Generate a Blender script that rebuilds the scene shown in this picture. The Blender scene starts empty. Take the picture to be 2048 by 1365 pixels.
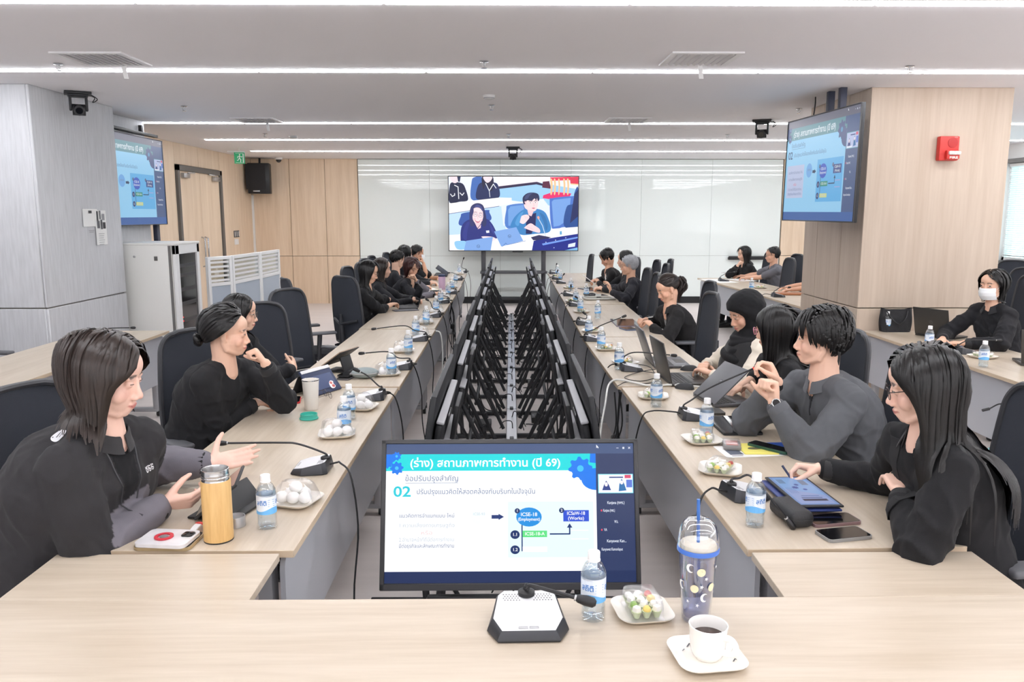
import bpy, bmesh, math, random
import numpy as np
from math import sin, cos, pi, radians, atan2, sqrt, tan, atan
from mathutils import Vector, Matrix

SC = bpy.context.scene
COL = SC.collection
random.seed(7)

# ------------------------------------------------------------------ camera
IMG_W, IMG_H, FPX = 2048, 1365, 1600.0
CAM_Z = 1.74
PITCH = atan((682.5 - 428.0) / FPX)
YAW = atan((1006.0 - 1024.0) / FPX * cos(PITCH))
FW = np.array([sin(-YAW) * cos(PITCH), cos(-YAW) * cos(PITCH), -sin(PITCH)])
RT = np.array([cos(-YAW), -sin(-YAW), 0.0])
UP = np.cross(RT, FW)
CAM = np.array([0.0, 0.0, CAM_Z])
cam_data = bpy.data.cameras.new('camera')
cam_data.sensor_width = 36.0
cam_data.lens = FPX / IMG_W * 36.0
cam_data.clip_start = 0.05
cam_data.clip_end = 100
cam = bpy.data.objects.new('camera', cam_data)
COL.objects.link(cam)
mw = Matrix.Identity(4)
for i in range(3):
    mw[i][0], mw[i][1], mw[i][2], mw[i][3] = RT[i], UP[i], -FW[i], CAM[i]
cam.matrix_world = mw
SC.camera = cam

# ------------------------------------------------------------------ world, exposure
SC.view_settings.view_transform = 'Standard'
SC.view_settings.look = 'None'
SC.view_settings.exposure = 0.0
SC.view_settings.gamma = 1.0
SC.view_settings.use_curve_mapping = False
SC.cycles.use_denoising = True
SC.cycles.max_bounces = 9
SC.cycles.diffuse_bounces = 6
SC.cycles.glossy_bounces = 3
SC.cycles.transmission_bounces = 6
SC.cycles.transparent_max_bounces = 12
SC.cycles.caustics_reflective = False
SC.cycles.caustics_refractive = False
SC.cycles.sample_clamp_indirect = 6.0
LED = 37.0            # strength of the ceiling strips
world = bpy.data.worlds.new('world')
SC.world = world
world.use_nodes = True
world.node_tree.nodes['Background'].inputs[0].default_value = (0.86, 0.95, 1.0, 1)
world.node_tree.nodes['Background'].inputs[1].default_value = 4.0

# added fill lamps, tipped up to brighten the ceiling (both out of the frame)
for nm, loc, rot, sx, sy, pw in (('fill_lamp', (1.0, -3.9, 1.75), (radians(112), 0, 0), 9.0, 1.5, 115.0),
                                 ('fill_lamp', (7.6, 1.5, 1.75), (radians(112), 0, radians(90)), 9.0, 1.5, 70.0)):
    la = bpy.data.lights.new(nm, 'AREA')
    la.shape = 'RECTANGLE'
    la.size, la.size_y, la.energy, la.color = sx, sy, pw, (0.93, 0.97, 1.0)
    lo = bpy.data.objects.new(nm, la)
    lo.location, lo.rotation_euler = loc, rot
    COL.objects.link(lo)


# pixel -> point: on the level z, on the plane x = X, on the plane y = Y, at depth d
def ray(x, y):
    return FW + RT * (x - 1024.0) / FPX - UP * (y - 682.5) / FPX


def T(x, y, z=0.74):
    d = ray(x, y)
    return CAM + d * ((z - CAM_Z) / d[2])


def atX(x, y, X):
    d = ray(x, y)
    return CAM + d * (X / d[0])


def atY(x, y, Y):
    d = ray(x, y)
    return CAM + d * (Y / d[1])


def atD(x, y, d):
    return CAM + ray(x, y) * d


# ------------------------------------------------------------------ materials
def lin(c):
    out = []
    for v in c[:3]:
        v = v / 255.0
        out.append(v / 12.92 if v <= 0.04045 else ((v + 0.055) / 1.055) ** 2.4)
    return tuple(out) + (1.0,)


MATS = {}


def mat(name, rgb=(200, 200, 200), rough=0.5, metal=0.0, spec=0.5, bump=0.0, bscale=60.0, var=0.0, vscale=8.0,
        stretch=None, coat=0.0, sheen=0.0, emit=None, estr=1.0, attr=None, alpha=1.0, trans=0.0):
    if name in MATS:
        return MATS[name]
    m = bpy.data.materials.new(name)
    m.use_nodes = True
    nt = m.node_tree
    b = nt.nodes['Principled BSDF']
    b.inputs['Base Color'].default_value = lin(rgb)
    b.inputs['Roughness'].default_value = rough
    b.inputs['Metallic'].default_value = metal
    b.inputs['Specular IOR Level'].default_value = spec
    b.inputs['Coat Weight'].default_value = coat
    b.inputs['Sheen Weight'].default_value = sheen
    b.inputs['Alpha'].default_value = alpha
    b.inputs['Transmission Weight'].default_value = trans
    L = nt.links
    tc = None

    def coords(st):
        n = nt.nodes.new('ShaderNodeTexCoord')
        mp = nt.nodes.new('ShaderNodeMapping')
        mp.inputs['Scale'].default_value = st or (1, 1, 1)
        L.new(n.outputs['Object'], mp.inputs['Vector'])
        return mp.outputs['Vector']
    src = None
    if attr:
        a = nt.nodes.new('ShaderNodeAttribute')
        a.attribute_name = attr
        src = a.outputs['Color']
        L.new(src, b.inputs['Base Color'])
    if var > 0:
        no = nt.nodes.new('ShaderNodeTexNoise')
        no.inputs['Scale'].default_value = vscale
        no.inputs['Detail'].default_value = 4
        L.new(coords(stretch), no.inputs['Vector'])
        mr = nt.nodes.new('ShaderNodeMapRange')
        mr.inputs[1].default_value = 0.3
        mr.inputs[2].default_value = 0.7
        mr.inputs[3].default_value = 1 - var
        mr.inputs[4].default_value = 1 + var * 0.6
        L.new(no.outputs['Fac'], mr.inputs[0])
        hs = nt.nodes.new('ShaderNodeHueSaturation')
        if src:
            L.new(src, hs.inputs['Color'])
        else:
            hs.inputs['Color'].default_value = lin(rgb)
        L.new(mr.outputs[0], hs.inputs['Value'])
        L.new(hs.outputs[0], b.inputs['Base Color'])
    if bump > 0:
        no = nt.nodes.new('ShaderNodeTexNoise')
        no.inputs['Scale'].default_value = bscale
        no.inputs['Detail'].default_value = 3
        L.new(coords(stretch), no.inputs['Vector'])
        bp = nt.nodes.new('ShaderNodeBump')
        bp.inputs['Strength'].default_value = bump
        bp.inputs['Distance'].default_value = 0.01
        L.new(no.outputs['Fac'], bp.inputs['Height'])
        L.new(bp.outputs[0], b.inputs['Normal'])
    if emit:
        b.inputs['Emission Color'].default_value = lin(emit)
        b.inputs['Emission Strength'].default_value = estr
    MATS[name] = m
    return m


def wood(name, base, dark, grain=(1.2, 26, 26), rough=0.42, contrast=1.0):
    """laminate with long grain: stretched noise between two tones, different on every object"""
    if name in MATS:
        return MATS[name]
    m = bpy.data.materials.new(name)
    m.use_nodes = True
    nt = m.node_tree
    L = nt.links
    b = nt.nodes['Principled BSDF']
    b.inputs['Roughness'].default_value = rough
    b.inputs['Specular IOR Level'].default_value = 0.4
    tcn = nt.nodes.new('ShaderNodeTexCoord')
    oi = nt.nodes.new('ShaderNodeObjectInfo')
    add = nt.nodes.new('ShaderNodeVectorMath')
    add.operation = 'ADD'
    mul = nt.nodes.new('ShaderNodeMath')
    mul.operation = 'MULTIPLY'
    mul.inputs[1].default_value = 31.0
    L.new(oi.outputs['Random'], mul.inputs[0])
    L.new(tcn.outputs['Object'], add.inputs[0])
    L.new(mul.outputs[0], add.inputs[1])
    mp = nt.nodes.new('ShaderNodeMapping')
    mp.inputs['Scale'].default_value = grain
    L.new(add.outputs[0], mp.inputs['Vector'])
    n1 = nt.nodes.new('ShaderNodeTexNoise')
    n1.inputs['Scale'].default_value = 1.0
    n1.inputs['Detail'].default_value = 6
    n1.inputs['Roughness'].default_value = 0.62
    n1.inputs['Distortion'].default_value = 0.35
    L.new(mp.outputs[0], n1.inputs['Vector'])
    mp2 = nt.nodes.new('ShaderNodeMapping')
    mp2.inputs['Scale'].default_value = tuple(g * 5 for g in grain)
    L.new(add.outputs[0], mp2.inputs['Vector'])
    n2 = nt.nodes.new('ShaderNodeTexNoise')
    n2.inputs['Scale'].default_value = 1.0
    n2.inputs['Detail'].default_value = 2
    L.new(mp2.outputs[0], n2.inputs['Vector'])
    mixf = nt.nodes.new('ShaderNodeMath')
    mixf.operation = 'MULTIPLY_ADD'
    mixf.inputs[1].default_value = 0.35
    L.new(n2.outputs['Fac'], mixf.inputs[0])
    L.new(n1.outputs['Fac'], mixf.inputs[2])
    ramp = nt.nodes.new('ShaderNodeValToRGB')
    ramp.color_ramp.elements[0].position = 0.67 - 0.22 / contrast
    ramp.color_ramp.elements[1].position = 0.67 + 0.18 / contrast
    ramp.color_ramp.elements[0].color = lin(dark)
    ramp.color_ramp.elements[1].color = lin(base)
    L.new(mixf.outputs[0], ramp.inputs[0])
    L.new(ramp.outputs[0], b.inputs['Base Color'])
    MATS[name] = m
    return m


def thin_clear(name, tint=(235, 245, 250), gloss=0.12, rough=0.03):
    """thin clear plastic or glass film"""
    if name in MATS:
        return MATS[name]
    m = bpy.data.materials.new(name)
    m.use_nodes = True
    nt = m.node_tree
    nt.nodes.clear()
    out = nt.nodes.new('ShaderNodeOutputMaterial')
    tr = nt.nodes.new('ShaderNodeBsdfTransparent')
    tr.inputs[0].default_value = lin(tint)
    gl = nt.nodes.new('ShaderNodeBsdfGlossy')
    gl.inputs['Roughness'].default_value = rough
    gl.inputs[0].default_value = (1, 1, 1, 1)
    lw = nt.nodes.new('ShaderNodeLayerWeight')
    lw.inputs[0].default_value = 0.35
    mr = nt.nodes.new('ShaderNodeMapRange')
    mr.inputs[3].default_value = gloss * 0.5
    mr.inputs[4].default_value = min(0.9, gloss * 5)
    nt.links.new(lw.outputs['Facing'], mr.inputs[0])
    mx = nt.nodes.new('ShaderNodeMixShader')
    nt.links.new(mr.outputs[0], mx.inputs[0])
    nt.links.new(tr.outputs[0], mx.inputs[1])
    nt.links.new(gl.outputs[0], mx.inputs[2])
    nt.links.new(mx.outputs[0], out.inputs[0])
    MATS[name] = m
    return m


def glow(name, strength, attr='Col', rough=0.3):
    """a lit display: the picture's own colours are given off by the panel"""
    if name in MATS:
        return MATS[name]
    m = bpy.data.materials.new(name)
    m.use_nodes = True
    nt = m.node_tree
    b = nt.nodes['Principled BSDF']
    b.inputs['Base Color'].default_value = (0.01, 0.01, 0.012, 1)
    b.inputs['Roughness'].default_value = rough
    b.inputs['Specular IOR Level'].default_value = 0.25
    a = nt.nodes.new('ShaderNodeAttribute')
    a.attribute_name = attr
    nt.links.new(a.outputs['Color'], b.inputs['Emission Color'])
    b.inputs['Emission Strength'].default_value = strength
    MATS[name] = m
    return m


def printed(name='printed_ink', rough=0.6):
    return mat(name, rough=rough, attr='Col')


# ------------------------------------------------------------------ mesh building
class G:
    """collects shapes and links them as ONE mesh object"""

    def __init__(s):
        s.v, s.f, s.m = [], [], []
        s.n = 0

    def add(s, V, F, mi=0):
        V = np.asarray(V, float).reshape(-1, 3)
        s.v.append(V)
        o = s.n
        for q in F:
            s.f.append(tuple(int(i) + o for i in q))
            s.m.append(mi)
        s.n += len(V)
        return s

    def box(s, c, d, mi=0, R=None):
        h = np.array(d, float) / 2
        V = np.array([[x, y, z] for x in (-1, 1) for y in (-1, 1) for z in (-1, 1)], float) * h
        if R is not None:
            V = V @ np.asarray(R, float).T
        V = V + np.asarray(c, float)
        return s.add(V, [(0, 1, 3, 2), (4, 6, 7, 5), (0, 4, 5, 1), (2, 3, 7, 6), (0, 2, 6, 4), (1, 5, 7, 3)], mi)

    def b2(s, lo, hi, mi=0):
        lo, hi = np.array(lo, float), np.array(hi, float)
        return s.box((lo + hi) / 2, hi - lo, mi)

    def rbox(s, c, d, r=0.005, seg=2, mi=0, R=None):
        """box with rounded edges"""
        V, F = rounded(tuple(round(float(x), 5) for x in d), r, seg)
        V = V.copy()
        if R is not None:
            V = V @ np.asarray(R, float).T
        return s.add(V + np.asarray(c, float), F, mi)

    def tube(s, P, r, n=8, mi=0, cap=True, sq=1.0, close=False):
        P = np.asarray(P, float)
        k = len(P)
        r = np.full(k, r, float) if np.isscalar(r) else np.asarray(r, float)
        V = sweep(P, r, n, sq, close)
        F = []
        for i in range(k - 1 + (1 if close else 0)):
            a, b = i * n, ((i + 1) % k) * n
            for j in range(n):
                F.append((a + j, a + (j + 1) % n, b + (j + 1) % n, b + j))
        if cap and not close:
            F.append(tuple(range(n - 1, -1, -1)))
            F.append(tuple(range((k - 1) * n, k * n)))
        return s.add(V, F, mi)

    def lathe(s, prof, n=20, c=(0, 0, 0), mi=0, R=None, cap=True):
        prof = np.asarray(prof, float)
        k = len(prof)
        a = np.arange(n) * 2 * pi / n
        V = np.zeros((k, n, 3))
        V[:, :, 0] = prof[:, None, 0] * np.cos(a)
        V[:, :, 1] = prof[:, None, 0] * np.sin(a)
        V[:, :, 2] = prof[:, None, 1]
        V = V.reshape(-1, 3)
        if R is not None:
            V = V @ np.asarray(R, float).T
        F = []
        for i in range(k - 1):
            for j in range(n):
                F.append((i * n + j, i * n + (j + 1) % n, (i + 1) * n + (j + 1) % n, (i + 1) * n + j))
        if cap:
            if prof[0, 0] > 1e-6:
                F.append(tuple(range(n - 1, -1, -1)))
            if prof[-1, 0] > 1e-6:
                F.append(tuple(range((k - 1) * n, k * n)))
        return s.add(V + np.asarray(c, float), F, mi)

    def ell(s, c, r, R=None, nu=16, nv=10, mi=0):
        V, F = ellipsoid(c, r, R, nu, nv)
        return s.add(V, F, mi)

    def prism(s, poly, z0, z1, mi=0, M=None):
        """outline in xy raised from z0 to z1, optionally moved by the 4x4 M"""
        n = len(poly)
        V = np.array([(x, y, z0) for x, y in poly] + [(x, y, z1) for x, y in poly], float)
        if M is not None:
            M = np.asarray(M, float)
            V = V @ M[:3, :3].T + M[:3, 3]
        F = [tuple(range(n - 1, -1, -1)), tuple(range(n, 2 * n))]
        for i in range(n):
            F.append((i, (i + 1) % n, n + (i + 1) % n, n + i))
        return s.add(V, F, mi)

    def grid(s, P, mi=0, thick=0.0, closeu=False):
        """P[u][v] points; thick > 0 makes a closed sheet"""
        P = np.asarray(P, float)
        nu, nv = P.shape[:2]
        F = []
        for i in range(nu - 1 + (1 if closeu else 0)):
            for j in range(nv - 1):
                a, b = i * nv + j, ((i + 1) % nu) * nv + j
                F.append((a, b, b + 1, a + 1))
        V = P.reshape(-1, 3)
        if thick:
            du = np.gradient(P, axis=0)
            dv = np.gradient(P, axis=1)
            N = np.cross(du, dv)
            N /= np.linalg.norm(N, axis=2, keepdims=True) + 1e-12
            Q = (P - N * thick).reshape(-1, 3)
            o = len(V)
            F2 = [tuple(reversed([i + o for i in q])) for q in F]
            rim = []
            for j in range(nv - 1):
                if not closeu:
                    rim.append((j, j + 1, o + j + 1, o + j))
                    e = (nu - 1) * nv
                    rim.append((e + j + 1, e + j, o + e + j, o + e + j + 1))
            for i in range(nu - 1 + (1 if closeu else 0)):
                a, b = i * nv, ((i + 1) % nu) * nv
                rim.append((b, a, o + a, o + b))
                rim.append((a + nv - 1, b + nv - 1, o + b + nv - 1, o + a + nv - 1))
            V = np.vstack([V, Q])
            F = F + F2 + rim
        return s.add(V, F, mi)

    def obj(s, name, mats, parent=None, sharp=40, loc=None):
        me = bpy.data.meshes.new(name)
        V = np.vstack(s.v) if s.v else np.zeros((0, 3))
        if loc is not None:
            V = V - np.asarray(loc, float)
        me.from_pydata(V.tolist(), [], s.f)
        mats = mats if isinstance(mats, (list, tuple)) else [mats]
        for m_ in mats:
            me.materials.append(m_)
        if len(mats) > 1:
            me.polygons.foreach_set('material_index', s.m)
        me.polygons.foreach_set('use_smooth', [True] * len(s.f))
        me.update()
        me.set_sharp_from_angle(angle=radians(sharp))
        o = bpy.data.objects.new(name, me)
        COL.objects.link(o)
        if loc is not None:
            o.location = [float(x) for x in loc]
        if parent is not None:
            o.parent = parent
        return o


_RB = {}


def rounded(d, r, seg):
    key = (d, r, seg)
    if key not in _RB:
        bm = bmesh.new()
        bmesh.ops.create_cube(bm, size=1.0)
        for v in bm.verts:
            v.co.x *= d[0]
            v.co.y *= d[1]
            v.co.z *= d[2]
        bmesh.ops.bevel(bm, geom=bm.edges[:], offset=min(r, min(d) * 0.49), segments=seg, affect='EDGES', profile=0.5)
        bm.verts.index_update()
        V = np.array([v.co[:] for v in bm.verts])
        F = [[v.index for v in f.verts] for f in bm.faces]
        bm.free()
        _RB[key] = (V, F)
    return _RB[key]


def frames(P, close=False):
    P = np.asarray(P, float)
    k = len(P)
    Tn = np.gradient(P, axis=0)
    if close:
        Tn = np.roll(P, -1, 0) - np.roll(P, 1, 0)
    Tn /= np.linalg.norm(Tn, axis=1, keepdims=True) + 1e-12
    a = np.array([0, 0, 1.0]) if abs(Tn[0][2]) < 0.9 else np.array([1.0, 0, 0])
    N = np.zeros_like(P)
    n = a - Tn[0] * (a @ Tn[0])
    n /= np.linalg.norm(n)
    for i in range(k):
        n = n - Tn[i] * (n @ Tn[i])
        n /= np.linalg.norm(n) + 1e-12
        N[i] = n
    B = np.cross(Tn, N)
    return Tn, N, B


def sweep(P, r, n, sq=1.0, close=False):
    Tn, N, B = frames(P, close)
    a = np.arange(n) * 2 * pi / n
    V = P[:, None, :] + r[:, None, None] * (np.cos(a)[None, :, None] * N[:, None, :] * sq + np.sin(a)[None, :, None] * B[:, None, :])
    return V.reshape(-1, 3)


def ellipsoid(c, r, R=None, nu=16, nv=10):
    r = np.full(3, r, float) if np.isscalar(r) else np.asarray(r, float)
    V = [[0, 0, 1.0]]
    for i in range(1, nv):
        t = pi * i / nv
        for j in range(nu):
            p = 2 * pi * j / nu
            V.append([sin(t) * cos(p), sin(t) * sin(p), cos(t)])
    V.append([0, 0, -1.0])
    V = np.array(V) * r
    if R is not None:
        V = V @ np.asarray(R, float).T
    V = V + np.asarray(c, float)
    F = [(0, 1 + j, 1 + (j + 1) % nu) for j in range(nu)]
    for i in range(nv - 2):
        for j in range(nu):
            a, b = 1 + i * nu, 1 + (i + 1) * nu
            F.append((a + j, b + j, b + (j + 1) % nu, a + (j + 1) % nu))
    e = len(V) - 1
    a = 1 + (nv - 2) * nu
    F += [(e, a + (j + 1) % nu, a + j) for j in range(nu)]
    return V, F


def spline(pts, n=24):
    """smooth curve through points (Catmull-Rom)"""
    P = np.asarray(pts, float)
    P = np.vstack([2 * P[0] - P[1], P, 2 * P[-1] - P[-2]])
    k = len(P) - 3
    out = []
    for t in np.linspace(0, k - 1e-9, n):
        i = int(t)
        u = t - i
        p0, p1, p2, p3 = P[i:i + 4]
        out.append(0.5 * (2 * p1 + (p2 - p0) * u + (2 * p0 - 5 * p1 + 4 * p2 - p3) * u * u + (3 * p1 - p0 - 3 * p2 + p3) * u ** 3))
    return np.array(out)


def rotz(a):
    return np.array([[cos(a), -sin(a), 0], [sin(a), cos(a), 0], [0, 0, 1.0]])


def rotx(a):
    return np.array([[1.0, 0, 0], [0, cos(a), -sin(a)], [0, sin(a), cos(a)]])


def roty(a):
    return np.array([[cos(a), 0, sin(a)], [0, 1.0, 0], [-sin(a), 0, cos(a)]])


def rrect(w, h, r, n=5):
    """outline of a rounded rectangle about the origin"""
    pts = []
    for cx, cy, a0 in ((w / 2 - r, h / 2 - r, 0), (-w / 2 + r, h / 2 - r, 90), (-w / 2 + r, -h / 2 + r, 180), (w / 2 - r, -h / 2 + r, 270)):
        for i in range(n + 1):
            a = radians(a0 + 90 * i / n)
            pts.append((cx + r * cos(a), cy + r * sin(a)))
    return pts


# ------------------------------------------------------------------ naming
def tag(o, label=None, cat=None, group=None, kind=None):
    if label:
        o['label'] = label
    if cat:
        o['category'] = cat
    if group:
        o['group'] = group
    if kind:
        o['kind'] = kind
    return o


def thing(name, label, cat, loc=(0, 0, 0), rz=0.0, group=None):
    o = bpy.data.objects.new(name, None)
    o.empty_display_size = 0.1
    COL.objects.link(o)
    o.location = [float(x) for x in loc]
    o.rotation_euler = (0, 0, rz)
    return tag(o, label, cat, group)


def kids(o):
    return [c for c in bpy.data.objects if c.parent == o]


CHILD = {}


def dup(root, loc, rz=0.0, label=None, group=None, scale=None):
    """copy a thing, its parts and their sub-parts; meshes stay shared"""
    if root.name not in CHILD:
        CHILD[root.name] = [(c, kids(c)) for c in kids(root)]
    r = root.copy()
    COL.objects.link(r)
    r.location = [float(x) for x in loc]
    r.rotation_euler = (0, 0, rz)
    if scale:
        r.scale = scale
    if label:
        r['label'] = label
    if group:
        r['group'] = group
    for c, subs in CHILD[root.name]:
        q = c.copy()
        COL.objects.link(q)
        q.parent = r
        for d in subs:
            e = d.copy()
            COL.objects.link(e)
            e.parent = q
    return r


def first_or_dup(store, key, maker, loc, rz, label, group):
    """the first call makes the thing, later calls copy it"""
    if key not in store:
        o = maker()
        store[key] = o
        o.location = [float(x) for x in loc]
        o.rotation_euler = (0, 0, rz)
        tag(o, label, None, group)
        return o
    return dup(store[key], loc, rz, label, group)


ORD = ['first', 'second', 'third', 'fourth', 'fifth', 'sixth', 'seventh', 'eighth', 'ninth', 'tenth', 'eleventh', 'twelfth', 'thirteenth', 'fourteenth']


# ------------------------------------------------------------------ flat pictures: screens, labels, papers
class Canvas:
    """a flat picture in coloured shapes, kept as one mesh with a colour layer; u to the side, v up"""

    def __init__(s):
        s.V, s.F, s.C = [], [], []
        s.n = 0
        s.layer = 0

    def poly(s, pts, col, step=True):
        if step:
            s.layer += 1
        k = len(pts)
        s.V += [(float(x), float(y), s.layer) for x, y in pts]
        s.F.append(tuple(range(s.n, s.n + k)))
        s.C.append(lin(col))
        s.n += k
        return s

    def rect(s, x0, y0, x1, y1, col):
        return s.poly([(x0, y0), (x1, y0), (x1, y1), (x0, y1)], col)

    def disc(s, x, y, rx, ry, col, n=24):
        return s.poly([(x + rx * cos(2 * pi * i / n), y + ry * sin(2 * pi * i / n)) for i in range(n)], col)

    def line(s, pts, w, col):
        pts = np.asarray(pts, float)
        s.layer += 1
        for a, b in zip(pts[:-1], pts[1:]):
            d = (b - a) / (np.linalg.norm(b - a) + 1e-9)
            n_ = np.array([-d[1], d[0]]) * w / 2
            a2, b2 = a - d * w * 0.3, b + d * w * 0.3
            s.poly([a2 - n_, b2 - n_, b2 + n_, a2 + n_], col, step=False)
        return s

    def gear(s, x, y, r, col, hole=None, asp=1.0, teeth=8, ph=0.0):
        pts = []
        for i in range(teeth * 4):
            a = 2 * pi * i / (teeth * 4) + ph
            q = r if i % 4 in (0, 1) else r * 0.78
            pts.append((x + q * cos(a) * asp, y + q * sin(a)))
        s.poly(pts, col)
        if hole:
            s.disc(x, y, r * 0.27 * asp, r * 0.27, hole)
        return s

    def text(s, txt, x, y, size, col, bold=0.0, align='CENTER', asp=1.0, maxw=None):
        fc = bpy.data.curves.new('lettering', 'FONT')
        fc.body = txt
        fc.size = size
        fc.align_x = align
        fc.align_y = 'CENTER'
        fc.offset = bold * size
        fc.resolution_u = 3
        o = bpy.data.objects.new('lettering', fc)
        COL.objects.link(o)
        dg = bpy.context.evaluated_depsgraph_get()
        me = o.evaluated_get(dg).to_mesh()
        V = np.array([v.co[:2] for v in me.vertices]).reshape(-1, 2)
        F = [tuple(p.vertices) for p in me.polygons]
        o.evaluated_get(dg).to_mesh_clear()
        bpy.data.objects.remove(o)
        bpy.data.curves.remove(fc)
        if not len(V):
            return s
        V[:, 0] *= asp
        if maxw:
            w = V[:, 0].max() - V[:, 0].min()
            if w > 0:
                V[:, 0] *= maxw / w
        s.layer += 1
        s.V += [(vx + x, vy + y, s.layer) for vx, vy in V]
        s.F += [tuple(i + s.n for i in q) for q in F]
        s.C += [lin(col)] * len(F)
        s.n += len(V)
        return s

    def obj(s, name, material, parent=None, fn=None, lift=0.00012):
        """fn(u, v, lift) -> point"""
        V = np.array(s.V, float)
        P = [fn(u, v, l * lift) for u, v, l in V]
        me = bpy.data.meshes.new(name)
        me.from_pydata([tuple(float(x) for x in p) for p in P], [], s.F)
        me.materials.append(material)
        at = me.color_attributes.new('Col', 'FLOAT_COLOR', 'CORNER')
        cols = []
        for q, c in zip(s.F, s.C):
            cols += list(c) * len(q)
        at.data.foreach_set('color', cols)
        me.update()
        o = bpy.data.objects.new(name, me)
        COL.objects.link(o)
        if parent is not None:
            o.parent = parent
        return o
# ------------------------------------------------------------------ materials of the place
M_ceil = mat('ceiling_paint', (240, 239, 242), 0.9)
M_plaster = mat('white_plaster', (225, 224, 222), 0.85)
M_floor = mat('floor_vinyl', (222, 213, 209), 0.5, var=0.06, vscale=1.0, stretch=(0.7, 9, 1), bump=0.02, bscale=300)
M_wallwood = wood('wall_oak_laminate', (236, 215, 190), (220, 196, 168), (9, 9, 0.55), 0.5)
M_pillarwood = wood('pillar_ash_laminate', (200, 184, 167), (184, 166, 148), (9, 9, 0.5), 0.5)
M_fabricwall = mat('grey_textile_panel', (206, 207, 210), 0.95, var=0.09, vscale=6, stretch=(9, 9, 0.8), bump=0.25, bscale=120)
M_glassboard = mat('white_backpainted_glass', (240, 247, 244), 0.025, spec=0.45)
M_black = mat('black_plastic', (26, 26, 28), 0.45)
M_softblack = mat('matt_black_metal', (34, 35, 38), 0.55)
M_darkframe = mat('dark_door_frame', (98, 96, 94), 0.4)
M_white = mat('white_plastic', (235, 235, 234), 0.45)
M_chrome = mat('chrome', (200, 202, 205), 0.18, 1.0)
M_alu = mat('brushed_aluminium', (190, 190, 192), 0.35, 0.8)
M_led = mat('led_diffuser', (255, 255, 255), 0.5, emit=(248, 250, 255), estr=LED)
M_seam = mat('recessed_seam', (120, 112, 104), 0.9)
M_topwoodY = wood('table_oak_lengthwise', (201, 188, 170), (183, 168, 148), (14, 0.9, 14), 0.33)
M_topwoodX = wood('table_oak_crosswise', (201, 188, 170), (183, 168, 148), (0.9, 14, 14), 0.33)
M_edge = mat('oak_edge_band', (196, 176, 150), 0.5, var=0.06, vscale=10)
M_modesty = mat('grey_metal_panel', (182, 184, 190), 0.33, 0.1, bump=0.0)
M_leg = mat('grey_painted_steel', (172, 173, 177), 0.4, 0.2)
M_silverstrip = mat('silver_grey_cover', (178, 178, 182), 0.4, 0.1)
M_cable = mat('black_cable', (22, 22, 24), 0.5)
M_wcable = mat('white_cable', (228, 228, 224), 0.5)


def struct(o):
    o['kind'] = 'structure'
    return o


# ------------------------------------------------------------------ room shell
XL, XR, YB, YF, ZC = -4.85, 7.7, 15.72, -4.0, 2.78
struct(G().b2((XL - .2, YF - .2, -0.12), (XR + .4, YB + .3, 0)).obj('floor', M_floor))
struct(G().b2((XL - .2, YF - .2, ZC), (XR + .4, YB + .3, ZC + 0.12)).obj('ceiling', M_ceil))
wl = struct(G().b2((XL - .2, YF, 0), (XL, YB + .2, ZC)).obj('wall_left', M_seam))
wb = struct(G().b2((XL, YB, 0), (XR, YB + .2, ZC)).obj('wall_back', M_seam))
wf = struct(G().b2((XL, YF - .2, 0), (XR, YF, ZC)).obj('wall_front', M_plaster))
# right wall with the window opening (y 8.6..12.42, z 1.03..2.5)
wr = struct(G().b2((XR, YF, 0), (XR + .2, 8.6, ZC)).b2((XR, 12.42, 0), (XR + .2, YB + .2, ZC))
            .b2((XR, 8.6, 0), (XR + .2, 12.42, 1.03)).b2((XR, 8.6, 2.5), (XR + .2, 12.42, ZC)).obj('wall_right', M_plaster))


def panel(name, lo, hi, m, parent, r=0.003):
    lo, hi = np.array(lo, float), np.array(hi, float)
    c = (lo + hi) / 2
    return G().rbox((0, 0, 0), hi - lo, r, 1).obj(name, m, parent), c


def put(pc):
    o, c = pc
    o.location = [float(x) for x in c]
    return o


JZ = 0.93
g = 0.004
# left wall: fabric behind the pillar, timber panels round the door
for y0, y1 in ((9.5, 10.8), (10.8, 12.08), (13.97, 14.85), (14.85, YB - .03)):
    put(panel('wall_panel', (XL, y0 + g, 0.0), (XL + .02, y1 - g, JZ - g), M_wallwood, wl))
    put(panel('wall_panel', (XL, y0 + g, JZ + g), (XL + .02, y1 - g, ZC), M_wallwood, wl))
for y0, y1 in ((12.08, 13.02), (13.02, 13.97)):
    put(panel('wall_panel', (XL, y0 + g, 2.47), (XL + .02, y1 - g, ZC), M_wallwood, wl))
for y0, y1 in ((YF, 2.4), (2.4, 6.7), (8.2, 9.5)):
    put(panel('fabric_panel', (XL, y0 + g, 0), (XL + .02, y1 - g, JZ - g), M_fabricwall, wl))
    put(panel('fabric_panel', (XL, y0 + g, JZ + g), (XL + .02, y1 - g, ZC), M_fabricwall, wl))
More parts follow.
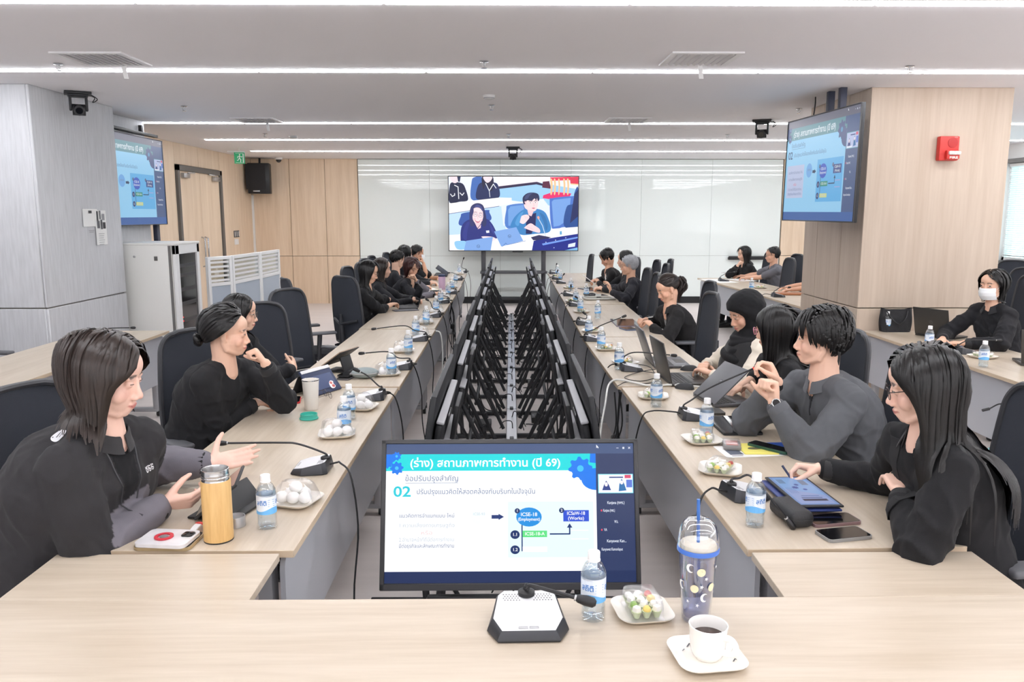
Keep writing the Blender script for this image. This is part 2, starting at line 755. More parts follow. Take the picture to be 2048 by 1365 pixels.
# back wall: timber, white glass board, timber
for x0, x1 in ((XL + .02, -4.1), (-4.1, -3.42), (-3.42, -2.79), (5.42, 6.1), (6.1, 6.9), (6.9, XR)):
    put(panel('wall_panel', (x0 + g, YB - .03, 0), (x1 - g, YB, JZ - g), M_wallwood, wb))
    put(panel('wall_panel', (x0 + g, YB - .03, JZ + g), (x1 - g, YB, ZC), M_wallwood, wb))
xs = np.linspace(-2.78, 5.4, 7)
for x0, x1 in zip(xs[:-1], xs[1:]):
    put(panel('glass_panel', (x0 + .0015, YB - .035, .13), (x1 - .0015, YB, JZ - .0015), M_glassboard, wb, .001))
    put(panel('glass_panel', (x0 + .0015, YB - .035, JZ + .0015), (x1 - .0015, YB, ZC - .01), M_glassboard, wb, .001))
struct(G().rbox((1.31, YB - .03, .065), (8.18, .05, .13), .004, 1).obj('baseboard_back', M_black))
# window and blind in the right wall
win = G()
for y0, y1, z0, z1 in ((8.6, 12.42, 1.03, 1.08), (8.6, 12.42, 2.45, 2.5), (8.6, 8.65, 1.03, 2.5), (12.37, 12.42, 1.03, 2.5), (10.48, 10.53, 1.03, 2.5)):
    win.b2((XR + .06, y0, z0), (XR + .11, y1, z1))
win = struct(win.obj('window_1', M_white))
for y0, y1 in ((8.65, 10.48), (10.53, 12.37)):
    put(panel('pane', (XR + .08, y0, 1.08), (XR + .09, y1, 2.45), thin_clear('window_glass', (238, 250, 250), .1), win, .001))
put(panel('window_sill', (XR - .08, 8.55, .99), (XR + .1, 12.47, 1.03), M_darkframe, win))
put(panel('window_head', (XR - .06, 8.55, 2.5), (XR + .02, 12.47, 2.56), M_darkframe, win))
M_slat = mat('white_blind_slat', (240, 246, 246), 0.5, emit=None, trans=0.0)
bl = thing('window_blind', 'white venetian blind of narrow slats drawn over the wall window', 'blind', (XR + .0, 10.5, 1.08))
G().rbox((.03, 0, 1.39), (.05, 3.7, .05), .005).obj('head_rail', M_white, bl)
sl = G().box((0, 0, 0), (.038, 3.68, .0012), R=roty(radians(24))).obj('slat', M_slat, bl)
sl.location = (.03, 0, .03)
for k in range(1, 43):
    q = sl.copy()
    COL.objects.link(q)
    q.location = (.03, 0, .03 + k * .0315)
# window frames added round the fill lamps (behind the camera and to its right)
fr = G()
for x in np.linspace(-3.5, 5.5, 7):
    fr.b2((x - .025, YF - .0, 1.0), (x + .025, YF + .07, 2.5))
fr.b2((-3.5, YF, .96), (5.5, YF + .09, 1.0)).b2((-3.5, YF, 2.5), (5.5, YF + .09, 2.54))
struct(fr.obj('fill_frame_1', M_white))
fr = G()
for y in np.linspace(-3.0, 6.0, 7):
    fr.b2((XR - .07, y - .025, 1.0), (XR, y + .025, 2.5))
fr.b2((XR - .09, -3.0, .96), (XR, 6.0, 1.0)).b2((XR - .09, -3.0, 2.5), (XR, 6.0, 2.54))
struct(fr.obj('fill_frame_2', M_white))
# left pillar in grey textile panels
pl = struct(G().b2((XL + .01, 6.78, 0), (-3.86, 8.17, ZC)).obj('pillar', M_seam))
for z0, z1 in ((0, .945), (.955, ZC)):
    put(panel('fabric_panel', (XL + .02, 6.755, z0), (-3.866, 6.785, z1), M_fabricwall, pl, .006))
    put(panel('fabric_panel', (-3.866, 6.757, z0), (-3.84, 8.18, z1), M_fabricwall, pl, .006))
    put(panel('fabric_panel', (XL + .02, 8.165, z0), (-3.866, 8.185, z1), M_fabricwall, pl, .006))
# right pillar in timber panels
pr = struct(G().b2((3.1, 6.9, 0), (4.25, 8.2, ZC)).obj('pillar', M_seam))
for z0, z1 in ((.1, JZ - g), (JZ + g, ZC)):
    put(panel('wall_panel', (3.075, 6.872, z0), (4.27, 6.9, z1), M_pillarwood, pr, .003))
    put(panel('wall_panel', (3.1, 8.2, z0), (4.27, 8.22, z1), M_pillarwood, pr, .003))
    put(panel('wall_panel', (4.25, 6.9, z0), (4.27, 8.2, z1), M_pillarwood, pr, .003))
    for y0, y1 in ((6.902, 7.3), (7.306, 7.86), (7.866, 8.2)):
        put(panel('wall_panel', (3.075, y0, z0), (3.1, y1, z1), M_pillarwood, pr, .003))
put(panel('pillar_base', (3.085, 6.88, 0), (4.26, 8.21, .1), M_black, pr))

# ------------------------------------------------------------------ door in the left wall
dr = struct(G().b2((XL, 12.08, 0), (XL + .06, 12.16, 2.46)).b2((XL, 13.88, 0), (XL + .06, 13.97, 2.46)).b2((XL, 12.08, 2.38), (XL + .06, 13.97, 2.46)).obj('door_1', M_darkframe))
for y0, y1 in ((12.16, 13.02), (13.025, 13.88)):
    lf = put(panel('door_leaf', (XL, y0 + .002, .01), (XL + .03, y1 - .002, 2.38), M_wallwood, dr))
    c0 = np.array(lf.location)
    G().rbox(np.array((XL + .06, (y0 + y1) / 2 + (.22 if y0 > 13 else -.22), 2.31)) - c0, (.06, .24, .07), .01).obj('door_closer', M_alu, lf)
    G().tube(np.array([(XL + .09, (y0 + y1) / 2 + (.2 if y0 > 13 else -.2), 2.35), (XL + .12, (y0 + y1) / 2, 2.36), (XL + .06, (y0 + y1) / 2 - (.1 if y0 > 13 else -.1), 2.37)]) - c0, .01).obj('closer_arm', M_alu, lf)
    G().tube(np.array([(XL + .03, 13.02 + (.07 if y0 > 13 else -.07), .9), (XL + .08, 13.02 + (.07 if y0 > 13 else -.07), .92), (XL + .08, 13.02 + (.07 if y0 > 13 else -.07), 1.35), (XL + .03, 13.02 + (.07 if y0 > 13 else -.07), 1.37)]) - c0, .012).obj('pull_handle', M_chrome, lf)

# ------------------------------------------------------------------ ceiling lights, vents, sprinklers
rows = [(4.175, -4.25, 7.0, 'nearest the front table'), (6.12, -4.25, 7.0, 'passing the two big pillars'), (9.53, -4.21, 7.0, 'above the middle of the long tables'),
        (11.65, -4.21, 7.0, 'just before the row nearest the glass wall'), (13.74, -4.21, 7.0, 'closest to the white glass wall')]
for i, (yy, xa, xb, wh) in enumerate(rows + [(2.1, -4.25, 7.0, ''), (0.0, -4.25, 7.0, ''), (-2.1, -4.25, 7.0, '')]):
    t = thing('linear_light', 'white LED strip light across the ceiling, ' + (wh or '%s row behind the camera' % ORD[i - 5]), 'light', (0, yy, ZC), 0,
              None if wh else 'ceiling strips behind the camera')
    x = xa if i > 1 else -4.25
    first = None
    off = {0: -.592, 1: -.565, 2: -.522}.get(i, xa)
    n0 = math.ceil((off - xa) / 1.228 - 1e-6)
    x = off - n0 * 1.228
    if i >= 2:
        x = xa
    while x < xb:
        x1 = x + 1.228
        if first is None:
            first = G().rbox((0, 0, 0), (1.214, .062, .014), .004, 1).obj('light_segment', M_led, t)
            o = first
        else:
            o = first.copy()
            COL.objects.link(o)
        o.location = ((x + x1) / 2, 0, -.004)
        x = x1
    G().rbox(((xa + x) / 2, 0, -.0005), (x - xa + .02, .085, .004), .001, 1).obj('light_trim', M_white, t)

M_vent = mat('vent_white_metal', (232, 232, 233), 0.5)
M_ventdark = mat('vent_dark_inside', (140, 140, 142), 0.8)


def make_vent():
    t = thing('ceiling_vent', '', 'vent')
    for (cx, cy, sx, sy) in ((0, .215, .47, .04), (0, -.215, .47, .04), (.215, 0, .04, .39), (-.215, 0, .04, .39)):
        pass
    G().box((0, .215, -.004), (.47, .04, .014)).box((0, -.215, -.004), (.47, .04, .014)).box((.215, 0, -.004), (.04, .39, .014)).box((-.215, 0, -.004), (.04, .39, .014)).obj('frame', M_vent, t)
    G().box((0, 0, .002), (.4, .4, .003)).obj('backing', M_ventdark, t)
    first = None
    for k in range(9):
        if first is None:
            first = o = G().box((0, 0, 0), (.02, .39, .0025), R=roty(radians(38))).obj('slat', M_vent, t)
        else:
            o = first.copy()
            COL.objects.link(o)
        o.location = (-.17 + k * .0425, 0, -.008)
    G().grid([[(.05 + .016 * s_, .2, -.01), (.05 + .016 * s_ + .004, .195, -.05), (.05 + .016 * s_ + .012, .2, -.1)] for s_ in (-1, 1)], thick=.001).obj('paper_streamer', M_white, t)
    return t


ST = {}
for (px, py, wh) in ((205, 117, 'above the grey pillar, near the front'), (1400, 117, 'before the timber pillar, near the front'),
                     (515, 240, 'over the aisle by the server rack'), (1255, 240, 'ahead of the screen on the timber pillar')):
    c = T(px, py, ZC)
    first_or_dup(ST, 'vent', make_vent, c, 0, 'white square ceiling vent with a paper streamer, ' + wh, 'ceiling vents')


def make_sprinkler():
    t = thing('sprinkler', '', 'sprinkler')
    G().lathe([(.0, -.001), (.03, -.001), (.032, -.006), (.012, -.01)], 14).obj('rosette', M_chrome, t)
    G().tube([(0, 0, -.005), (0, 0, -.03)], .006).tube([(.012, 0, -.012), (.014, 0, -.03), (0, 0, -.045)], .0025).tube([(-.012, 0, -.012), (-.014, 0, -.03), (0, 0, -.045)], .0025).obj('head', M_alu, t)
    G().lathe([(.004, -.044), (.02, -.046), (.021, -.049), (.003, -.05)], 12).obj('deflector', M_chrome, t)
    return t


SPR = [(116, 127, 'over the grey pillar corner'), (968, 122, 'over the front monitor'), (1820, 132, 'in front of the timber pillar'), (368, 212, 'between grey pillar and door'),
       (983, 210, 'mid-room, beside the round detector'), (1598, 217, 'over the screen on the timber pillar'), (530, 267, 'above the white partitions'), (1017, 268, 'before the big wall screen'),
       (1455, 269, 'above the far side tables')]
for px, py, wh in SPR:
    first_or_dup(ST, 'spr', make_sprinkler, T(px, py, ZC), 0, 'small chrome ceiling sprinkler ' + wh, 'ceiling sprinklers')
M_det = mat('detector_white', (214, 214, 214), 0.5)


def make_detector():
    t = thing('smoke_detector', '', 'smoke detector')
    G().lathe([(0, 0), (.055, 0), (.055, -.012), (.045, -.03), (.02, -.038), (0, -.038)][::-1], 20).obj('housing', M_det, t)
    G().lathe([(.046, -.028), (.05, -.022), (.05, -.018)], 20, cap=False).obj('vent_ring', M_ventdark, t)
    return t


first_or_dup(ST, 'det', make_detector, T(978, 191, ZC), 0, 'round white smoke detector on the ceiling over the centre aisle', None)
first_or_dup(ST, 'det', make_detector, T(586, 272, ZC), 0, 'small white smoke detector on the ceiling by the exit sign', None)
dm = thing('dome_camera', 'white dome camera on the ceiling above the black loudspeaker', 'camera', T(557, 315, ZC))
G().lathe([(0, 0), (.07, 0), (.07, -.04), (0, -.041)][::-1], 20).obj('mount', M_white, dm)
G().ell((0, 0, -.045), (.05, .05, .05), nu=16, nv=10).obj('dome', M_black, dm)


# ------------------------------------------------------------------ pan-tilt cameras under the ceiling
def make_ptz():
    t = thing('ceiling_camera', '', 'camera')
    G().rbox((0, 0, -.012), (.21, .17, .022), .006).rbox((0, 0, -.03), (.16, .13, .016), .006).obj('mount_plate', M_softblack, t)
    G().rbox((.062, 0, -.095), (.022, .06, .13), .008).rbox((-.062, 0, -.095), (.022, .06, .13), .008).rbox((0, 0, -.04), (.12, .05, .014), .004).obj('yoke', M_softblack, t)
    G().tube([(-.05, 0, -.15), (.05, 0, -.15)], .048, 16).tube([(0, 0, -.15), (.0, -.075, -.165)], [.046, .042], 16).obj('camera_head', M_black, t)
    G().tube([(0, -.075, -.165), (0, -.082, -.167)], .028, 16).obj('lens', mat('lens_glass', (12, 14, 20), .08, spec=.8), t)
    G().tube(spline([(.09, .02, -.02), (.13, .02, -.04), (.11, .02, -.08), (.15, .02, -.05), (.1, .04, -.01)], 20), .004, 6).obj('cord', M_cable, t)
    return t


for px, py, s_, rz, wh in ((155, 184, 1, .5, 'beside the grey pillar'), (1525, 240, 1, -.4, 'beside the screen on the timber pillar'), (1026, 294, 1, 0, 'in front of the big wall screen')):
    first_or_dup(ST, 'ptz', make_ptz, T(px, py, ZC), rz, 'black pan-and-tilt camera hanging from the ceiling ' + wh, 'ceiling cameras')


# ------------------------------------------------------------------ tables
def make_table(name, label, L, W, side, woodm, group, panel_side=True, drop=.40, edge=True):
    """origin: middle of the table on the floor, length along local y; modesty panel on local +x"""
    t = thing(name, label, 'table', (0, 0, 0), 0, group)
    top = G().rbox((0, 0, .7275), (W, L, .024), .0015, 1)
    o = top.obj('tabletop', woodm, t)
    if edge:
        G().box((W / 2 + .0004, 0, .7275), (.0012, L - .004, .021)).box((-W / 2 - .0004, 0, .7275), (.0012, L - .004, .021)).box((0, L / 2 + .0004, .7275), (W - .004, .0012, .021)).box((0, -L / 2 - .0004, .7275), (W - .004, .0012, .021)).obj('edge_band', M_edge, t)
    if panel_side:
        h = drop - .02
        M4 = np.eye(4)
        M4[:3, :3] = np.array([[0, 0, 1], [1, 0, 0], [0, 1, 0]], float)
        M4[:3, 3] = (W / 2 - .055, 0, .705 - h / 2)
        G().prism(rrect(L - .07, h, .05), 0, .016, M=M4).obj('modesty_panel', M_modesty, t)
    for s_ in (-1, 1):
        y = s_ * (L / 2 - (.09 if L > .5 else .05))
        G().rbox((W / 2 - .11, y, .39), (.05, .07, .65), .012).rbox((-.02, y, .06), (W * .78, .06, .035), .012).rbox((0, y, .70), (W * .7, .06, .03), .005).obj('leg', M_leg, t)
        for x in (W / 2 - .1, -W / 2 + .1):
            G().tube([(x - .012, y, .026), (x + .012, y, .026)], .026, 12).obj('caster', M_black, t)
    G().box((W / 2 - .14, 0, .68), (.03, L - .2, .05)).obj('beam', M_leg, t)
    return t


def place_table(label, a, b, W, side, group, woodm=None, gap=.03, **k):
    """a, b: near and far end of the inner edge; side -1 when the table lies to the left of that edge"""
    a, b = np.array(a, float), np.array(b, float)
    d = b - a
    L = np.linalg.norm(d) - gap
    ang = atan2(d[1], d[0]) - pi / 2
    n = np.array([cos(ang), sin(ang)])
    c = (a + b) / 2 + n * side * W / 2
    t = make_table('conference_table', label, L, W, side, woodm or M_topwoodY, group, **k)
    t.location = (c[0], c[1], 0)
    t.rotation_euler = (0, 0, ang if side < 0 else ang + pi)
    return t


LX = [(-.632, 2.27, -.615, 4.58), (-.61, 4.58, -.594, 6.97), (-.605, 6.97, -.603, 9.3), (-.598, 9.3, -.59, 11.4), (-.6, 11.4, -.617, 13.6)]
for i, (x0, y0, x1, y1) in enumerate(LX):
    place_table('oak-topped conference table on the door side of the gap, %s from the front table' % ORD[i], (x0, y0), (x1, y1), .665, -1, 'long row on the door side')
RX = [(.737, 2.262, .69, 4.575), (.675, 4.575, .65, 6.5), (.655, 6.5, .69, 8.9), (.70, 8.9, .722, 11.1), (.725, 11.1, .762, 13.7)]
for i, (x0, y0, x1, y1) in enumerate(RX):
    place_table('oak-topped conference table on the window side of the gap, %s from the front table' % ORD[i], (x0, y0), (x1, y1), .675, 1, 'long row on the window side')
place_table('front oak table with a microphone, bottle, tumbler and coffee cup on it', (1.405, 1.974), (-1.333, 1.974), .72, -1, 'front tables', M_topwoodY, gap=0.0, edge=False)
place_table('short oak corner table beside the bamboo tumbler end of the front table', (-.668, 1.9745), (-.668, 2.2635), .66, -1, 'front tables', M_topwoodX, panel_side=False, gap=.001, edge=False)
place_table('short oak corner table at the end of the front table with the coffee cup', (.742, 1.9745), (.742, 2.256), .662, 1, 'front tables', M_topwoodX, panel_side=False, gap=.001, edge=False)
for nm, lb, x0, y0, x1, y1, sd, W in (('', 'oak side table against the timber pillar, holding a black bag', 3.10, 4.66, 3.11, 6.85, 1, .66),
                                      ('', 'oak side table with a dark laptop partly cut by the picture edge', 3.09, 2.3, 3.10, 4.64, 1, .66),
                                      ('', 'oak side table beyond the timber pillar, nearest the glass wall', 3.19, 10.5, 3.07, 12.62, 1, .66),
                                      ('', 'oak side table just behind the timber pillar', 3.25, 8.4, 3.195, 10.48, 1, .66),
                                      ('', 'oak side table in front of the grey pillar, ending by the server rack', -2.894, 4.6, -2.896, 6.915, -1, .66),
                                      ('', 'oak side table at the picture edge behind the woman with bobbed hair', -2.89, 2.25, -2.894, 4.58, -1, .66)):
    place_table(lb, (x0, y0), (x1, y1), W, sd, 'side tables along the walls', drop=.42)
# ------------------------------------------------------------------ the slide and the video picture
PAL_BRIGHT = dict(bar=(66, 84, 124), side=(42, 56, 96), foot=(30, 46, 88), slide=(252, 254, 255), head=(0, 214, 220), gear=(0, 118, 232), hole=(60, 190, 240), title=(255, 255, 255),
                  ink=(96, 112, 150), num=(30, 200, 215), faint=(186, 196, 206), red=(240, 200, 200), pale=(226, 247, 248), circ0=(238, 248, 250), arrow=(24, 50, 112), circ=(20, 140, 220), box=(42, 78, 205),
                  green=(96, 220, 130), yel=(244, 250, 250), badge=(22, 46, 100), pink=(250, 250, 250), card=(251, 252, 254))
PAL_DIM = dict(bar=(112, 112, 128), side=(78, 98, 140), foot=(70, 106, 170), slide=(156, 214, 250), head=(104, 152, 164), gear=(84, 96, 140), hole=(100, 160, 200), title=(232, 244, 250),
               ink=(96, 124, 170), num=(50, 84, 128), faint=(120, 132, 170), red=(225, 120, 140), pale=(104, 184, 238), circ0=(120, 178, 236), arrow=(50, 66, 100), circ=(66, 96, 200), box=(56, 74, 140),
               green=(58, 150, 130), yel=(212, 222, 150), badge=(52, 66, 120), pink=(200, 170, 220), card=(196, 206, 236))


def slide(pal, asp=1.0):
    c = Canvas()
    P = pal
    c.rect(0, 0, 16, 9, P['bar']).rect(13.55, 0, 16, 8.33, P['side']).rect(0, 0, 16, .74, P['foot'])
    c.rect(0, .73, 13.55, 8.33, P['slide']).rect(0, 7.23, 13.55, 8.33, P['head'])
    c.poly([(0, 8.33), (1.0, 8.33), (.5, 7.85), (0, 7.6)], P['gear'])
    c.gear(.05, 7.75, .36, P['gear'])
    c.gear(.66, 8.2, .3, P['gear'], P['hole'], ph=.2)
    c.gear(.68, 7.42, .44, P['gear'], P['hole'])
    c.gear(12.55, 7.35, .78, P['gear'], P['hole'])
    c.poly([(13.2, 8.33), (13.55, 8.33), (13.55, 7.7), (13.15, 7.75)], P['gear'])
    c.poly([(13.55, 7.25)] + [(13.55 + .95 * cos(a), 6.65 + .72 * sin(a)) for a in np.linspace(pi * .5, pi * 1.5, 13)], P['gear'])
    c.text('(ร่าง) สถานภาพการทำงาน (ปี 69)', 6.4, 7.72, .72, P['title'], .018, maxw=9.7)
    c.text('ข้อปรับปรุงสำคัญ', 2.95, 6.72, .5, P['ink'], 0, maxw=3.4)
    c.rect(1.25, 6.42, 4.65, 6.445, P['ink'])
    c.text('02', 1.05, 5.85, .95, P['num'], .02, maxw=1.12)
    c.text('ปรับปรุงแนวคิดให้สอดคล้องกับบริบทในปัจจุบัน', 5.8, 5.85, .46, P['ink'], 0, maxw=7.6)
    c.rect(.5, 2.0, 4.75, 4.95, P['card'])
    for t_, v, k in (('แนวคิดการจำแนกแบบ ใหม่', 4.3, 'ink'), ('1.ความเสี่ยงทางเศรษฐกิจ', 3.68, 'faint'), ('หรือ', 3.2, 'red'), ('2.อำนาจหน้าที่ที่มีต่อการทำงาน', 2.76, 'faint'), ('มีต่อธุรกิจและลักษณะการทำงาน', 2.36, 'ink')):
        c.text(t_, 2.65, v, .34, P[k], 0, maxw=.7 if k == 'red' else 3.5)
    c.disc(6.0, 4.36, .68, .62, P['circ0'])
    c.text('ICSE-93', 6.0, 4.4, .24, P['faint'])
    c.poly([(6.8, 4.34), (7.25, 4.34), (7.25, 4.42), (7.6, 4.22), (7.25, 4.02), (7.25, 4.1), (6.8, 4.1)], P['arrow'])
    c.rect(7.85, 1.6, 13.35, 5.2, P['pale'])
    c.rect(8.71, 2.0, 8.79, 3.8, P['arrow'])
    c.disc(9.2, 4.2, .82, .62, P['circ']).text('ICSE-18', 9.2, 4.36, .33, P['title'], .012).text('(Employment)', 9.2, 4.05, .29, P['title'], .01, maxw=1.4)
    c.disc(8.45, 4.6, .17, .17, P['badge']).text('1', 8.45, 4.6, .24, P['title'], .01)
    c.rect(11.4, 3.9, 13.05, 4.63, P['box']).text('ICSaW-18', 12.22, 4.42, .32, P['title'], .012, maxw=1.15).text('(Works)', 12.22, 4.1, .3, P['title'], .012)
    c.disc(11.3, 4.62, .17, .17, P['badge']).text('2', 11.3, 4.62, .24, P['title'], .01)
    c.rect(8.78, 2.9, 10.35, 3.32, P['green']).text('ICSE-18-A', 9.56, 3.11, .3, P['title'], .01)
    c.rect(8.78, 1.95, 10.35, 2.3, P['yel']).text('ICSE-18-R', 9.56, 2.12, .26, P['card'])
    c.disc(8.3, 3.07, .3, .28, P['badge']).text('1.1', 8.3, 3.07, .28, P['title'], .012)
    c.disc(8.3, 2.1, .3, .28, P['badge']).text('1.2', 8.3, 2.1, .28, P['title'], .012)
    c.line([(10.55, 3.1), (11.8, 3.1), (11.8, 3.55)], .09, P['arrow']).poly([(11.62, 3.5), (11.98, 3.5), (11.8, 3.78)], P['arrow'])
    c.rect(11.9, 2.75, 13.0, 2.8, P['pink']).rect(11.9, 3.3, 13.0, 3.35, P['pink'])
    # the call's side bar
    th = (236, 242, 250) if pal is PAL_BRIGHT else (190, 200, 235)
    c.rect(13.68, 5.72, 15.94, 6.98, (120, 225, 235) if pal is PAL_BRIGHT else (120, 190, 200)).rect(13.72, 5.76, 15.9, 6.94, th)
    dk = (40, 60, 130)
    c.poly([(13.9, 5.8), (14.05, 6.25), (14.2, 6.55), (14.38, 6.25), (14.55, 5.8)], dk).disc(14.2, 6.3, .1, .14, (250, 235, 240)).poly([(15.0, 5.85), (15.05, 6.3), (15.2, 6.68), (15.38, 6.3), (15.5, 5.9)], (40, 110, 170)).disc(15.2, 6.42, .1, .13, (250, 235, 240))
    c.rect(13.8, 5.78, 14.8, 5.92, (235, 240, 255)).rect(15.5, 6.1, 15.88, 6.6, (90, 120, 210)).rect(14.4, 6.72, 15.3, 6.8, dk).rect(15.4, 6.7, 15.8, 6.92, (215, 80, 110))
    for t_, u, v, w, b_ in (('Kanjana (กพร.)', 14.8, 5.1, 1.1, .015), ('Kanjana (กพร.)', 14.35, 4.6, .75, .01), ('W.k.', 14.8, 3.87, .25, .015), ('VA', 14.1, 3.35, .2, .01), ('Kanyawat Kan...', 14.8, 2.63, 1.25, .015), ('Kanyawat Kamonlaput', 14.5, 2.1, 1.35, .01)):
        c.text(t_, u, v, .26, (225, 232, 245), b_, maxw=w)
    for v in (4.6, 3.35):
        c.disc(13.86, v, .05, .07, (230, 70, 90), 10)
    c.rect(14.9, 8.68, 15.05, 8.71, (225, 230, 245)).rect(15.3, 8.63, 15.42, 8.76, (225, 230, 245)).line([(15.68, 8.64), (15.8, 8.76)], .03, (225, 230, 245)).line([(15.68, 8.76), (15.8, 8.64)], .03, (225, 230, 245))
    c.poly([(13.6, 8.92), (13.6, 8.68), (13.66, 8.74), (13.72, 8.66), (13.75, 8.74)], (240, 244, 250))
    return c


def blob(pts, n=6):
    P = np.asarray(pts, float)
    k = len(P)
    out = []
    for i in range(k):
        p0, p1, p2, p3 = P[i - 1], P[i], P[(i + 1) % k], P[(i + 2) % k]
        for u in np.arange(n) / n:
            out.append(.5 * (2 * p1 + (p2 - p0) * u + (2 * p0 - 5 * p1 + 4 * p2 - p3) * u * u + (3 * p1 - p0 - 3 * p2 + p3) * u ** 3))
    return out


def video():
    c = Canvas()

    def q(pts):
        return [((x - 155) / 1103 * 16, 9 * (1 - (y - 143) / 630)) for x, y in pts]

    def s(pts, col):
        c.poly([(min(16, max(0, u)), min(9, max(0, v))) for u, v in q(blob(pts))], col)

    def h(pts, col):
        c.poly(q(pts), col)
    h([(155, 143), (1258, 143), (1258, 773), (155, 773)], (236, 242, 255))
    h([(580, 215), (905, 190), (1258, 250), (1258, 420), (580, 330)], (160, 208, 250))
    h([(580, 225), (905, 186), (960, 205), (960, 222), (900, 208), (580, 247)], (46, 34, 70))
    h([(560, 143), (1010, 143), (1000, 190), (905, 186), (580, 225)], (252, 240, 246))
    # carved red chairs
    h([(955, 185), (1010, 180), (1025, 245), (950, 235)], (92, 30, 62))
    h([(960, 300), (1050, 270), (1200, 285), (1185, 312), (1060, 340), (955, 325)], (236, 40, 110))
    h([(1015, 148), (1190, 143), (1195, 172), (1030, 178)], (236, 60, 90))
    h([(1185, 145), (1258, 143), (1258, 205), (1190, 200)], (225, 50, 80))
    for x, w in ((1018, 16), (1048, 14), (1085, 12), (1128, 14), (1160, 14)):
        s([(x, 165), (x + w, 165), (x + w + 6, 220), (x + w, 290), (x + 2, 290), (x + 4, 220)], (246, 200, 150))
    h([(1190, 200), (1258, 205), (1258, 216), (1190, 210)], (250, 215, 165))
    # people behind
    s([(345, 330), (350, 190), (370, 150), (440, 150), (440, 330)], (70, 110, 185))
    s([(160, 360), (165, 215), (200, 190), (270, 200), (300, 250), (318, 340), (250, 355)], (28, 34, 66))
    s([(168, 143), (240, 143), (232, 185), (205, 198), (178, 180)], (250, 225, 232))
    h([(228, 143), (258, 143), (250, 188), (236, 185)], (34, 44, 80))
    c.line(q([(170, 290), (185, 310), (205, 300), (205, 285)]), .1, (240, 240, 246))
    c.line(q([(205, 215), (235, 230), (240, 330)]), .1, (240, 240, 246))
    c.line(q([(250, 280), (270, 300), (285, 280)]), .1, (240, 240, 246))
    s([(390, 330), (400, 230), (440, 190), (530, 190), (575, 215), (585, 315), (480, 335)], (36, 46, 92))
    s([(440, 143), (530, 143), (530, 250), (500, 260), (470, 200), (450, 250)], (36, 34, 62))
    s([(452, 143), (522, 143), (515, 175), (485, 195), (460, 175)], (250, 228, 234))
    c.line(q([(470, 200), (500, 262), (535, 205), (558, 240)]), .09, (236, 240, 250))
    c.line(q([(500, 262), (505, 315)]), .07, (236, 240, 250))
    # tables
    h([(155, 370), (585, 320), (690, 322), (690, 395), (585, 395), (155, 460)], (255, 252, 246))
    h([(155, 460), (585, 393), (640, 390), (640, 600), (155, 640)], (196, 226, 255))
    h([(155, 456), (585, 391), (585, 396), (155, 461)], (90, 110, 160))
    h([(600, 385), (800, 350), (960, 330), (1030, 420), (1030, 560), (620, 560)], (232, 240, 255))
    # chairs
    s([(255, 560), (255, 480), (285, 450), (480, 425), (500, 445), (500, 520)], (60, 92, 170))
    s([(650, 580), (645, 420), (665, 385), (800, 370), (900, 400), (880, 570)], (80, 128, 205))
    h([(662, 560), (660, 425), (680, 395), (790, 382), (800, 440), (720, 560)], (116, 164, 226))
    s([(1035, 580), (1015, 350), (1035, 325), (1200, 308), (1220, 330), (1200, 540), (1120, 575)], (78, 120, 205))
    h([(1050, 570), (1032, 355), (1050, 338), (1195, 322), (1185, 420), (1160, 520), (1100, 560)], (122, 166, 230))
    s([(1140, 560), (1160, 400), (1215, 370), (1225, 280), (1258, 245), (1258, 585)], (40, 80, 150))
    h([(1225, 290), (1258, 250), (1258, 480), (1190, 540)], (34, 44, 96))
    # table in front
    h([(155, 640), (420, 660), (540, 690), (760, 640), (1000, 590), (1258, 570), (1258, 773), (155, 773)], (255, 255, 255))
    # woman
    s([(255, 700), (258, 580), (300, 520), (370, 500), (470, 500), (520, 540), (560, 620), (560, 670), (420, 680), (300, 700)], (44, 52, 128))
    s([(345, 540), (330, 470), (345, 395), (395, 367), (445, 385), (465, 450), (470, 520), (440, 545)], (50, 54, 104))
    s([(350, 470), (365, 415), (405, 405), (440, 430), (448, 480), (430, 530), (400, 550), (368, 525)], (255, 226, 230))
    h([(375, 535), (430, 532), (425, 580), (400, 590)], (246, 210, 218))
    s([(338, 560), (332, 480), (342, 420), (362, 400), (366, 440), (356, 480), (362, 530), (372, 560)], (54, 58, 112))
    s([(440, 560), (448, 500), (444, 440), (430, 410), (452, 420), (470, 470), (474, 540), (462, 565)], (50, 54, 104))
    s([(375, 400), (395, 380), (430, 395), (448, 440), (438, 432), (415, 405), (392, 402)], (74, 80, 140))
    s([(362, 500), (372, 492), (384, 500), (378, 515), (366, 514)], (252, 206, 216))
    s([(422, 508), (434, 502), (442, 510), (436, 522), (425, 520)], (252, 206, 216))
    for ex, ey in ((381, 466), (425, 474)):
        s([(ex - 19, ey), (ex - 8, ey - 14), (ex + 12, ey - 13), (ex + 19, ey + 2), (ex + 8, ey + 15), (ex - 12, ey + 13)], (150, 128, 160))
        s([(ex - 16, ey), (ex - 7, ey - 11), (ex + 10, ey - 11), (ex + 16, ey + 2), (ex + 7, ey + 12), (ex - 10, ey + 11)], (255, 236, 240))
        c.line(q([(ex - 10, ey + 2), (ex, ey - 3), (ex + 10, ey + 3)]), .045, (60, 50, 90))
        c.line(q([(ex - 13, ey - 20), (ex, ey - 25), (ex + 14, ey - 20)]), .05, (90, 80, 120))
    c.line(q([(402, 478), (398, 498), (406, 502)]), .035, (232, 186, 196))
    s([(378, 512), (400, 519), (422, 516), (414, 530), (398, 535), (384, 527)], (206, 110, 136))
    s([(383, 515), (400, 520), (417, 518), (408, 524), (390, 522)], (255, 250, 250))
    c.line(q([(372, 545), (398, 585), (432, 540)]), .07, (30, 36, 96))
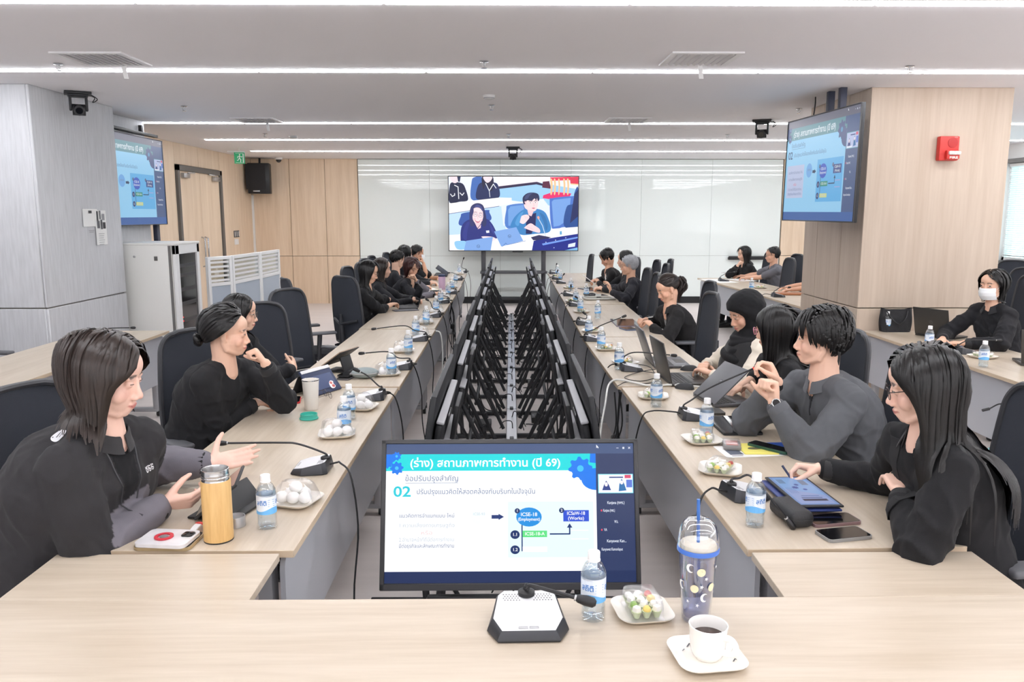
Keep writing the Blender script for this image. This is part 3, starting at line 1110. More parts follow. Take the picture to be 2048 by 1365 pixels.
    s([(268, 640), (300, 545), (330, 530), (312, 600), (300, 690)], (54, 62, 142))
    s([(500, 540), (530, 580), (548, 640), (520, 610)], (58, 66, 148))
    h([(470, 603), (497, 600), (500, 620), (474, 623)], (240, 246, 255))
    s([(200, 700), (260, 690), (300, 700), (290, 760), (220, 760)], (150, 205, 245))
    s([(430, 655), (520, 655), (560, 680), (500, 690)], (255, 228, 232))
    # man
    s([(680, 570), (700, 510), (740, 460), (800, 420), (900, 415), (970, 440), (1005, 500), (1028, 580), (1000, 620), (900, 630), (780, 640), (720, 600)], (62, 134, 198))
    h([(815, 470), (900, 450), (895, 560), (860, 630), (812, 630)], (34, 38, 92))
    s([(800, 400), (800, 320), (850, 300), (910, 310), (915, 380), (895, 430), (850, 435)], (255, 222, 224))
    s([(790, 370), (785, 320), (820, 285), (870, 277), (915, 290), (928, 330), (915, 350), (900, 320), (860, 345), (820, 345), (808, 375)], (40, 46, 84))
    h([(825, 425), (880, 432), (860, 480), (835, 470)], (246, 208, 214))
    s([(750, 520), (770, 480), (820, 465), (842, 485), (830, 510), (790, 545)], (255, 224, 228))
    s([(800, 575), (850, 540), (890, 560), (930, 590), (930, 620), (880, 610), (810, 585)], (255, 218, 224))
    for ex, ey in ((850, 364), (893, 362)):
        c.line(q([(ex - 13, ey - 12), (ex, ey - 16), (ex + 12, ey - 12)]), .06, (60, 52, 84))
        s([(ex - 10, ey), (ex, ey - 5), (ex + 10, ey), (ex, ey + 4)], (250, 246, 250))
        s([(ex - 4, ey), (ex, ey - 4), (ex + 4, ey), (ex, ey + 4)], (50, 44, 76))
    c.line(q([(876, 366), (884, 390), (874, 394)]), .04, (230, 180, 190))
    s([(862, 410), (876, 405), (892, 409), (878, 417)], (214, 120, 140))
    s([(806, 372), (800, 356), (810, 352), (816, 372), (812, 388)], (250, 204, 212))
    s([(800, 330), (822, 292), (868, 282), (846, 300), (826, 330)], (64, 72, 116))
    s([(872, 318), (890, 300), (905, 318), (898, 350), (890, 330)], (40, 46, 84))
    s([(850, 325), (868, 305), (874, 330), (862, 350)], (40, 46, 84))
    s([(720, 540), (750, 470), (790, 440), (770, 490), (750, 560)], (84, 156, 216))
    s([(930, 450), (975, 480), (1000, 560), (985, 600), (960, 520)], (50, 116, 178))
    for fx in range(4):
        c.line(q([(800 + fx * 9, 478 + fx * 2), (812 + fx * 8, 500 - fx)]), .03, (236, 190, 198))
        c.line(q([(815 + fx * 14, 560 + fx * 6), (835 + fx * 14, 578 + fx * 6)]), .03, (236, 188, 196))
    c.line(q([(985, 660), (955, 560), (915, 490)]), .1, (196, 216, 240))
    s([(908, 485), (922, 478), (930, 495), (918, 505)], (240, 170, 150))
    h([(855, 660), (925, 640), (1030, 660), (960, 690), (875, 685)], (52, 50, 92))
    h([(1103, 608), (1120, 606), (1122, 636), (1104, 638)], (96, 170, 214))
    # laptops
    for pts, cx, cy in (([(300, 690), (530, 655), (510, 773), (280, 773)], 404, 738), ([(540, 610), (730, 572), (790, 690), (600, 740)], 672, 650)):
        h(pts, (132, 172, 232))
        u, v = q([(cx, cy)])[0]
        c.disc(u, v, .21, .2, (70, 96, 150)).disc(u, v, .17, .16, (136, 176, 234)).text('hp', u, v, .26, (66, 92, 146), .01)
    c.line(q([(610, 740), (640, 710), (655, 725), (810, 690)]), .05, (70, 110, 180))
    # displays at the lower right
    h([(880, 690), (1258, 630), (1258, 773), (865, 773)], (30, 44, 140))
    h([(950, 715), (1258, 655), (1258, 668), (960, 730)], (120, 160, 235))
    h([(1178, 720), (1240, 705), (1235, 740), (1175, 748)], (226, 236, 255))
    h([(1145, 773), (1258, 748), (1258, 773)], (130, 190, 235))
    for x, y in ((1068, 685), (985, 703), (1155, 665), (1055, 750)):
        u, v = q([(x, y)])[0]
        c.disc(u, v, .07, .07, (200, 210, 240), 8)
    return c


def screen_fn(P00, P10, P01):
    """u 0..16 along P00->P10, v 0..9 along P00->P01, lifted along the normal"""
    P00, P10, P01 = (np.array(p, float) for p in (P00, P10, P01))
    du, dv = (P10 - P00) / 16, (P01 - P00) / 9
    n = np.cross(du, dv)
    n /= np.linalg.norm(n)
    return lambda u, v, l: P00 + du * u + dv * v + n * (l + .0006)


def basis(x, z):
    """3x3 with columns x, y, z from the side direction and the facing normal"""
    x = np.array(x, float) / np.linalg.norm(x)
    z = np.array(z, float) / np.linalg.norm(z)
    y = np.cross(z, x)
    y /= np.linalg.norm(y)
    x = np.cross(y, z)
    return np.stack([x, y, z], 1)


def flat_display(name, label, cat, center, R, w, h, canvas, gmat, bezel=.012, depth=.045, bezel_bottom=None):
    """R columns: to the side, up the screen, out of the screen"""
    t = thing(name, label, cat, center)
    bb = bezel_bottom or bezel
    G().rbox(R @ np.array([0, 0, -depth / 2]), (w, h, depth), .006, 2, R=R).obj('display_panel', M_softblack, t)
    fr = G()
    for cx, cy, sx, sy in ((0, h / 2 - bezel / 2, w, bezel), (0, -h / 2 + bb / 2, w, bb), (-w / 2 + bezel / 2, 0, bezel, h - .001), (w / 2 - bezel / 2, 0, bezel, h - .001)):
        fr.rbox(R @ np.array([cx, cy, .002]), (sx, sy, .012), .003, 1, R=R)
    fr.obj('bezel', mat('display_bezel', (52, 52, 54), .4), t)
    x0, x1, y0, y1 = -w / 2 + bezel, w / 2 - bezel, -h / 2 + bb, h / 2 - bezel
    f = screen_fn(R @ np.array([x0, y0, .0]), R @ np.array([x1, y0, .0]), R @ np.array([x0, y1, .0]))
    canvas.obj('screen', gmat, t, f, lift=.00004)
    return t


G_bright = glow('display_light_bright', 1.12)
G_dim = glow('display_light_soft', .8)
G_video = glow('display_light_video', 1.08)

# front monitor, leaning back behind the front table
b, tp = atD(1018.5, 1181, 2.91), atD(1022.5, 879, 2.985)
up = tp - b
R = basis((cos(.003), sin(.003), 0), np.cross((1, 0, 0), up))
fm = flat_display('monitor', 'large black monitor showing a slide, leaning back behind the front table', 'monitor', (b + tp) / 2, R, .952, np.linalg.norm(up), slide(PAL_BRIGHT), G_bright, .017, .04, .026)
G().rbox(R @ np.array([0, -.1, -.08]), (.5, .3, .09), .012, R=R).obj('back_housing', M_softblack, fm)
G().tube([(-.3, .18, -.62), (-.25, .1, -.2)], .018).tube([(.3, .18, -.62), (.25, .1, -.2)], .018).tube([(-.25, .1, -.2), (.25, .1, -.2)], .02).obj('stand_frame', M_softblack, fm)
for s_ in (-1, 1):
    G().rbox((s_ * .3, .05, -.628), (.05, .6, .03), .008).obj('floor_bar', M_softblack, fm)
G().rbox(R @ np.array([0, -.33, -.07]), (.62, .06, .05), .008, R=R).obj('lower_bracket', M_black, fm)

# screen on the timber pillar
a, b_, c_, d_ = atD(1571, 247, 7.62), atD(1716, 208, 6.22), atD(1571, 440.5, 7.62), atD(1716, 444.5, 6.22)
cen = (a + b_ + c_ + d_) / 4
sx = (b_ + d_) / 2 - (a + c_) / 2
upv = (a + b_) / 2 - (c_ + d_) / 2
R = basis(sx, np.cross(sx, upv))
w_, h_ = np.linalg.norm(sx), np.linalg.norm(upv)
tv = flat_display('wall_screen', 'wide screen showing the slide, mounted on the timber pillar', 'screen', cen, R, w_, h_, slide(PAL_DIM), G_dim, .01, .03)
zc = ZC - cen[2]
G().rbox(R @ np.array([0, 0, -.1]), (.6, .4, .1), .01, R=R).obj('mount', M_softblack, tv)
for s_ in (-.06, .16):
    p0 = R @ np.array([s_, .2, -.1])
    G().rbox((p0[0], p0[1], (p0[2] + zc) / 2), (.055, .055, zc - p0[2]), .004).obj('ceiling_post', mat('dark_blue_steel', (44, 48, 66), .45), tv)
G().tube(spline([R @ np.array([-.4, .3, -.08]), R @ np.array([-.38, .55, -.1]), R @ np.array([-.38, zc, -.1])], 10), .006, 6).obj('cord', M_cable, tv)

# screen behind the grey pillar
Xs = -4.0
a, b_ = atX(328, 283, Xs), atX(330, 449.5, Xs)
hz_ = a[2] - b_[2]
wz = hz_ * 16 / 9
R = basis((0, 1, 0), (1, 0, 0))
cen = np.array([Xs, (a[1] + b_[1]) / 2 - wz / 2, (a[2] + b_[2]) / 2])
tv = flat_display('wall_screen', 'wide screen showing the slide, half hidden by the grey pillar', 'screen', cen, R, wz, hz_, slide(PAL_DIM), G_dim, .01, .03)
G().rbox((-.06, 0, .0), (.05, .6, .4), .01).obj('mount', M_softblack, tv)
G().rbox((-.075, 0, hz_ / 2 + .05), (.06, wz * 1.02, .03), .006).rbox((-.075, -.2, hz_ / 2 + .09), (.04, .05, .1), .006).rbox((-.075, .5, hz_ / 2 + .09), (.04, .05, .1), .006).obj('mount_rail', M_softblack, tv)
G().rbox((-.08, wz / 2 - .12, -cen[2] / 2 - .2), (.05, .08, cen[2] - .4), .006).obj('floor_post', mat('dark_blue_steel', (44, 48, 66), .45), tv)
struct(G().rbox((-4.14, 8.85, 1.39), (.06, 1.25, 2.78), .004).obj('partition_1', M_fabricwall))

# big wall screen on its floor stand
a, d_ = atY(895.5, 352, 15.25), atY(1156.5, 502.5, 15.25)
w_, h_ = d_[0] - a[0], a[2] - d_[2]
cen = np.array([(a[0] + d_[0]) / 2, 15.25, (a[2] + d_[2]) / 2])
tv = flat_display('wall_screen', 'very large screen with a video call on a floor stand by the glass wall', 'screen', cen, basis((1, 0, 0), (0, -1, 0)), w_, h_, video(), G_video, .014, .05)
for px in (967, 1087):
    p = atY(px, 520, 15.33)
    G().rbox((p[0] - cen[0], .1, (-cen[2] + .05 - .2) / 2), (.085, .07, cen[2] - .1 + .2), .008).obj('stand_post', mat('stand_post_grey', (70, 70, 74), .4), tv)
    G().rbox((p[0] - cen[0], .0, -cen[2] + .09), (.12, .7, .05), .01).obj('stand_foot', M_softblack, tv)
p = atY(1027, 544, 15.3)
G().rbox((p[0] - cen[0], -.02, p[2] - cen[2]), (1.26, .36, .04), .01).obj('stand_shelf', mat('stand_post_grey', (70, 70, 74), .4), tv)
G().rbox((p[0] - cen[0], .02, -cen[2] + .14), (1.2, .1, .06), .01).obj('stand_beam', M_softblack, tv)
G().rbox((.08, -.0, -h_ / 2 - .01), (.2, .02, .02), .004).obj('logo_strip', M_softblack, tv)

# ------------------------------------------------------------------ two rows of displays between the tables
M_scr_off = mat('display_glass_off', (20, 24, 34), .12, spec=.6)


def make_display():
    """row runs along y, the screen faces -x, the back faces +x"""
    t = thing('floor_display', '', 'monitor')
    th = radians(9)
    R = basis((0, -1, 0), (-cos(th), 0, sin(th)))          # columns: side, up, out of the screen
    H, Wd = .57, 1.02
    top = np.array([0, 0, 1.0])
    c = top - R[:, 1] * H / 2

    def L(x, y, z):
        return c + R @ np.array([x, y, z])
    G().rbox(L(0, 0, -.013), (Wd, H, .024), .006, 2, R=R).obj('display_panel', M_softblack, t)
    G().box(L(0, 0, .0005), (Wd - .03, H - .03, .003), R=R).obj('screen', M_scr_off, t)
    h1 = G().rbox(L(.0, -.02, -.048), (.9, .34, .03), .012, 2, R=R).obj('back_housing', M_softblack, t)
    G().rbox(L(.0, .157, -.05), (.88, .012, .034), .003, 1, R=R).obj('cover_strip', M_silverstrip, h1)
    h2 = G().rbox(L(.04, -.10, -.079), (.7, .2, .034), .012, 2, R=R).obj('connector_housing', M_softblack, t)
    G().rbox(L(.04, .006, -.081), (.68, .012, .038), .003, 1, R=R).obj('cover_strip', M_silverstrip, h2)
    G().rbox(L(0, .0, -.1), (.3, .34, .02), .004, R=R).obj('bracket_plate', M_black, t)
    for k in range(4):
        G().lathe([(0, 0), (.008, 0), (.008, .004), (0, .005)], 8, c=L(-.06 + .04 * k, .1, -.065), R=R @ rotx(pi)).obj('screw', M_alu, h1)
    at = L(0, -.06, -.11)
    for y in (-.33, .0, .33):
        G().tube([(at[0] - .02, y, at[2] - .05), (0.27, y * 1.0, .07)], .0135, 10).tube([np.array([at[0] - .02, y, at[2] - .05]) * .55 + np.array([0.27, y, .07]) * .45 + np.array([0, 0, .012]),
              np.array([at[0] - .02, y, at[2] - .05]) * .48 + np.array([0.27, y, .07]) * .52 + np.array([0, 0, .014])], .02, 10).obj('strut', M_softblack, t)
    for y in (-.36, .36):
        G().rbox((-.0, y, .022), (.6, .04, .03), .005).obj('floor_bar', M_softblack, t)
        G().tube([(-.05, y, .04), (-.08, y, .5)], .016, 10).obj('upright', M_softblack, t)
        G().tube([(-.09, y, .42), (.1, y, .035)], .011, 8).obj('brace', M_softblack, t)
    G().tube([(.06, -.45, .3), (.06, .45, .3)], .013, 8).obj('cross_tube', M_softblack, t)
    G().rbox((.12, -.1, .045), (.1, .18, .05), .008).obj('power_box', M_black, t)
    G().tube(spline([L(.1, -.2, -.13), (.1, -.15, .35), (.16, -.1, .2), (.2, 0, .09), (.23, .1, .08)], 18), .005, 6).tube(spline([L(-.2, -.2, -.13), (.05, .2, .3), (.1, .25, .1), (.22, .2, .07)], 18), .005, 6).tube(spline([(.22, .1, .08), (.2, .2, .16), (.25, .26, .1), (.24, .38, .07)], 16), .004, 6).obj('cable_bundle', M_cable, t)
    return t


cx0, cx1 = .036, .13
for k in range(8):
    y = 3.72 + 1.36 * k
    cx = cx0 + (cx1 - cx0) * (y - 3) / 10
    first_or_dup(ST, 'disp', make_display, (cx - .335, y, 0), -.009, 'floor-stand display facing the door-side tables, %s in its row from the camera' % ORD[k], 'row of displays facing the door side')
    dup(ST['disp'], (cx + .335, y, 0), pi - .009, 'floor-stand display facing the window-side tables, %s in its row from the camera' % ORD[k], 'row of displays facing the window side')
# cable trunking down the middle, in lengths
tk = thing('cable_trunking', 'silver floor trunking running between the two rows of displays', 'cable duct', (cx0, 3.0, 0))
d = (cx1 - cx0) / 10
k = 0
y = 0.0
while y < 10.4:
    G().rbox((d * (y + .47), y + .47, .03), (.085, .935, .06), .004, 1, R=rotz(-.009)).obj('trunking_length', M_alu, tk)
    G().rbox((d * (y + .94), y + .945, .066), (.03, .07, .014), .003, 1).obj('outlet_plate', M_black, tk)
    G().tube(spline([(d * y + .01, y + .3, .06), (d * y, y + .33, .11), (d * y - .06, y + .4, .09), (d * y - .09, y + .45, .02)], 14), .004, 6).tube(spline([(d * y + .01, y + .66, .06), (d * y + .03, y + .62, .12), (d * y + .08, y + .56, .09), (d * y + .12, y + .5, .02)], 14), .004, 6).obj('plug_lead', M_cable, tk)
    y += .95

# ------------------------------------------------------------------ server rack, partitions
M_rack = mat('rack_cream_steel', (234, 233, 228), .45)
M_smoke = mat('smoked_glass', (22, 20, 22), .08, spec=.6)
x0, y0 = atD(243, 600, 8.32)[0], 8.3
x1 = atD(364, 600, 8.4)[0]
y1 = 8.95
HR = 1.445
rk = thing('server_rack', 'cream server cabinet with smoked glass door beside the grey pillar', 'cabinet', ((x0 + x1) / 2, (y0 + y1) / 2, 0))
wx, wy = x1 - x0, y1 - y0
G().rbox((0, 0, HR / 2), (wx - .07, wy, HR - .04), .004).obj('body', M_rack, rk)
G().rbox((0, 0, HR - .012), (wx + .02, wy + .02, .024), .005).obj('lid', M_rack, rk)
G().rbox((wx / 2 - .055, -wy / 2 - .001, HR / 2), (.03, .006, HR - .06), .001, 1).obj('gap_strip', mat('grey_shadow_gap', (112, 110, 108), .6), rk)
df = G()
for yy, zz, sy, sz in ((-wy / 2 + .045, HR / 2, .09, HR - .05), (wy / 2 - .035, HR / 2, .07, HR - .05), (0, HR - .07, wy, .1), (0, .06, wy, .1)):
    df.rbox((wx / 2 - .012, yy, zz), (.035, sy, sz), .004, 1)
df = df.obj('door_frame', M_white, rk)
G().box((wx / 2 - .018, 0, HR / 2), (.006, wy - .14, HR - .2)).obj('door_glass', M_smoke, rk)
for z in (.2, .5, .62, .8, .95, 1.1, 1.2):
    G().rbox((wx / 2 - .012, 0, z), (.006, wy - .2, .04), .002, 1).obj('equipment_front', mat('rack_unit_dark', (44, 42, 44), .35), rk)
for z in (.62, .66):
    G().box((wx / 2 - .006, -.2, z), (.004, .012, .008)).obj('status_light', mat('red_lamp', (255, 40, 40), .4, emit=(255, 40, 40), estr=2.5), rk)
G().lathe([(0, 0), (.012, 0), (.012, .006), (0, .007)], 12, c=(-.12, -wy / 2, HR - .14), R=rotx(pi / 2)).obj('side_lock', M_alu, rk)
G().rbox((.1, -wy / 2 - .004, HR - .16), (.035, .012, .045), .004).obj('side_latch', M_darkframe, rk)
for sx_ in (-1, 1):
    for sy_ in (-1, 1):
        G().tube([(sx_ * wx * .4 - .02, sy_ * wy * .4, .03), (sx_ * wx * .4 + .02, sy_ * wy * .4, .03)], .03, 12).obj('caster', M_black, rk)

M_panelblue = mat('grey_blue_infill', (176, 186, 198), .35)


def make_partition(w, h=1.24, tinted=False):
    t = thing('office_partition', '', 'partition')
    fr = G()
    for x in (-w / 2 + .02, w / 2 - .02):
        fr.rbox((x, 0, h / 2), (.04, .05, h), .005, 1)
    for z in (h - .02, h - .33, .05):
        fr.rbox((0, 0, z), (w - .07, .046, .04), .004, 1)
    fr.obj('frame', M_white, t)
    G().box((0, 0, (h - .33) / 2 + .03), (w - .08, .02, h - .42)).obj('lower_infill', M_panelblue, t)
    G().box((0, .004, h - .175), (w - .08, .004, .27)).obj('window_pane', thin_clear('partition_glass', (236, 242, 242), .12), t)
    first = None
    for k in range(5):
        if first is None:
            first = o = G().box((0, -.004, 0), (w - .085, .004, .026)).obj('frosted_band', M_white, t)
        else:
            o = first.copy()
            COL.objects.link(o)
        o.location = (0, 0, h - .285 + k * .054)
    return t


pts = [atD(412, 520, 9.35), atD(462, 520, 9.7), atD(518, 520, 10.6), atD(557, 520, 11.4)]
for i, lb in enumerate(('white slatted office partition fixed beside the server cabinet', 'white office partition, the middle one of three with slatted windows', 'white office partition standing farthest from the server cabinet')):
    a, b_ = pts[i], pts[i + 1]
    t = make_partition(np.linalg.norm((b_ - a)[:2]) - .01)
    t.location = ((a[0] + b_[0]) / 2, (a[1] + b_[1]) / 2, 0)
    t.rotation_euler = (0, 0, atan2(b_[1] - a[1], b_[0] - a[0]))
    tag(t, lb, None, 'white office partitions')

# ------------------------------------------------------------------ small things on walls and ceiling
p = atY(516, 357, 15.3)
sp = thing('loudspeaker', 'black loudspeaker hung in the timber corner by the door', 'speaker', p)
G().rbox((0, .1, 0), (.4, .3, .56), .015, R=rotz(.18)).obj('cabinet', M_black, sp)
G().rbox((-.027, -.052, .03), (.36, .012, .46), .006, R=rotz(.18)).obj('grille', mat('speaker_grille', (30, 30, 33), .7, bump=.4, bscale=900), sp)
G().rbox((-.02, -.06, -.235), (.12, .006, .022), .002, R=rotz(.18)).obj('name_plate', M_alu, sp)
G().tube([(-.02, .2, .28), (-.02, .22, .38)], .02, 10).obj('bracket', M_softblack, sp)
struct(G().b2((XL + .02, YB - .07, 0), (XL + .055, YB - .035, 2.1)).obj('trim_1', M_white))

p = T(478, 296, ZC)
p = np.array([p[0], p[1], 2.62])
ex = thing('exit_sign', 'green exit sign with a running figure hanging near the door', 'sign', p)
G().rbox((0, 0, 0), (.2, .03, .22), .004, R=rotz(.5)).obj('sign_panel', mat('sign_green', (20, 150, 96), .4, emit=(20, 160, 100), estr=.25), ex)
c = Canvas()
c.disc(.0, .07, .013, .013, (250, 255, 250)).line([(0, .05), (-.005, .0), (.02, -.03), (.015, -.075)], .016, (250, 255, 250)).line([(-.005, 0), (-.03, -.04), (-.05, -.045)], .014, (250, 255, 250)).line([(.0, .04), (.035, .02), (.045, .035)], .011, (250, 255, 250)).line([(0, .04), (-.035, .03), (-.04, 0)], .011, (250, 255, 250))
c.rect(.058, -.085, .08, .085, (250, 255, 250)).line([(-.08, .09), (.08, .09)], .006, (250, 255, 250)).line([(-.08, -.09), (.08, -.09)], .006, (250, 255, 250))
Rz = rotz(.5)
c.obj('running_figure', printed(), ex, lambda u, v, l: Rz @ np.array([u, -.0156 - l, v]), .0002)
ex.scale = (.8, .8, .8)
G().rbox((-.07, 0, .125), (.34, .03, .03), .006, R=Rz).tube([(0, 0, .13), (0, 0, (ZC - p[2]) / .8)], .008, 8).obj('hanger', M_white, ex)

p = atX(473, 476, XL + .02)
sw = thing('wall_switches', 'group of dark light switches over a white plate beside the door', 'switch', p)
for k in range(3):
    G().rbox((.006, -.1 + .1 * k, .07), (.014, .075, .12), .004).obj('switch_plate', mat('switch_dark', (70, 70, 70), .4), sw)
    G().rbox((.014, -.1 + .1 * k, .07), (.006, .03, .09), .002).obj('rocker', M_white, sw)
G().rbox((.006, -.02, -.07), (.014, .2, .1), .004).obj('outlet_plate', M_white, sw)

p = atY(1896, 298, 6.87)
fa = thing('fire_alarm', 'red wall fire alarm with clear strobe on the timber pillar', 'alarm', p)
M_red = mat('alarm_red', (205, 52, 46), .4)
G().rbox((-.02, -.03, 0), (.165, .06, .2), .01).obj('housing', M_red, fa)
G().lathe([(.0, .0), (.042, .0), (.042, .004), (.036, .006), (.0, .006)], 24, c=(.005, -.06, .045), R=rotx(pi / 2)).obj('sounder_grille', mat('alarm_dark_red', (176, 40, 38), .5), fa)
G().rbox((.0, -.07, -.055), (.11, .05, .075), .012).obj('strobe_base', M_red, fa)
G().rbox((.005, -.1, -.04), (.1, .03, .032), .01).obj('strobe_lens', mat('strobe_clear', (220, 216, 214), .12, spec=.8, var=.3, vscale=60), fa)
c = Canvas()
c.text('FIRE', 0, 0, .026, (245, 225, 220), .03, maxw=.07)
c.obj('lettering', printed(), fa, lambda u, v, l: np.array([u + .002, -.0962 - l, -.078 + v]))
c = Canvas()
c.text('WHEELOCK', 0, 0, .008, (240, 210, 205), .02, maxw=.03)
c.obj('maker_lettering', printed(), fa, lambda u, v, l: np.array([u + .03, -.0602 - l, .09 + v]))

M_paper = mat('white_paper', (240, 240, 238), .8)
Xp = -3.838
for i, (q0, q1, lb) in enumerate((((163, 418), (195, 453), 'square white notice with a clip on the grey pillar'), ((187, 421), (214, 489), 'long white notice with small pictures on the grey pillar'))):
    a, b_ = atX(q0[0], q0[1], Xp), atX(q1[0], q1[1], Xp)
    h_ = a[2] - b_[2]
    w_ = b_[1] - a[1]
    cen = (a + b_) / 2
    t = thing('paper_notice', lb, 'notice', (Xp + .002 * i, cen[1], cen[2]))
    G().grid([[(.002 + .004 * abs(s_), s_ * w_ / 2, v * h_ / 2 - (.012 if s_ == 0 else 0)) for v in (-1, -.3, .3, 1)] for s_ in (-1, -.4, .4, 1)], thick=-.0012).obj('sheet', M_paper, t)
    c = Canvas()
    if i == 0:
        c.rect(-.03, h_ / 2 - .04, .03, h_ / 2 - .015, (50, 50, 52)).rect(-.05, -.12, .05, -.115, (150, 150, 152)).rect(-.04, -.135, .04, -.13, (150, 150, 152))
    else:
        for k, (u, v, w2, h2, g_) in enumerate(((-.06, .11, .03, .09, 60), (-.01, .12, .03, .08, 120), (.05, .1, .05, .06, 150), (-.05, .03, .05, .07, 90), (.01, .03, .03, .09, 70), (.06, .02, .05, .06, 40))):
            c.rect(u - w2 / 2, v - h2 / 2, u + w2 / 2, v + h2 / 2, (g_, g_, g_ + 4))
        for k in range(6):
            c.rect(-.06, -.06 - .02 * k, .05 - .01 * (k % 3), -.055 - .02 * k, (170, 170, 172))
    c.obj('print', printed(), t, lambda u, v, l: np.array([.0075 + l, u, v]))
p = atY(1491, 517, YB - .05)
mt = thing('marker_tray', 'black marker tray fixed to the white glass wall', 'tray', p)
G().rbox((0, -.03, 0), (.7, .07, .05), .006).obj('tray', M_black, mt)
G().rbox((0, -.06, .03), (.7, .008, .03), .003).obj('lip', M_black, mt)
# ------------------------------------------------------------------ office chairs
M_mesh = mat('chair_mesh_fabric', (50, 54, 63), .8, bump=.5, bscale=700)
M_seatfab = mat('chair_seat_fabric', (46, 48, 55), .85, bump=.3, bscale=500)
M_chairframe = mat('chair_black_frame', (52, 53, 57), .42)
M_arm = mat('armrest_grey_rubber', (92, 93, 97), .5)


def make_chair():
    """faces local +x; origin on the floor below the seat"""
    t = thing('office_chair', '', 'chair')
    zs = np.concatenate([np.linspace(0, .84, 10), np.linspace(.86, .97, 6), [.985, .995, 1.0]])
    us = np.linspace(-1, 1, 13)

    def back(u, v):
        z = .50 + .64 * v
        w = .235 - .045 * v ** 2 - .02 * (1 - v) ** 4
        w *= 1 - .36 * (1 - sqrt(max(0, 1 - max(0, (v - .86) / .14) ** 2)))
        x = -.23 - .02 * sin(pi * (v * 1.15)) - .1 * v ** 2 + .05 * v + .05 * u * u * (1 - .4 * v)
        return np.array([x, u * w, z])
    P = np.array([[back(u, v) for v in zs] for u in us])
    bk = G().grid(P, thick=.012).obj('backrest', M_mesh, t)
    rim = [back(-1, v) for v in zs] + [back(u, 1) + np.array([0, 0, .006]) for u in us[1:-1]] + [back(1, v) for v in zs[::-1]] + [back(u, 0) for u in us[::-1][1:-1]]
    G().tube(np.array(rim) + np.array([-.006, 0, 0]), .013, 8, close=True).obj('back_frame', M_chairframe, bk)
    G().tube([back(0, .0) + np.array([-.05, 0, -.08]), back(0, .15) + np.array([-.055, 0, 0]), back(0, .45) + np.array([-.05, 0, 0])], [.03, .026, .014], 10).tube([back(-.8, .36) + np.array([-.02, 0, 0]), back(0, .3) + np.array([-.06, 0, 0]), back(.8, .36) + np.array([-.02, 0, 0])], .014, 8).obj('back_support', M_chairframe, bk)
    sp = []
    for u in np.linspace(0, 1, 13):
        row = []
        for v in np.linspace(-1, 1, 11):
            x = -.22 + .47 * u
            w = .245 * (1 - .1 * abs(2 * u - 1) ** 4)
            z = .475 - .03 * max(0, (u - .82) / .18) ** 2 - .02 * abs(v) ** 6 + .008 * cos(pi * u)
            row.append((x, w * v, z))
        sp.append(row)
    G().grid(sp, thick=.055).obj('seat', M_seatfab, t)
    G().rbox((-.0, 0, .395), (.3, .26, .05), .015).tube([(-.13, 0, .4), (-.28, 0, .42), (-.3, 0, .48)], .026, 8).obj('tilt_mechanism', M_chairframe, t)
    for s in (-1, 1):
        a = G().rbox((.0, s * .285, .655), (.26, .085, .026), .012, 3).obj('armrest', M_arm, t)
        G().tube([(-.02, s * .2, .405), (-.03, s * .275, .43), (-.03, s * .285, .52), (-.02, s * .285, .645)], [.018, .02, .022, .022], 8, sq=1.4).obj('arm_post', M_chairframe, a)
    G().tube([(0, 0, .1), (0, 0, .24)], .026, 12).tube([(0, 0, .22), (0, 0, .39)], .016, 12).obj('gas_column', M_chairframe, t)
    for k in range(5):
        a = 2 * pi * k / 5 + .3
        d = np.array([cos(a), sin(a), 0])
        lg = G().tube([d * .02 + [0, 0, .115], d * .16 + [0, 0, .105], d * .31 + [0, 0, .075]], [.03, .022, .016], 8).obj('base_leg', M_chairframe, t)
        n = np.array([-d[1], d[0], 0])
        G().tube([d * .305 + n * .024 + [0, 0, .03], d * .305 - n * .024 + [0, 0, .03]], .028, 12).tube([d * .305 + [0, 0, .03], d * .305 + [0, 0, .075]], .008, 6).obj('caster', M_black, lg)
    return t


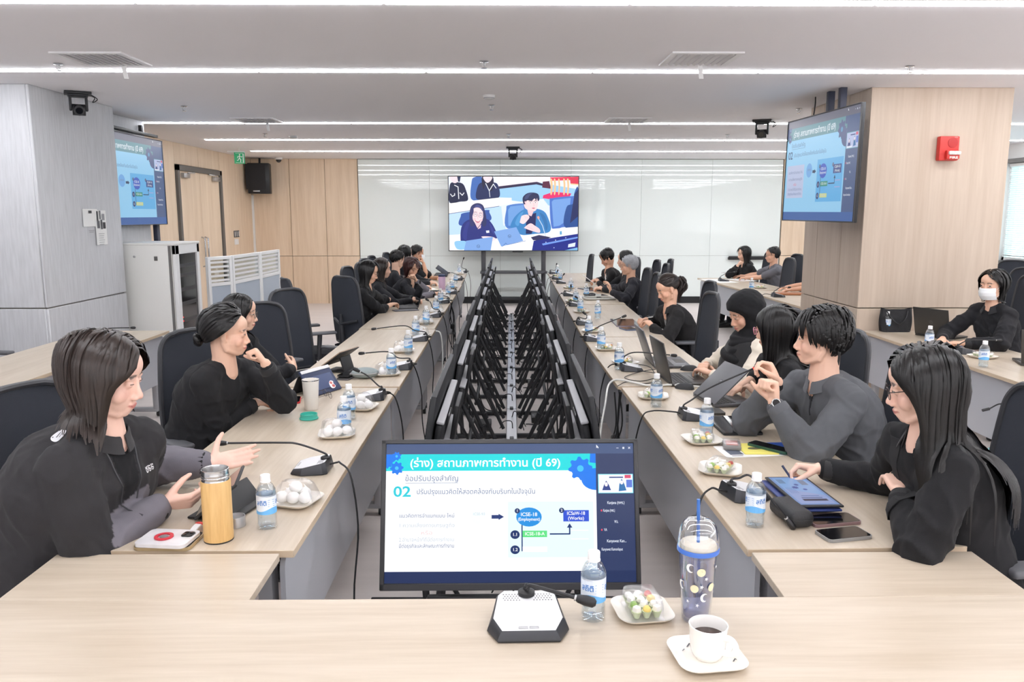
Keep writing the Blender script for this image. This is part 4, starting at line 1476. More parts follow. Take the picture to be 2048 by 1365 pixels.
CHAIRS = [
    # x, y, facing (degrees), label
    (-1.44, 2.64, -20, 'office chair of the woman with bobbed hair and dark jacket'),
    (-2.28, 3.72, 5, 'empty office chair between the woman with bobbed hair and the side table'),
    (-4.05, 6.0, -8, 'office chair in front of the grey pillar behind the side table'),
    (-1.40, 3.95, -40, 'office chair of the woman resting her chin on her hand'),
    (-1.52, 5.14, -55, 'office chair of the woman with crossed arms and glasses'),
    (-1.50, 6.22, -28, 'empty office chair beside the woman with crossed arms'),
    (-1.80, 7.55, 28, 'empty office chair behind the chair of the woman typing'),
    (-1.36, 7.86, 48, 'office chair of the long-haired woman typing on a tablet keyboard'),
    (-1.52, 9.0, -10, 'office chair of the woman seated just beyond the typing woman'),
    (-1.50, 9.8, -20, 'office chair of the woman with auburn bobbed hair'),
    (-1.60, 10.6, -12, 'office chair of the person whose bare ear shows, door side'),
    (-1.62, 11.35, -8, 'office chair of the person behind the auburn-haired woman'),
    (-1.55, 12.3, -8, 'office chair of the masked person at the far end, door side'),
    (1.63, 2.6, 188, 'office chair of the woman with very long black hair'),
    (1.58, 3.42, 182, 'office chair of the man in the dark grey pullover'),
    (1.54, 4.02, 183, 'office chair of the woman wearing pink-rimmed glasses'),
    (1.55, 4.78, 183, 'office chair of the woman in a black headscarf'),
    (1.33, 5.98, 183, 'empty office chair beside the woman with the ponytail'),
    (1.58, 7.0, 182, 'office chair of the woman with a ponytail and black blazer'),
    (1.30, 8.05, 178, 'nearer of two empty office chairs before the grey-haired man'),
    (1.34, 8.75, 182, 'farther of two empty office chairs before the grey-haired man'),
    (1.70, 9.55, 178, 'office chair of the grey-haired man'),
    (1.74, 10.3, 182, 'office chair of the person hidden behind the grey-haired man'),
    (1.95, 10.5, 178, 'empty office chair standing back from the window-side row, near the glass wall'),
    (1.58, 10.95, 190, 'office chair of the woman in a blazer holding a white tablet'),
    (1.05, 11.75, 182, 'empty office chair next to the end of the window-side row'),
    (4.1, 11.75, 188, 'office chair of the man in the grey polo shirt'),
    (3.62, 10.75, 182, 'empty office chair by the man in the grey polo shirt'),
    (3.95, 12.5, 188, 'office chair of the woman with a black fringe by the glass wall'),
    (4.2, 10.25, 185, 'office chair of the person mostly hidden by the timber pillar'),
    (4.05, 6.1, 190, 'office chair of the woman in a white face mask'),
    (4.95, 7.6, 200, 'spare office chair behind the woman in a white face mask'),
    (6.35, 10.1, 210, 'spare office chair below the blind of the wall window'),
    (5.6, 8.6, 215, 'spare office chair in the middle of those below the window'),
]
for x, y, a, lb in CHAIRS:
    first_or_dup(ST, 'chair', make_chair, (x, y, 0), radians(a), lb, 'office chairs')

# ------------------------------------------------------------------ water bottles
M_bottle = thin_clear('bottle_plastic', (254, 255, 255), .12, .04)
M_water = thin_clear('drinking_water', (242, 249, 255), .07, .02)
M_cap = mat('bottle_cap_white', (244, 244, 244), .4)


def wrap_canvas(kind):
    """label of the bottle: u along the girth (0..2 pi), v height"""
    c = Canvas()
    n = 40
    for i in range(n):
        a, b = 2 * pi * i / n, 2 * pi * (i + 1) / n
        va, vb = .058 + .006 * sin(a * 2), .058 + .006 * sin(b * 2)
        c.poly([(a, va + .010), (b, vb + .010), (b, .114), (a, .114)], (232, 240, 250), False)
        c.poly([(a, .052), (b, .052), (b, vb + .010), (a, va + .010)], (112, 184, 240), False)
        c.poly([(a, .110), (b, .110), (b, .113), (a, .113)], (244, 248, 252), False)
    c.layer += 1
    for k in range(3):
        u0 = .5 + k * 2.094
        t = Canvas()
        t.text('สถิติ', 0, 0, .021, (64, 128, 200), .02, maxw=.034)
        c.V += [(u0 + x / .0325, .09 + y, 3) for x, y, _ in t.V]
        c.F += [tuple(i + c.n for i in q) for q in t.F]
        c.C += t.C
        c.n += len(t.V)
        for j in range(4):
            c.poly([(u0 + .65, .078 + .007 * j), (u0 + 1.35, .078 + .007 * j), (u0 + 1.35, .0795 + .007 * j), (u0 + .65, .0795 + .007 * j)], (150, 180, 220))
    return c


def make_bottle():
    t = thing('water_bottle', '', 'bottle')
    prof = [(.0, .006), (.02, .003), (.028, .001), (.0305, .006), (.0305, .02), (.0292, .024), (.0305, .03), (.0305, .046), (.031, .052), (.031, .114), (.0316, .118), (.030, .128), (.022, .144), (.0135, .152), (.0125, .158)]
    G().lathe(prof, 24, cap=False).obj('bottle_shell', M_bottle, t, sharp=60)
    n = 12
    wp = [(.0, .008), (.026, .007), (.0285, .012), (.0275, .03), (.029, .05), (.0295, .112), (.028, .124), (.02, .138), (.0, .139)]
    G().lathe(wp, 12).obj('water', M_water, t)
    G().lathe([(.0125, .152), (.0165, .1525), (.0165, .156), (.0155, .157), (.0155, .174), (.0145, .176), (0, .1762)], 24).obj('cap', M_cap, t)
    wrap_canvas(0).obj('label_wrap', printed(), t, lambda u, v, l: np.array([(.0313 + l) * cos(u), (.0313 + l) * sin(u), v]), .0002)
    return t


BOT_L = [(530, 950), (687, 793), (697, 769), (782, 697), (816, 661), (831, 632), (852, 612), (872, 592), (881, 577), (896, 565), (911, 543), (918, 528), (904, 556)]
BOT_R = [(1514, 947), (1415, 797), (1314, 748), (1239, 686), (1203, 654), (1178, 632), (1196, 601), (1161, 592), (1152, 577), (1173, 567), (1142, 556), (1121, 540), (1115, 530)]


def from_top(px, py, h):
    """foot of something h tall standing on the table whose top is seen at this pixel"""
    p = T(px, py, .74 + h)
    return np.array([p[0], p[1], .74])


side = {'L': 'door-side row', 'R': 'window-side row'}
for key, lst in (('L', BOT_L), ('R', BOT_R)):
    order = sorted(range(len(lst)), key=lambda i: from_top(*lst[i], .176)[1])
    for r, i in enumerate(order):
        p = from_top(*lst[i], .176)
        first_or_dup(ST, 'bottle', make_bottle, p, (i * 2.3 + (.3 if key == 'R' else 1.9)), 'small labelled water bottle on the %s, %s bottle from the front table' % (side[key], ORD[r]), 'water bottles')
for (px, py, lb) in ((1188, 1103, 'small labelled water bottle standing on the front table behind the microphone'), (1776, 623, 'water bottle in front of the black bag on the side table'),
                     (1861, 652, 'water bottle between the open dark laptop and the front edge of the side table'), (1971, 682, 'water bottle beside a plate near the cut-off laptop, side table'),
                     (1504, 556, 'water bottle before the man in the grey polo shirt')):
    dup(ST['bottle'], from_top(px, py, .176), {1188: 3.6}.get(px, px * .7), lb, 'water bottles')

# ------------------------------------------------------------------ conference microphones
M_micbody = mat('microphone_dark_grey', (56, 57, 61), .35, .3)
M_mictop = mat('microphone_silver_top', (232, 232, 234), .4, .1)
M_neck = mat('gooseneck_black', (24, 24, 27), .4)


def mic_base(parent):
    """front (speaker side) at local -y, neck socket at +y"""
    out = [(-.064, -.07), (.064, -.07), (.085, -.026), (.072, .056), (.058, .072), (-.058, .072), (-.072, .056), (-.085, -.026)]

    def ring(s, z0, dz, oy=0):
        return [(x * s, y * s + oy, z0 + dz * ((y + .07) / .142)) for x, y in out]
    R_ = [ring(.97, 0, 0), ring(1.0, .004, 0), ring(.99, .008, 0.0), ring(.90, .018, .024), ring(.86, .021, .026)]
    n = len(out)
    F = [tuple(range(n - 1, -1, -1))]
    for i in range(len(R_) - 1):
        for j in range(n):
            F.append((i * n + j, i * n + (j + 1) % n, (i + 1) * n + (j + 1) % n, (i + 1) * n + j))
    F.append(tuple(range((len(R_) - 1) * n, len(R_) * n)))
    b = G().add(np.array(R_).reshape(-1, 3), F).obj('base', M_micbody, parent, sharp=25)
    tp = ring(.845, .0213, .0262)
    lo = ring(.845, .0195, .0262)
    F = [tuple(range(n, 2 * n))] + [(j, (j + 1) % n, n + (j + 1) % n, n + j) for j in range(n)]
    G().add(np.array(lo + tp), F).obj('top_plate', M_mictop, b, sharp=25)
    hs = G()
    for r in range(4):
        for k in range(17):
            x, y = (k - 8) * .0062 + (r % 2) * .003, .05 - r * .006
            z = .0215 + .0262 * ((y / .845 + .07) / .142)
            if abs(x) > .014:
                hs.box((x, y, z), (.003, .003, .0008))
    hs = hs.obj('speaker_holes', M_ventdark, b)
    hs['kind'] = 'stuff'
    G().rbox((-.011, -.05, .0232), (.02, .009, .002), .0008, 1).rbox((.011, -.05, .0232), (.02, .009, .002), .0008, 1).obj('button_bar', M_alu, b)
    G().lathe([(.018, .044), (.018, .052), (.012, .056), (0, .056)], 16, c=(0, .052, 0)).obj('socket', M_black, b)
    return b


MIC = {}


def make_mic(label, base, rz, path, cord=None, group='conference microphones', ring=None, sc=1.0):
    """base: point on the table; path: world points of the gooseneck after the socket"""
    t = thing('conference_microphone', label, 'microphone', base, rz, group)
    if 'b' not in MIC:
        MIC['b'] = mic_base(t)
        MIC['k'] = kids(MIC['b'])
    else:
        b = MIC['b'].copy()
        COL.objects.link(b)
        b.parent = t
        for d in MIC['k']:
            e = d.copy()
            COL.objects.link(e)
            e.parent = b
    t.scale = (sc, sc, sc)
    Ri = rotz(-rz)
    base = np.array(base, float)

    def loc(p):
        return Ri @ (np.array(p, float) - base) / sc
    sock = np.array([0, .052, .05])
    P = [sock, sock + [0, 0, .016]] + [loc(p) for p in path]
    C_ = spline(P, 34)
    gn = G().tube(C_, np.concatenate([np.linspace(.0095, .0062, 5), np.full(29, .0042)]), 8).obj('gooseneck', M_neck, t)
    e, d = C_[-1], C_[-1] - C_[-3]
    d = d / np.linalg.norm(d)
    G().tube([e - d * .012, e - d * .008, e + d * .008, e + d * .024, e + d * .03], [.006, .0085, .011, .0105, .005], 12).obj('microphone_head', M_neck, t)
    G().tube([e - d * .016, e - d * .012], .0066, 12).obj('head_ring', ring or M_alu, t)
    if cord is not None:
        K = [np.array([0, .07, .022]), np.array([0, .1, .03])] + [loc(p) for p in cord]
        G().tube(spline(K, 30), .0038, 6).obj('cord', M_cable, t)
    return t


def hang(base, xe, sgn, zf=.06, dy=0.0):
    """cord over the inner table edge and down to the floor"""
    b = np.array(base)
    return [(xe - sgn * .035, b[1] + dy * .1, .775), (xe + sgn * .015, b[1] + dy * .3, .735), (xe + sgn * .05, b[1] + dy * .6, .55), (xe + sgn * .045, b[1] + dy, .3), (xe + sgn * .09, b[1] + dy - .05, zf)]


MICS_L = [((625, 940), [(598, 889), (560, 886), (448, 887)]), ((745, 797), [(757, 772), (735, 752), (716, 742)]), ((803, 737), [(796, 716), (776, 704), (726, 707)]), ((838, 681), [(829, 661), (808, 652), (750, 658)]),
          ((868, 634), [(866, 617), (861, 605), (856, 601)]), ((887, 606), [(886, 592), (881, 595), (876, 600)]), ((903, 588), [(902, 577), (899, 574), (894, 580)]), ((916, 561), [(912, 549), (906, 546), (899, 546)]), ((926, 546), [(923.5, 535), (925, 524), (927, 518)])]
MICS_R = [((1488, 992), [(1478, 957), (1500, 952), (1535, 990), (1578, 1044)]), ((1388, 836), [(1384, 800), (1420, 776), (1512, 735)]), ((1262, 740), [(1252, 711), (1276, 705), (1345, 711)]), ((1185, 681), [(1187, 660), (1205, 650), (1246, 634)]),
          ((1168, 649), [(1171, 638), (1174, 632), (1170, 628)]), ((1150, 612), [(1154, 604), (1156, 598), (1154, 596)]), ((1138, 592), [(1140, 583), (1142, 577), (1142, 574)]), ((1122, 567), [(1123, 559), (1125, 553), (1127, 550)]),
          ((1113, 559), [(1113, 552), (1114, 546), (1115, 543)]), ((1107, 548), [(1110, 541), (1112, 534), (1113, 530)])]
for key, lst in (('L', MICS_L), ('R', MICS_R)):
    for i, (bp, path) in enumerate(lst):
        base = T(*bp)
        sg = 1 if key == 'L' else -1
        yy = [base[1] + .0] * len(path)
        if key == 'R' and i == 0:
            pw = [atY(*path[0], base[1] + .03), atY(*path[1], base[1] + .02), T(*path[2], .84), T(*path[3], .765)]
        else:
            pw = [atY(x, y, base[1]) for x, y in path]
        xe = -.605 if key == 'L' else .70
        ring = mat('red_ring', (230, 40, 30), .4, emit=(255, 60, 40), estr=1.5) if (key, i) == ('R', 1) else None
        rz = -pi / 2 if key == 'L' else pi / 2
        if key == 'R' and i == 0:
            rz = pi / 2 + .25
        nb = base.copy()
        make_mic('gooseneck microphone with dark base on the %s, %s from the front table' % (side[key], ORD[i]), nb, rz, pw, hang(nb, xe, sg, dy=.12 * ((i * 7) % 5 - 2)), ring=ring)
p = T(1055, 1252)
make_mic('large-looking microphone with silver top on the front table', p, 0.02, [atY(1053, 1176, p[1] + .05), atY(1062, 1172, p[1] + .045), atY(1100, 1182, p[1] + .0), atY(1164, 1200, p[1] - .02)], None, sc=1.17)
p = T(1925, 706)
make_mic('gooseneck microphone on the side table of the woman in a mask', p, pi / 2 + .35, [atY(1917, 690, p[1] + .03), atY(1940, 681, p[1]), atY(1996, 681, p[1])], None)
p = T(1447, 563)
make_mic('gooseneck microphone on the table of the man in the grey polo', p, pi / 2, [atY(1445, 551, p[1]), atY(1455, 546, p[1]), atY(1470, 544, p[1])], None)
p = T(1556, 594)
make_mic('gooseneck microphone beside a brown pouch near the timber pillar', p, pi / 2, [atY(1553, 580, p[1]), atY(1562, 575, p[1]), atY(1577, 575, p[1])], [(3.16, p[1], .76), (3.12, p[1], .6), (3.14, p[1], .3)])
p = T(190, 672)
make_mic('gooseneck microphone on the side table before the grey pillar', p, -pi / 2 + pi, [atY(205, 660, p[1]), atY(220, 657, p[1]), atY(264, 656, p[1])], None)

# ------------------------------------------------------------------ plates with snacks
M_plate = mat('ivory_porcelain', (244, 238, 228), .18, coat=.3)
M_bun = mat('white_bun', (246, 244, 240), .75, var=.05, vscale=40)
M_film = thin_clear('clear_film', (254, 254, 255), .09, .2)
M_pk = [mat('sweet_white', (248, 244, 236), .6), mat('sweet_green', (150, 188, 96), .6), mat('sweet_yellow', (236, 208, 110), .6), mat('sweet_red', (206, 84, 76), .55), mat('leaf_cup_pale', (206, 216, 178), .6)]


def make_plate():
    t = thing('snack_plate', '', 'plate')
    P = []
    prof = [(.0, .004), (.6, .004), (.78, .006), (.94, .014), (1.0, .0175), (.985, .0155), (.8, .0035), (.6, .0), (.0, .0)]
    o = np.array(rrect(.165, .165, .04, 5))
    V, F = [], []
    n = len(o)
    for s, z in prof:
        V += [(x * max(s, .001), y * max(s, .001), z) for x, y in o]
    for i in range(len(prof) - 1):
        for j in range(n):
            F.append((i * n + j, i * n + (j + 1) % n, (i + 1) * n + (j + 1) % n, (i + 1) * n + j))
    G().add(V, F).obj('dish', M_plate, t, sharp=50)
    return t


def film_dome(w, d, h):
    P = []
    rnd = random.Random(5)
    for i in range(9):
        row = []
        for j in range(9):
            u, v = -1 + i / 4, -1 + j / 4
            z = h * (1 - max(abs(u), abs(v)) ** 5) + rnd.uniform(-.004, .004)
            row.append((u * w * .5 * (1 + .05 * rnd.uniform(-1, 1)), v * d * .5, max(z, .001)))
        P.append(row)
    return G().grid(P)


def make_bunpack():
    t = thing('bun_pack', '', 'food')
    first = None
    for i, (x, y, z) in enumerate([(-.042, -.022, .022), (.0, -.026, .022), (.042, -.022, .022), (-.024, .024, .022), (.022, .026, .022), (0.002, 0, .052)]):
        if first is None:
            first = o = G().ell((0, 0, 0), (.024, .023, .02), nu=14, nv=9).ell((0, 0, .017), (.007, .006, .004), nu=8, nv=5).obj('bun', M_bun, t)
        else:
            o = first.copy()
            COL.objects.link(o)
        o.location = (x, y, z)
        o.rotation_euler = (0, 0, i * 1.1)
    film_dome(.15, .11, .078).obj('wrap_film', M_film, t)
    return t


def make_sweets():
    t = thing('snack_box', '', 'food')
    rnd = random.Random(11)
    G().b2((-.058, -.045, 0), (.058, .045, .003)).obj('tray', M_film, t)
    k = 0
    for i in range(4):
        for j in range(3):
            x, y = -.042 + i * .028, -.028 + j * .028
            c = [(0, 2, 0), (0, 0, 1), (2, 0, 0), (3, 0, 0)][i][j]
            cup = G().lathe([(.007, 0), (.013, .014), (.0145, .016), (.012, .016), (0, .012)], 8, c=(x, y, .004)).obj('leaf_cup', M_pk[4], t)
            if (i + j) % 2:
                G().ell((x, y, .022), (.012, .011, .009), nu=10, nv=6).obj('sweet', M_pk[c], t)
            else:
                G().rbox((x, y, .023), (.019, .018, .015), .004, 2, R=rotz(rnd.uniform(0, 1))).obj('sweet', M_pk[c], t)
    lid = G()
    o = np.array(rrect(.122, .096, .02, 3))
    n = len(o)
    V, F = [], []
    pr = [(1.0, .002), (.98, .03), (.9, .042), (.86, .043)]
    for s, z in pr:
        V += [(x * s, y * s, z) for x, y in o]
    for i in range(len(pr) - 1):
        for j in range(n):
            F.append((i * n + j, i * n + (j + 1) % n, (i + 1) * n + (j + 1) % n, (i + 1) * n + j))
    F.append(tuple(range((len(pr) - 1) * n, len(pr) * n)))
    lid.add(V, F).obj('clear_lid', M_film, t)
    return t


PL_L = [(592, 1006), (674, 872), (722, 818), (774, 750), (806, 704), (813, 706), (840, 673), (850, 647), (873, 626), (887, 597), (904, 576), (910, 560), (919, 549)]
PL_R = [(1440, 944), (1404, 884), (1306, 796), (1250, 728), (1213, 700), (1183, 664), (1163, 625), (1145, 604), (1139, 577), (1112, 554)]
del PL_L[5]
for key, lst in (('L', PL_L), ('R', PL_R)):
    for i, q in enumerate(lst):
        p = T(*q)
        first_or_dup(ST, 'plate', make_plate, p, .15 * ((i * 3) % 5 - 2), 'ivory square plate on the %s, %s plate from the front table' % (side[key], ORD[i]), 'snack plates')
        bun = (key == 'L')
        first_or_dup(ST, 'bun' if bun else 'swt', make_bunpack if bun else make_sweets, p + np.array([0, 0, .006]), .15 * ((i * 3) % 5 - 2) + (.2 if bun else 1.3),
                     ('film-wrapped pack of white buns, %s on the %s' if bun else 'clear box of small coloured sweets, %s on the %s') % (ORD[i], side[key]), 'snacks on the plates')
for q, lb, rz in (((1284, 1228), 'front table between bottle and tumbler', .12), ((1797, 658), 'side table behind the open dark laptop', .3), ((1965, 716), 'side table next to the notebook', .3), ((1520, 577), 'table of the man in the grey polo', .2)):
    p = T(*q)
    dup(ST['plate'], p, rz, 'ivory square plate on the ' + lb, 'snack plates', scale=(.87, .87, .9) if q[0] == 1284 else None)
    dup(ST['swt'], p + np.array([0, 0, .006]), rz + 1.57, 'clear box of sweets on the plate, ' + lb, 'snacks on the plates', scale=(.92, .92, 1.15) if q[0] == 1284 else None)
# ------------------------------------------------------------------ people
from mathutils import noise as mnoise
from mathutils.bvhtree import BVHTree

M_skin = mat('skin', attr='Col', rough=.48, spec=.35, bump=.05, bscale=220)
M_cloth = mat('woven_cloth', attr='Col', rough=.86, spec=.2, sheen=.04, bump=.12, bscale=420)
M_eye = mat('eye_surface', attr='Col', rough=.25, spec=.5)


def unit(v):
    v = np.array(v, float)
    return v / (np.linalg.norm(v) + 1e-12)


def chain(g, P, r, n=12, sq=1.0, ends=True):
    """closed limb with rounded ends"""
    P = np.asarray(P, float)
    r = np.full(len(P), r, float) if np.isscalar(r) else np.asarray(r, float)
    if ends:
        d0, d1 = unit(P[0] - P[1]), unit(P[-1] - P[-2])
        a0 = [P[0] + d0 * r[0] * k for k in (.95, .8, .5)]
        a1 = [P[-1] + d1 * r[-1] * k for k in (.5, .8, .95)]
        P = np.vstack([a0, P, a1])
        r = np.concatenate([r[0] * np.array([.3, .6, .87]), r, r[-1] * np.array([.87, .6, .3])])
    g.tube(P, r, n, sq=sq)


def remesh(g, voxel, iters=3, factor=.5):
    me = bpy.data.meshes.new('shell')
    me.from_pydata(np.vstack(g.v).tolist(), [], g.f)
    o = bpy.data.objects.new('shell', me)
    COL.objects.link(o)
    m = o.modifiers.new('r', 'REMESH')
    m.mode = 'VOXEL'
    m.voxel_size = voxel
    m.use_smooth_shade = True
    if iters:
        k = o.modifiers.new('s', 'SMOOTH')
        k.factor = factor
        k.iterations = iters
    dg = bpy.context.evaluated_depsgraph_get()
    out = bpy.data.meshes.new_from_object(o.evaluated_get(dg))
    bpy.data.objects.remove(o)
    bpy.data.meshes.remove(me)
    return out


def coords(me):
    V = np.empty(len(me.vertices) * 3, np.float32)
    me.vertices.foreach_get('co', V)
    return V.reshape(-1, 3).astype(float)


def set_cols(me, C):
    C = np.asarray(C, np.float32)
    a = me.color_attributes.new('Col', 'FLOAT_COLOR', 'POINT')
    C4 = np.ones((len(me.vertices), 4), np.float32)
    C4[:, :3] = C[:, :3]
    a.data.foreach_set('color', C4.ravel())


def link(name, me, m, parent=None):
    me.name = name
    me.materials.clear()
    me.materials.append(m)
    o = bpy.data.objects.new(name, me)
    COL.objects.link(o)
    if parent is not None:
        o.parent = parent
    return o


def ik(S, W, a, b, hint):
    d = W - S
    L = np.linalg.norm(d)
    k = max(1.0, L / ((a + b) * .985))
    a, b = a * k, b * k
    u = d / L
    x = (a * a - b * b + L * L) / (2 * L)
    h = sqrt(max(1e-6, a * a - x * x))
    n = np.array(hint, float)
    n = unit(n - u * (n @ u))
    return S + u * x + n * h


CURL = {'flat': [(6, 8, 5)] * 4, 'relaxed': [(22, 28, 18), (28, 32, 20), (32, 36, 22), (36, 38, 24)], 'typing': [(18, 42, 25), (22, 46, 26), (26, 46, 26), (30, 46, 26)],
        'fist': [(72, 92, 55), (76, 95, 58), (78, 95, 58), (80, 92, 58)], 'pinch': [(48, 48, 26), (58, 62, 34), (64, 72, 40), (68, 74, 42)], 'hold': [(30, 42, 25), (34, 46, 28), (38, 48, 28), (42, 48, 28)],
        'point': [(10, 14, 8), (50, 60, 30), (56, 66, 34), (60, 66, 36)]}
THUMB = {'flat': (.55, .8, .12), 'relaxed': (.7, .55, .4), 'typing': (.75, .55, .4), 'fist': (.8, .15, .75), 'pinch': (.85, .1, .65), 'hold': (.8, .35, .75), 'point': (.8, .2, .65), 'up': (.35, .95, -.1)}


def hand(g, W, hd, pn, right, pose, s=1.0, thumb=None):
    hd = unit(hd)
    pn = unit(np.array(pn, float) - hd * (np.array(pn, float) @ hd))
    th = np.cross(hd, pn) * (1 if right else -1)
    offs = (.027, .009, -.009, -.026)
    lens = ((.042, .026, .021), (.047, .029, .022), (.043, .027, .021), (.034, .021, .018))
    tips = []
    for i in range(4):
        k = W + (hd * (.088 - .004 * abs(i - 1)) + th * offs[i]) * s
        chain(g, [W + th * offs[i] * .55 * s + hd * .005, W + (hd * .05 + th * offs[i] * .85) * s, k], np.array([.0135, .0135, .0115]) * s, 10)
        P, ang, cur = [k], 0, k
        for L, c in zip(lens[i], CURL[pose][i]):
            ang += radians(c)
            d = hd * cos(ang) + pn * sin(ang) + th * (.05 * (1.5 - i)) * (1 if c < 40 else .3)
            cur = cur + unit(d) * L * s
            P.append(cur)
        chain(g, P, np.array([.0098, .0088, .0078, .0064]) * s, 10)
        tips.append(cur)
    a = THUMB[thumb or pose]
    d = unit(hd * a[0] + th * a[1] + pn * a[2])
    b0 = W + (hd * .018 + th * .02 + pn * .006) * s
    b1 = b0 + unit(d + th * .35) * .042 * s
    b2 = b1 + d * .033 * s
    b3 = b2 + unit(d + hd * .35) * .025 * s
    chain(g, [b0, b1, b2, b3], np.array([.0155, .0125, .0105, .0078]) * s, 10)
    g.ell(W + (hd * .045 - pn * -.004) * s, np.array([.034, .045, .015]) * s, np.stack([th, hd, pn], 1), 12, 8)
    return tips


def head_shells(g, c, R, s=1.0, w=1.0, jaw=1.0):
    def L(x, y, z):
        return c + R @ (np.array([x * w, y, z]) * s)

    def E(x, y, z, rx, ry, rz, Q=None):
        g.ell(L(x, y, z), np.array([rx * w, ry, rz]) * s, R if Q is None else R @ Q, 20, 14)
    E(0, -.012, .030, .076, .093, .086)
    E(0, .022, -.035, .0625 * jaw, .064, .073)
    E(0, .048, -.052, .049 * jaw, .039, .055)
    E(0, .040, .040, .062, .050, .050)
    E(0, .067, -.093, .024, .018, .016)
    for q in (-1, 1):
        chain(g, [L(q * .058 * jaw, -.004, -.045), L(q * .052 * jaw, .012, -.078), L(q * .02, .058, -.096)], np.array([.016, .0165, .016]) * s, 10)
        E(q * .028, .0745, .016, .026, .0125, .0085)
        E(q * .0315, .0755, -.002, .0165, .0125, .0105)
        E(q * .037, .055, -.036, .027 * jaw, .026, .03)
        E(q * .0125, .0935, -.0445, .0085, .0105, .0078)
        E(q * .0765, -.008, -.012, .0075, .017, .029, rotx(.18) @ rotz(-q * .28))
        E(q * .073, .004, -.034, .006, .009, .009)
    chain(g, [L(0, .082, .006), L(0, .0905, -.018), L(0, .1015, -.037)], np.array([.0078, .009, .0112]) * s, 10)
    E(0, .0885, -.064, .0205, .0095, .0058)
    E(0, .0875, -.0735, .018, .0088, .0062)
    E(0, .080, -.084, .018, .010, .008)


def head_cols(V, c, R, s, base, lip=(188, 100, 98), brow=(52, 40, 36), w=1.0, make=1.0, grey=None):
    """skin colour with lips, brows and a little flush: all are the face's own colouring"""
    q = (V - c) @ R / s
    x, y, z = q[:, 0] / w, q[:, 1], q[:, 2]
    base = np.array(lin(base)[:3])
    C = np.tile(base, (len(V), 1))

    def mixin(m, col):
        nonlocal C
        C = C * (1 - m[:, None]) + np.array(lin(col)[:3]) * m[:, None]
    near = (np.linalg.norm(q, axis=1) < .16) & (y > .03)
    def gsn(a, b, wa, wb):
        return np.exp(-((a / wa) ** 2 + (b / wb) ** 2)) * near
    flush = np.array([214, 128, 116])
    for k in (-1, 1):
        mixin(gsn(x - k * .042, z + .032, .022, .018) * .28 * make, flush)
        mixin(gsn(x - k * .077, z + .012, .012, .03) * .22, flush)
    mixin(gsn(x, z + .040, .014, .010) * .22, flush)
    m = np.clip((1.0 - (x / .0235) ** 2 - ((z + .0685) / (.0098 * (1 - .25 * np.abs(x) / .0235))) ** 2) * 2.2, 0, 1) * near * (y > .07)
    mixin(m * .8, lip)
    m = np.clip((1 - np.abs((z + .0685)) / .0013), 0, 1) * (np.abs(x) < .022) * near * (y > .07)
    mixin(m * .6, (120, 60, 60))
    for k in (-1, 1):
        u = (x * k - .030) / .0185
        zc = .0195 + .0035 * (1 - u * u) - .001 * u
        m = np.clip(1.5 - np.abs(z - zc) / .0034, 0, 1) * np.clip((1.06 - np.abs(u)) * 5, 0, 1) * near
        mixin(m * .95, brow)
    return C


def eyes(parent, c, R, s, w, gaze_down=.5, closed=False, side=0.0):
    rad = .0149
    for k in (-1, 1):
        cv = Canvas()
        open_ = .13 if closed else .40 - .2 * gaze_down
        n = 14
        top = [(-.95 + 1.9 * i / n, open_ * (1 - (-1 + 2 * i / n) ** 2) + .03 * (-1 + 2 * i / n) * k) for i in range(n + 1)]
        bot = [(u, -.16 * (1 - (u / .95) ** 2) * (.3 if closed else 1)) for u, _ in top]
        if not closed:
            cv.poly(top + bot[::-1][1:-1], (232, 228, 224))
            iz, ir = .06 - .14 * gaze_down, .36
            ring = []
            for i in range(20):
                a = 2 * pi * i / 20
                u, v = side + ir * cos(a), iz + ir * sin(a)
                f = 1 - (u / .95) ** 2
                ring.append((u, min(max(v, -.15 * f), open_ * f - .01)))
            cv.poly(ring, (40, 26, 22))
        lash = [(u * 1.04, v + .05) for u, v in top]
        cv.line(lash, .10 if not closed else .13, (36, 26, 24))
        e = np.array([k * .0315 * w, .0755 - .0018, -.001]) * s

        def fn(u, v, l, e=e, k=k):
            a, b_ = u * .85 + k * .2, v * .95 - .03
            return c + R @ (e + np.array([sin(a) * cos(b_), cos(a) * cos(b_), sin(b_)]) * (rad * s + l))
        cv.obj('eye', M_eye, parent, fn, .00018)


def scalp_limit(az):
    """height angle of the hairline for an azimuth measured from the front (radians)"""
    d = np.abs(np.degrees(az))
    return np.radians(np.interp(d, [0, 25, 45, 62, 80, 95, 110, 140, 180], [44, 40, 28, 8, -4, -8, -34, -46, -50]))


HC, HA = np.array([0, -.012, .030]), np.array([.076, .093, .086])


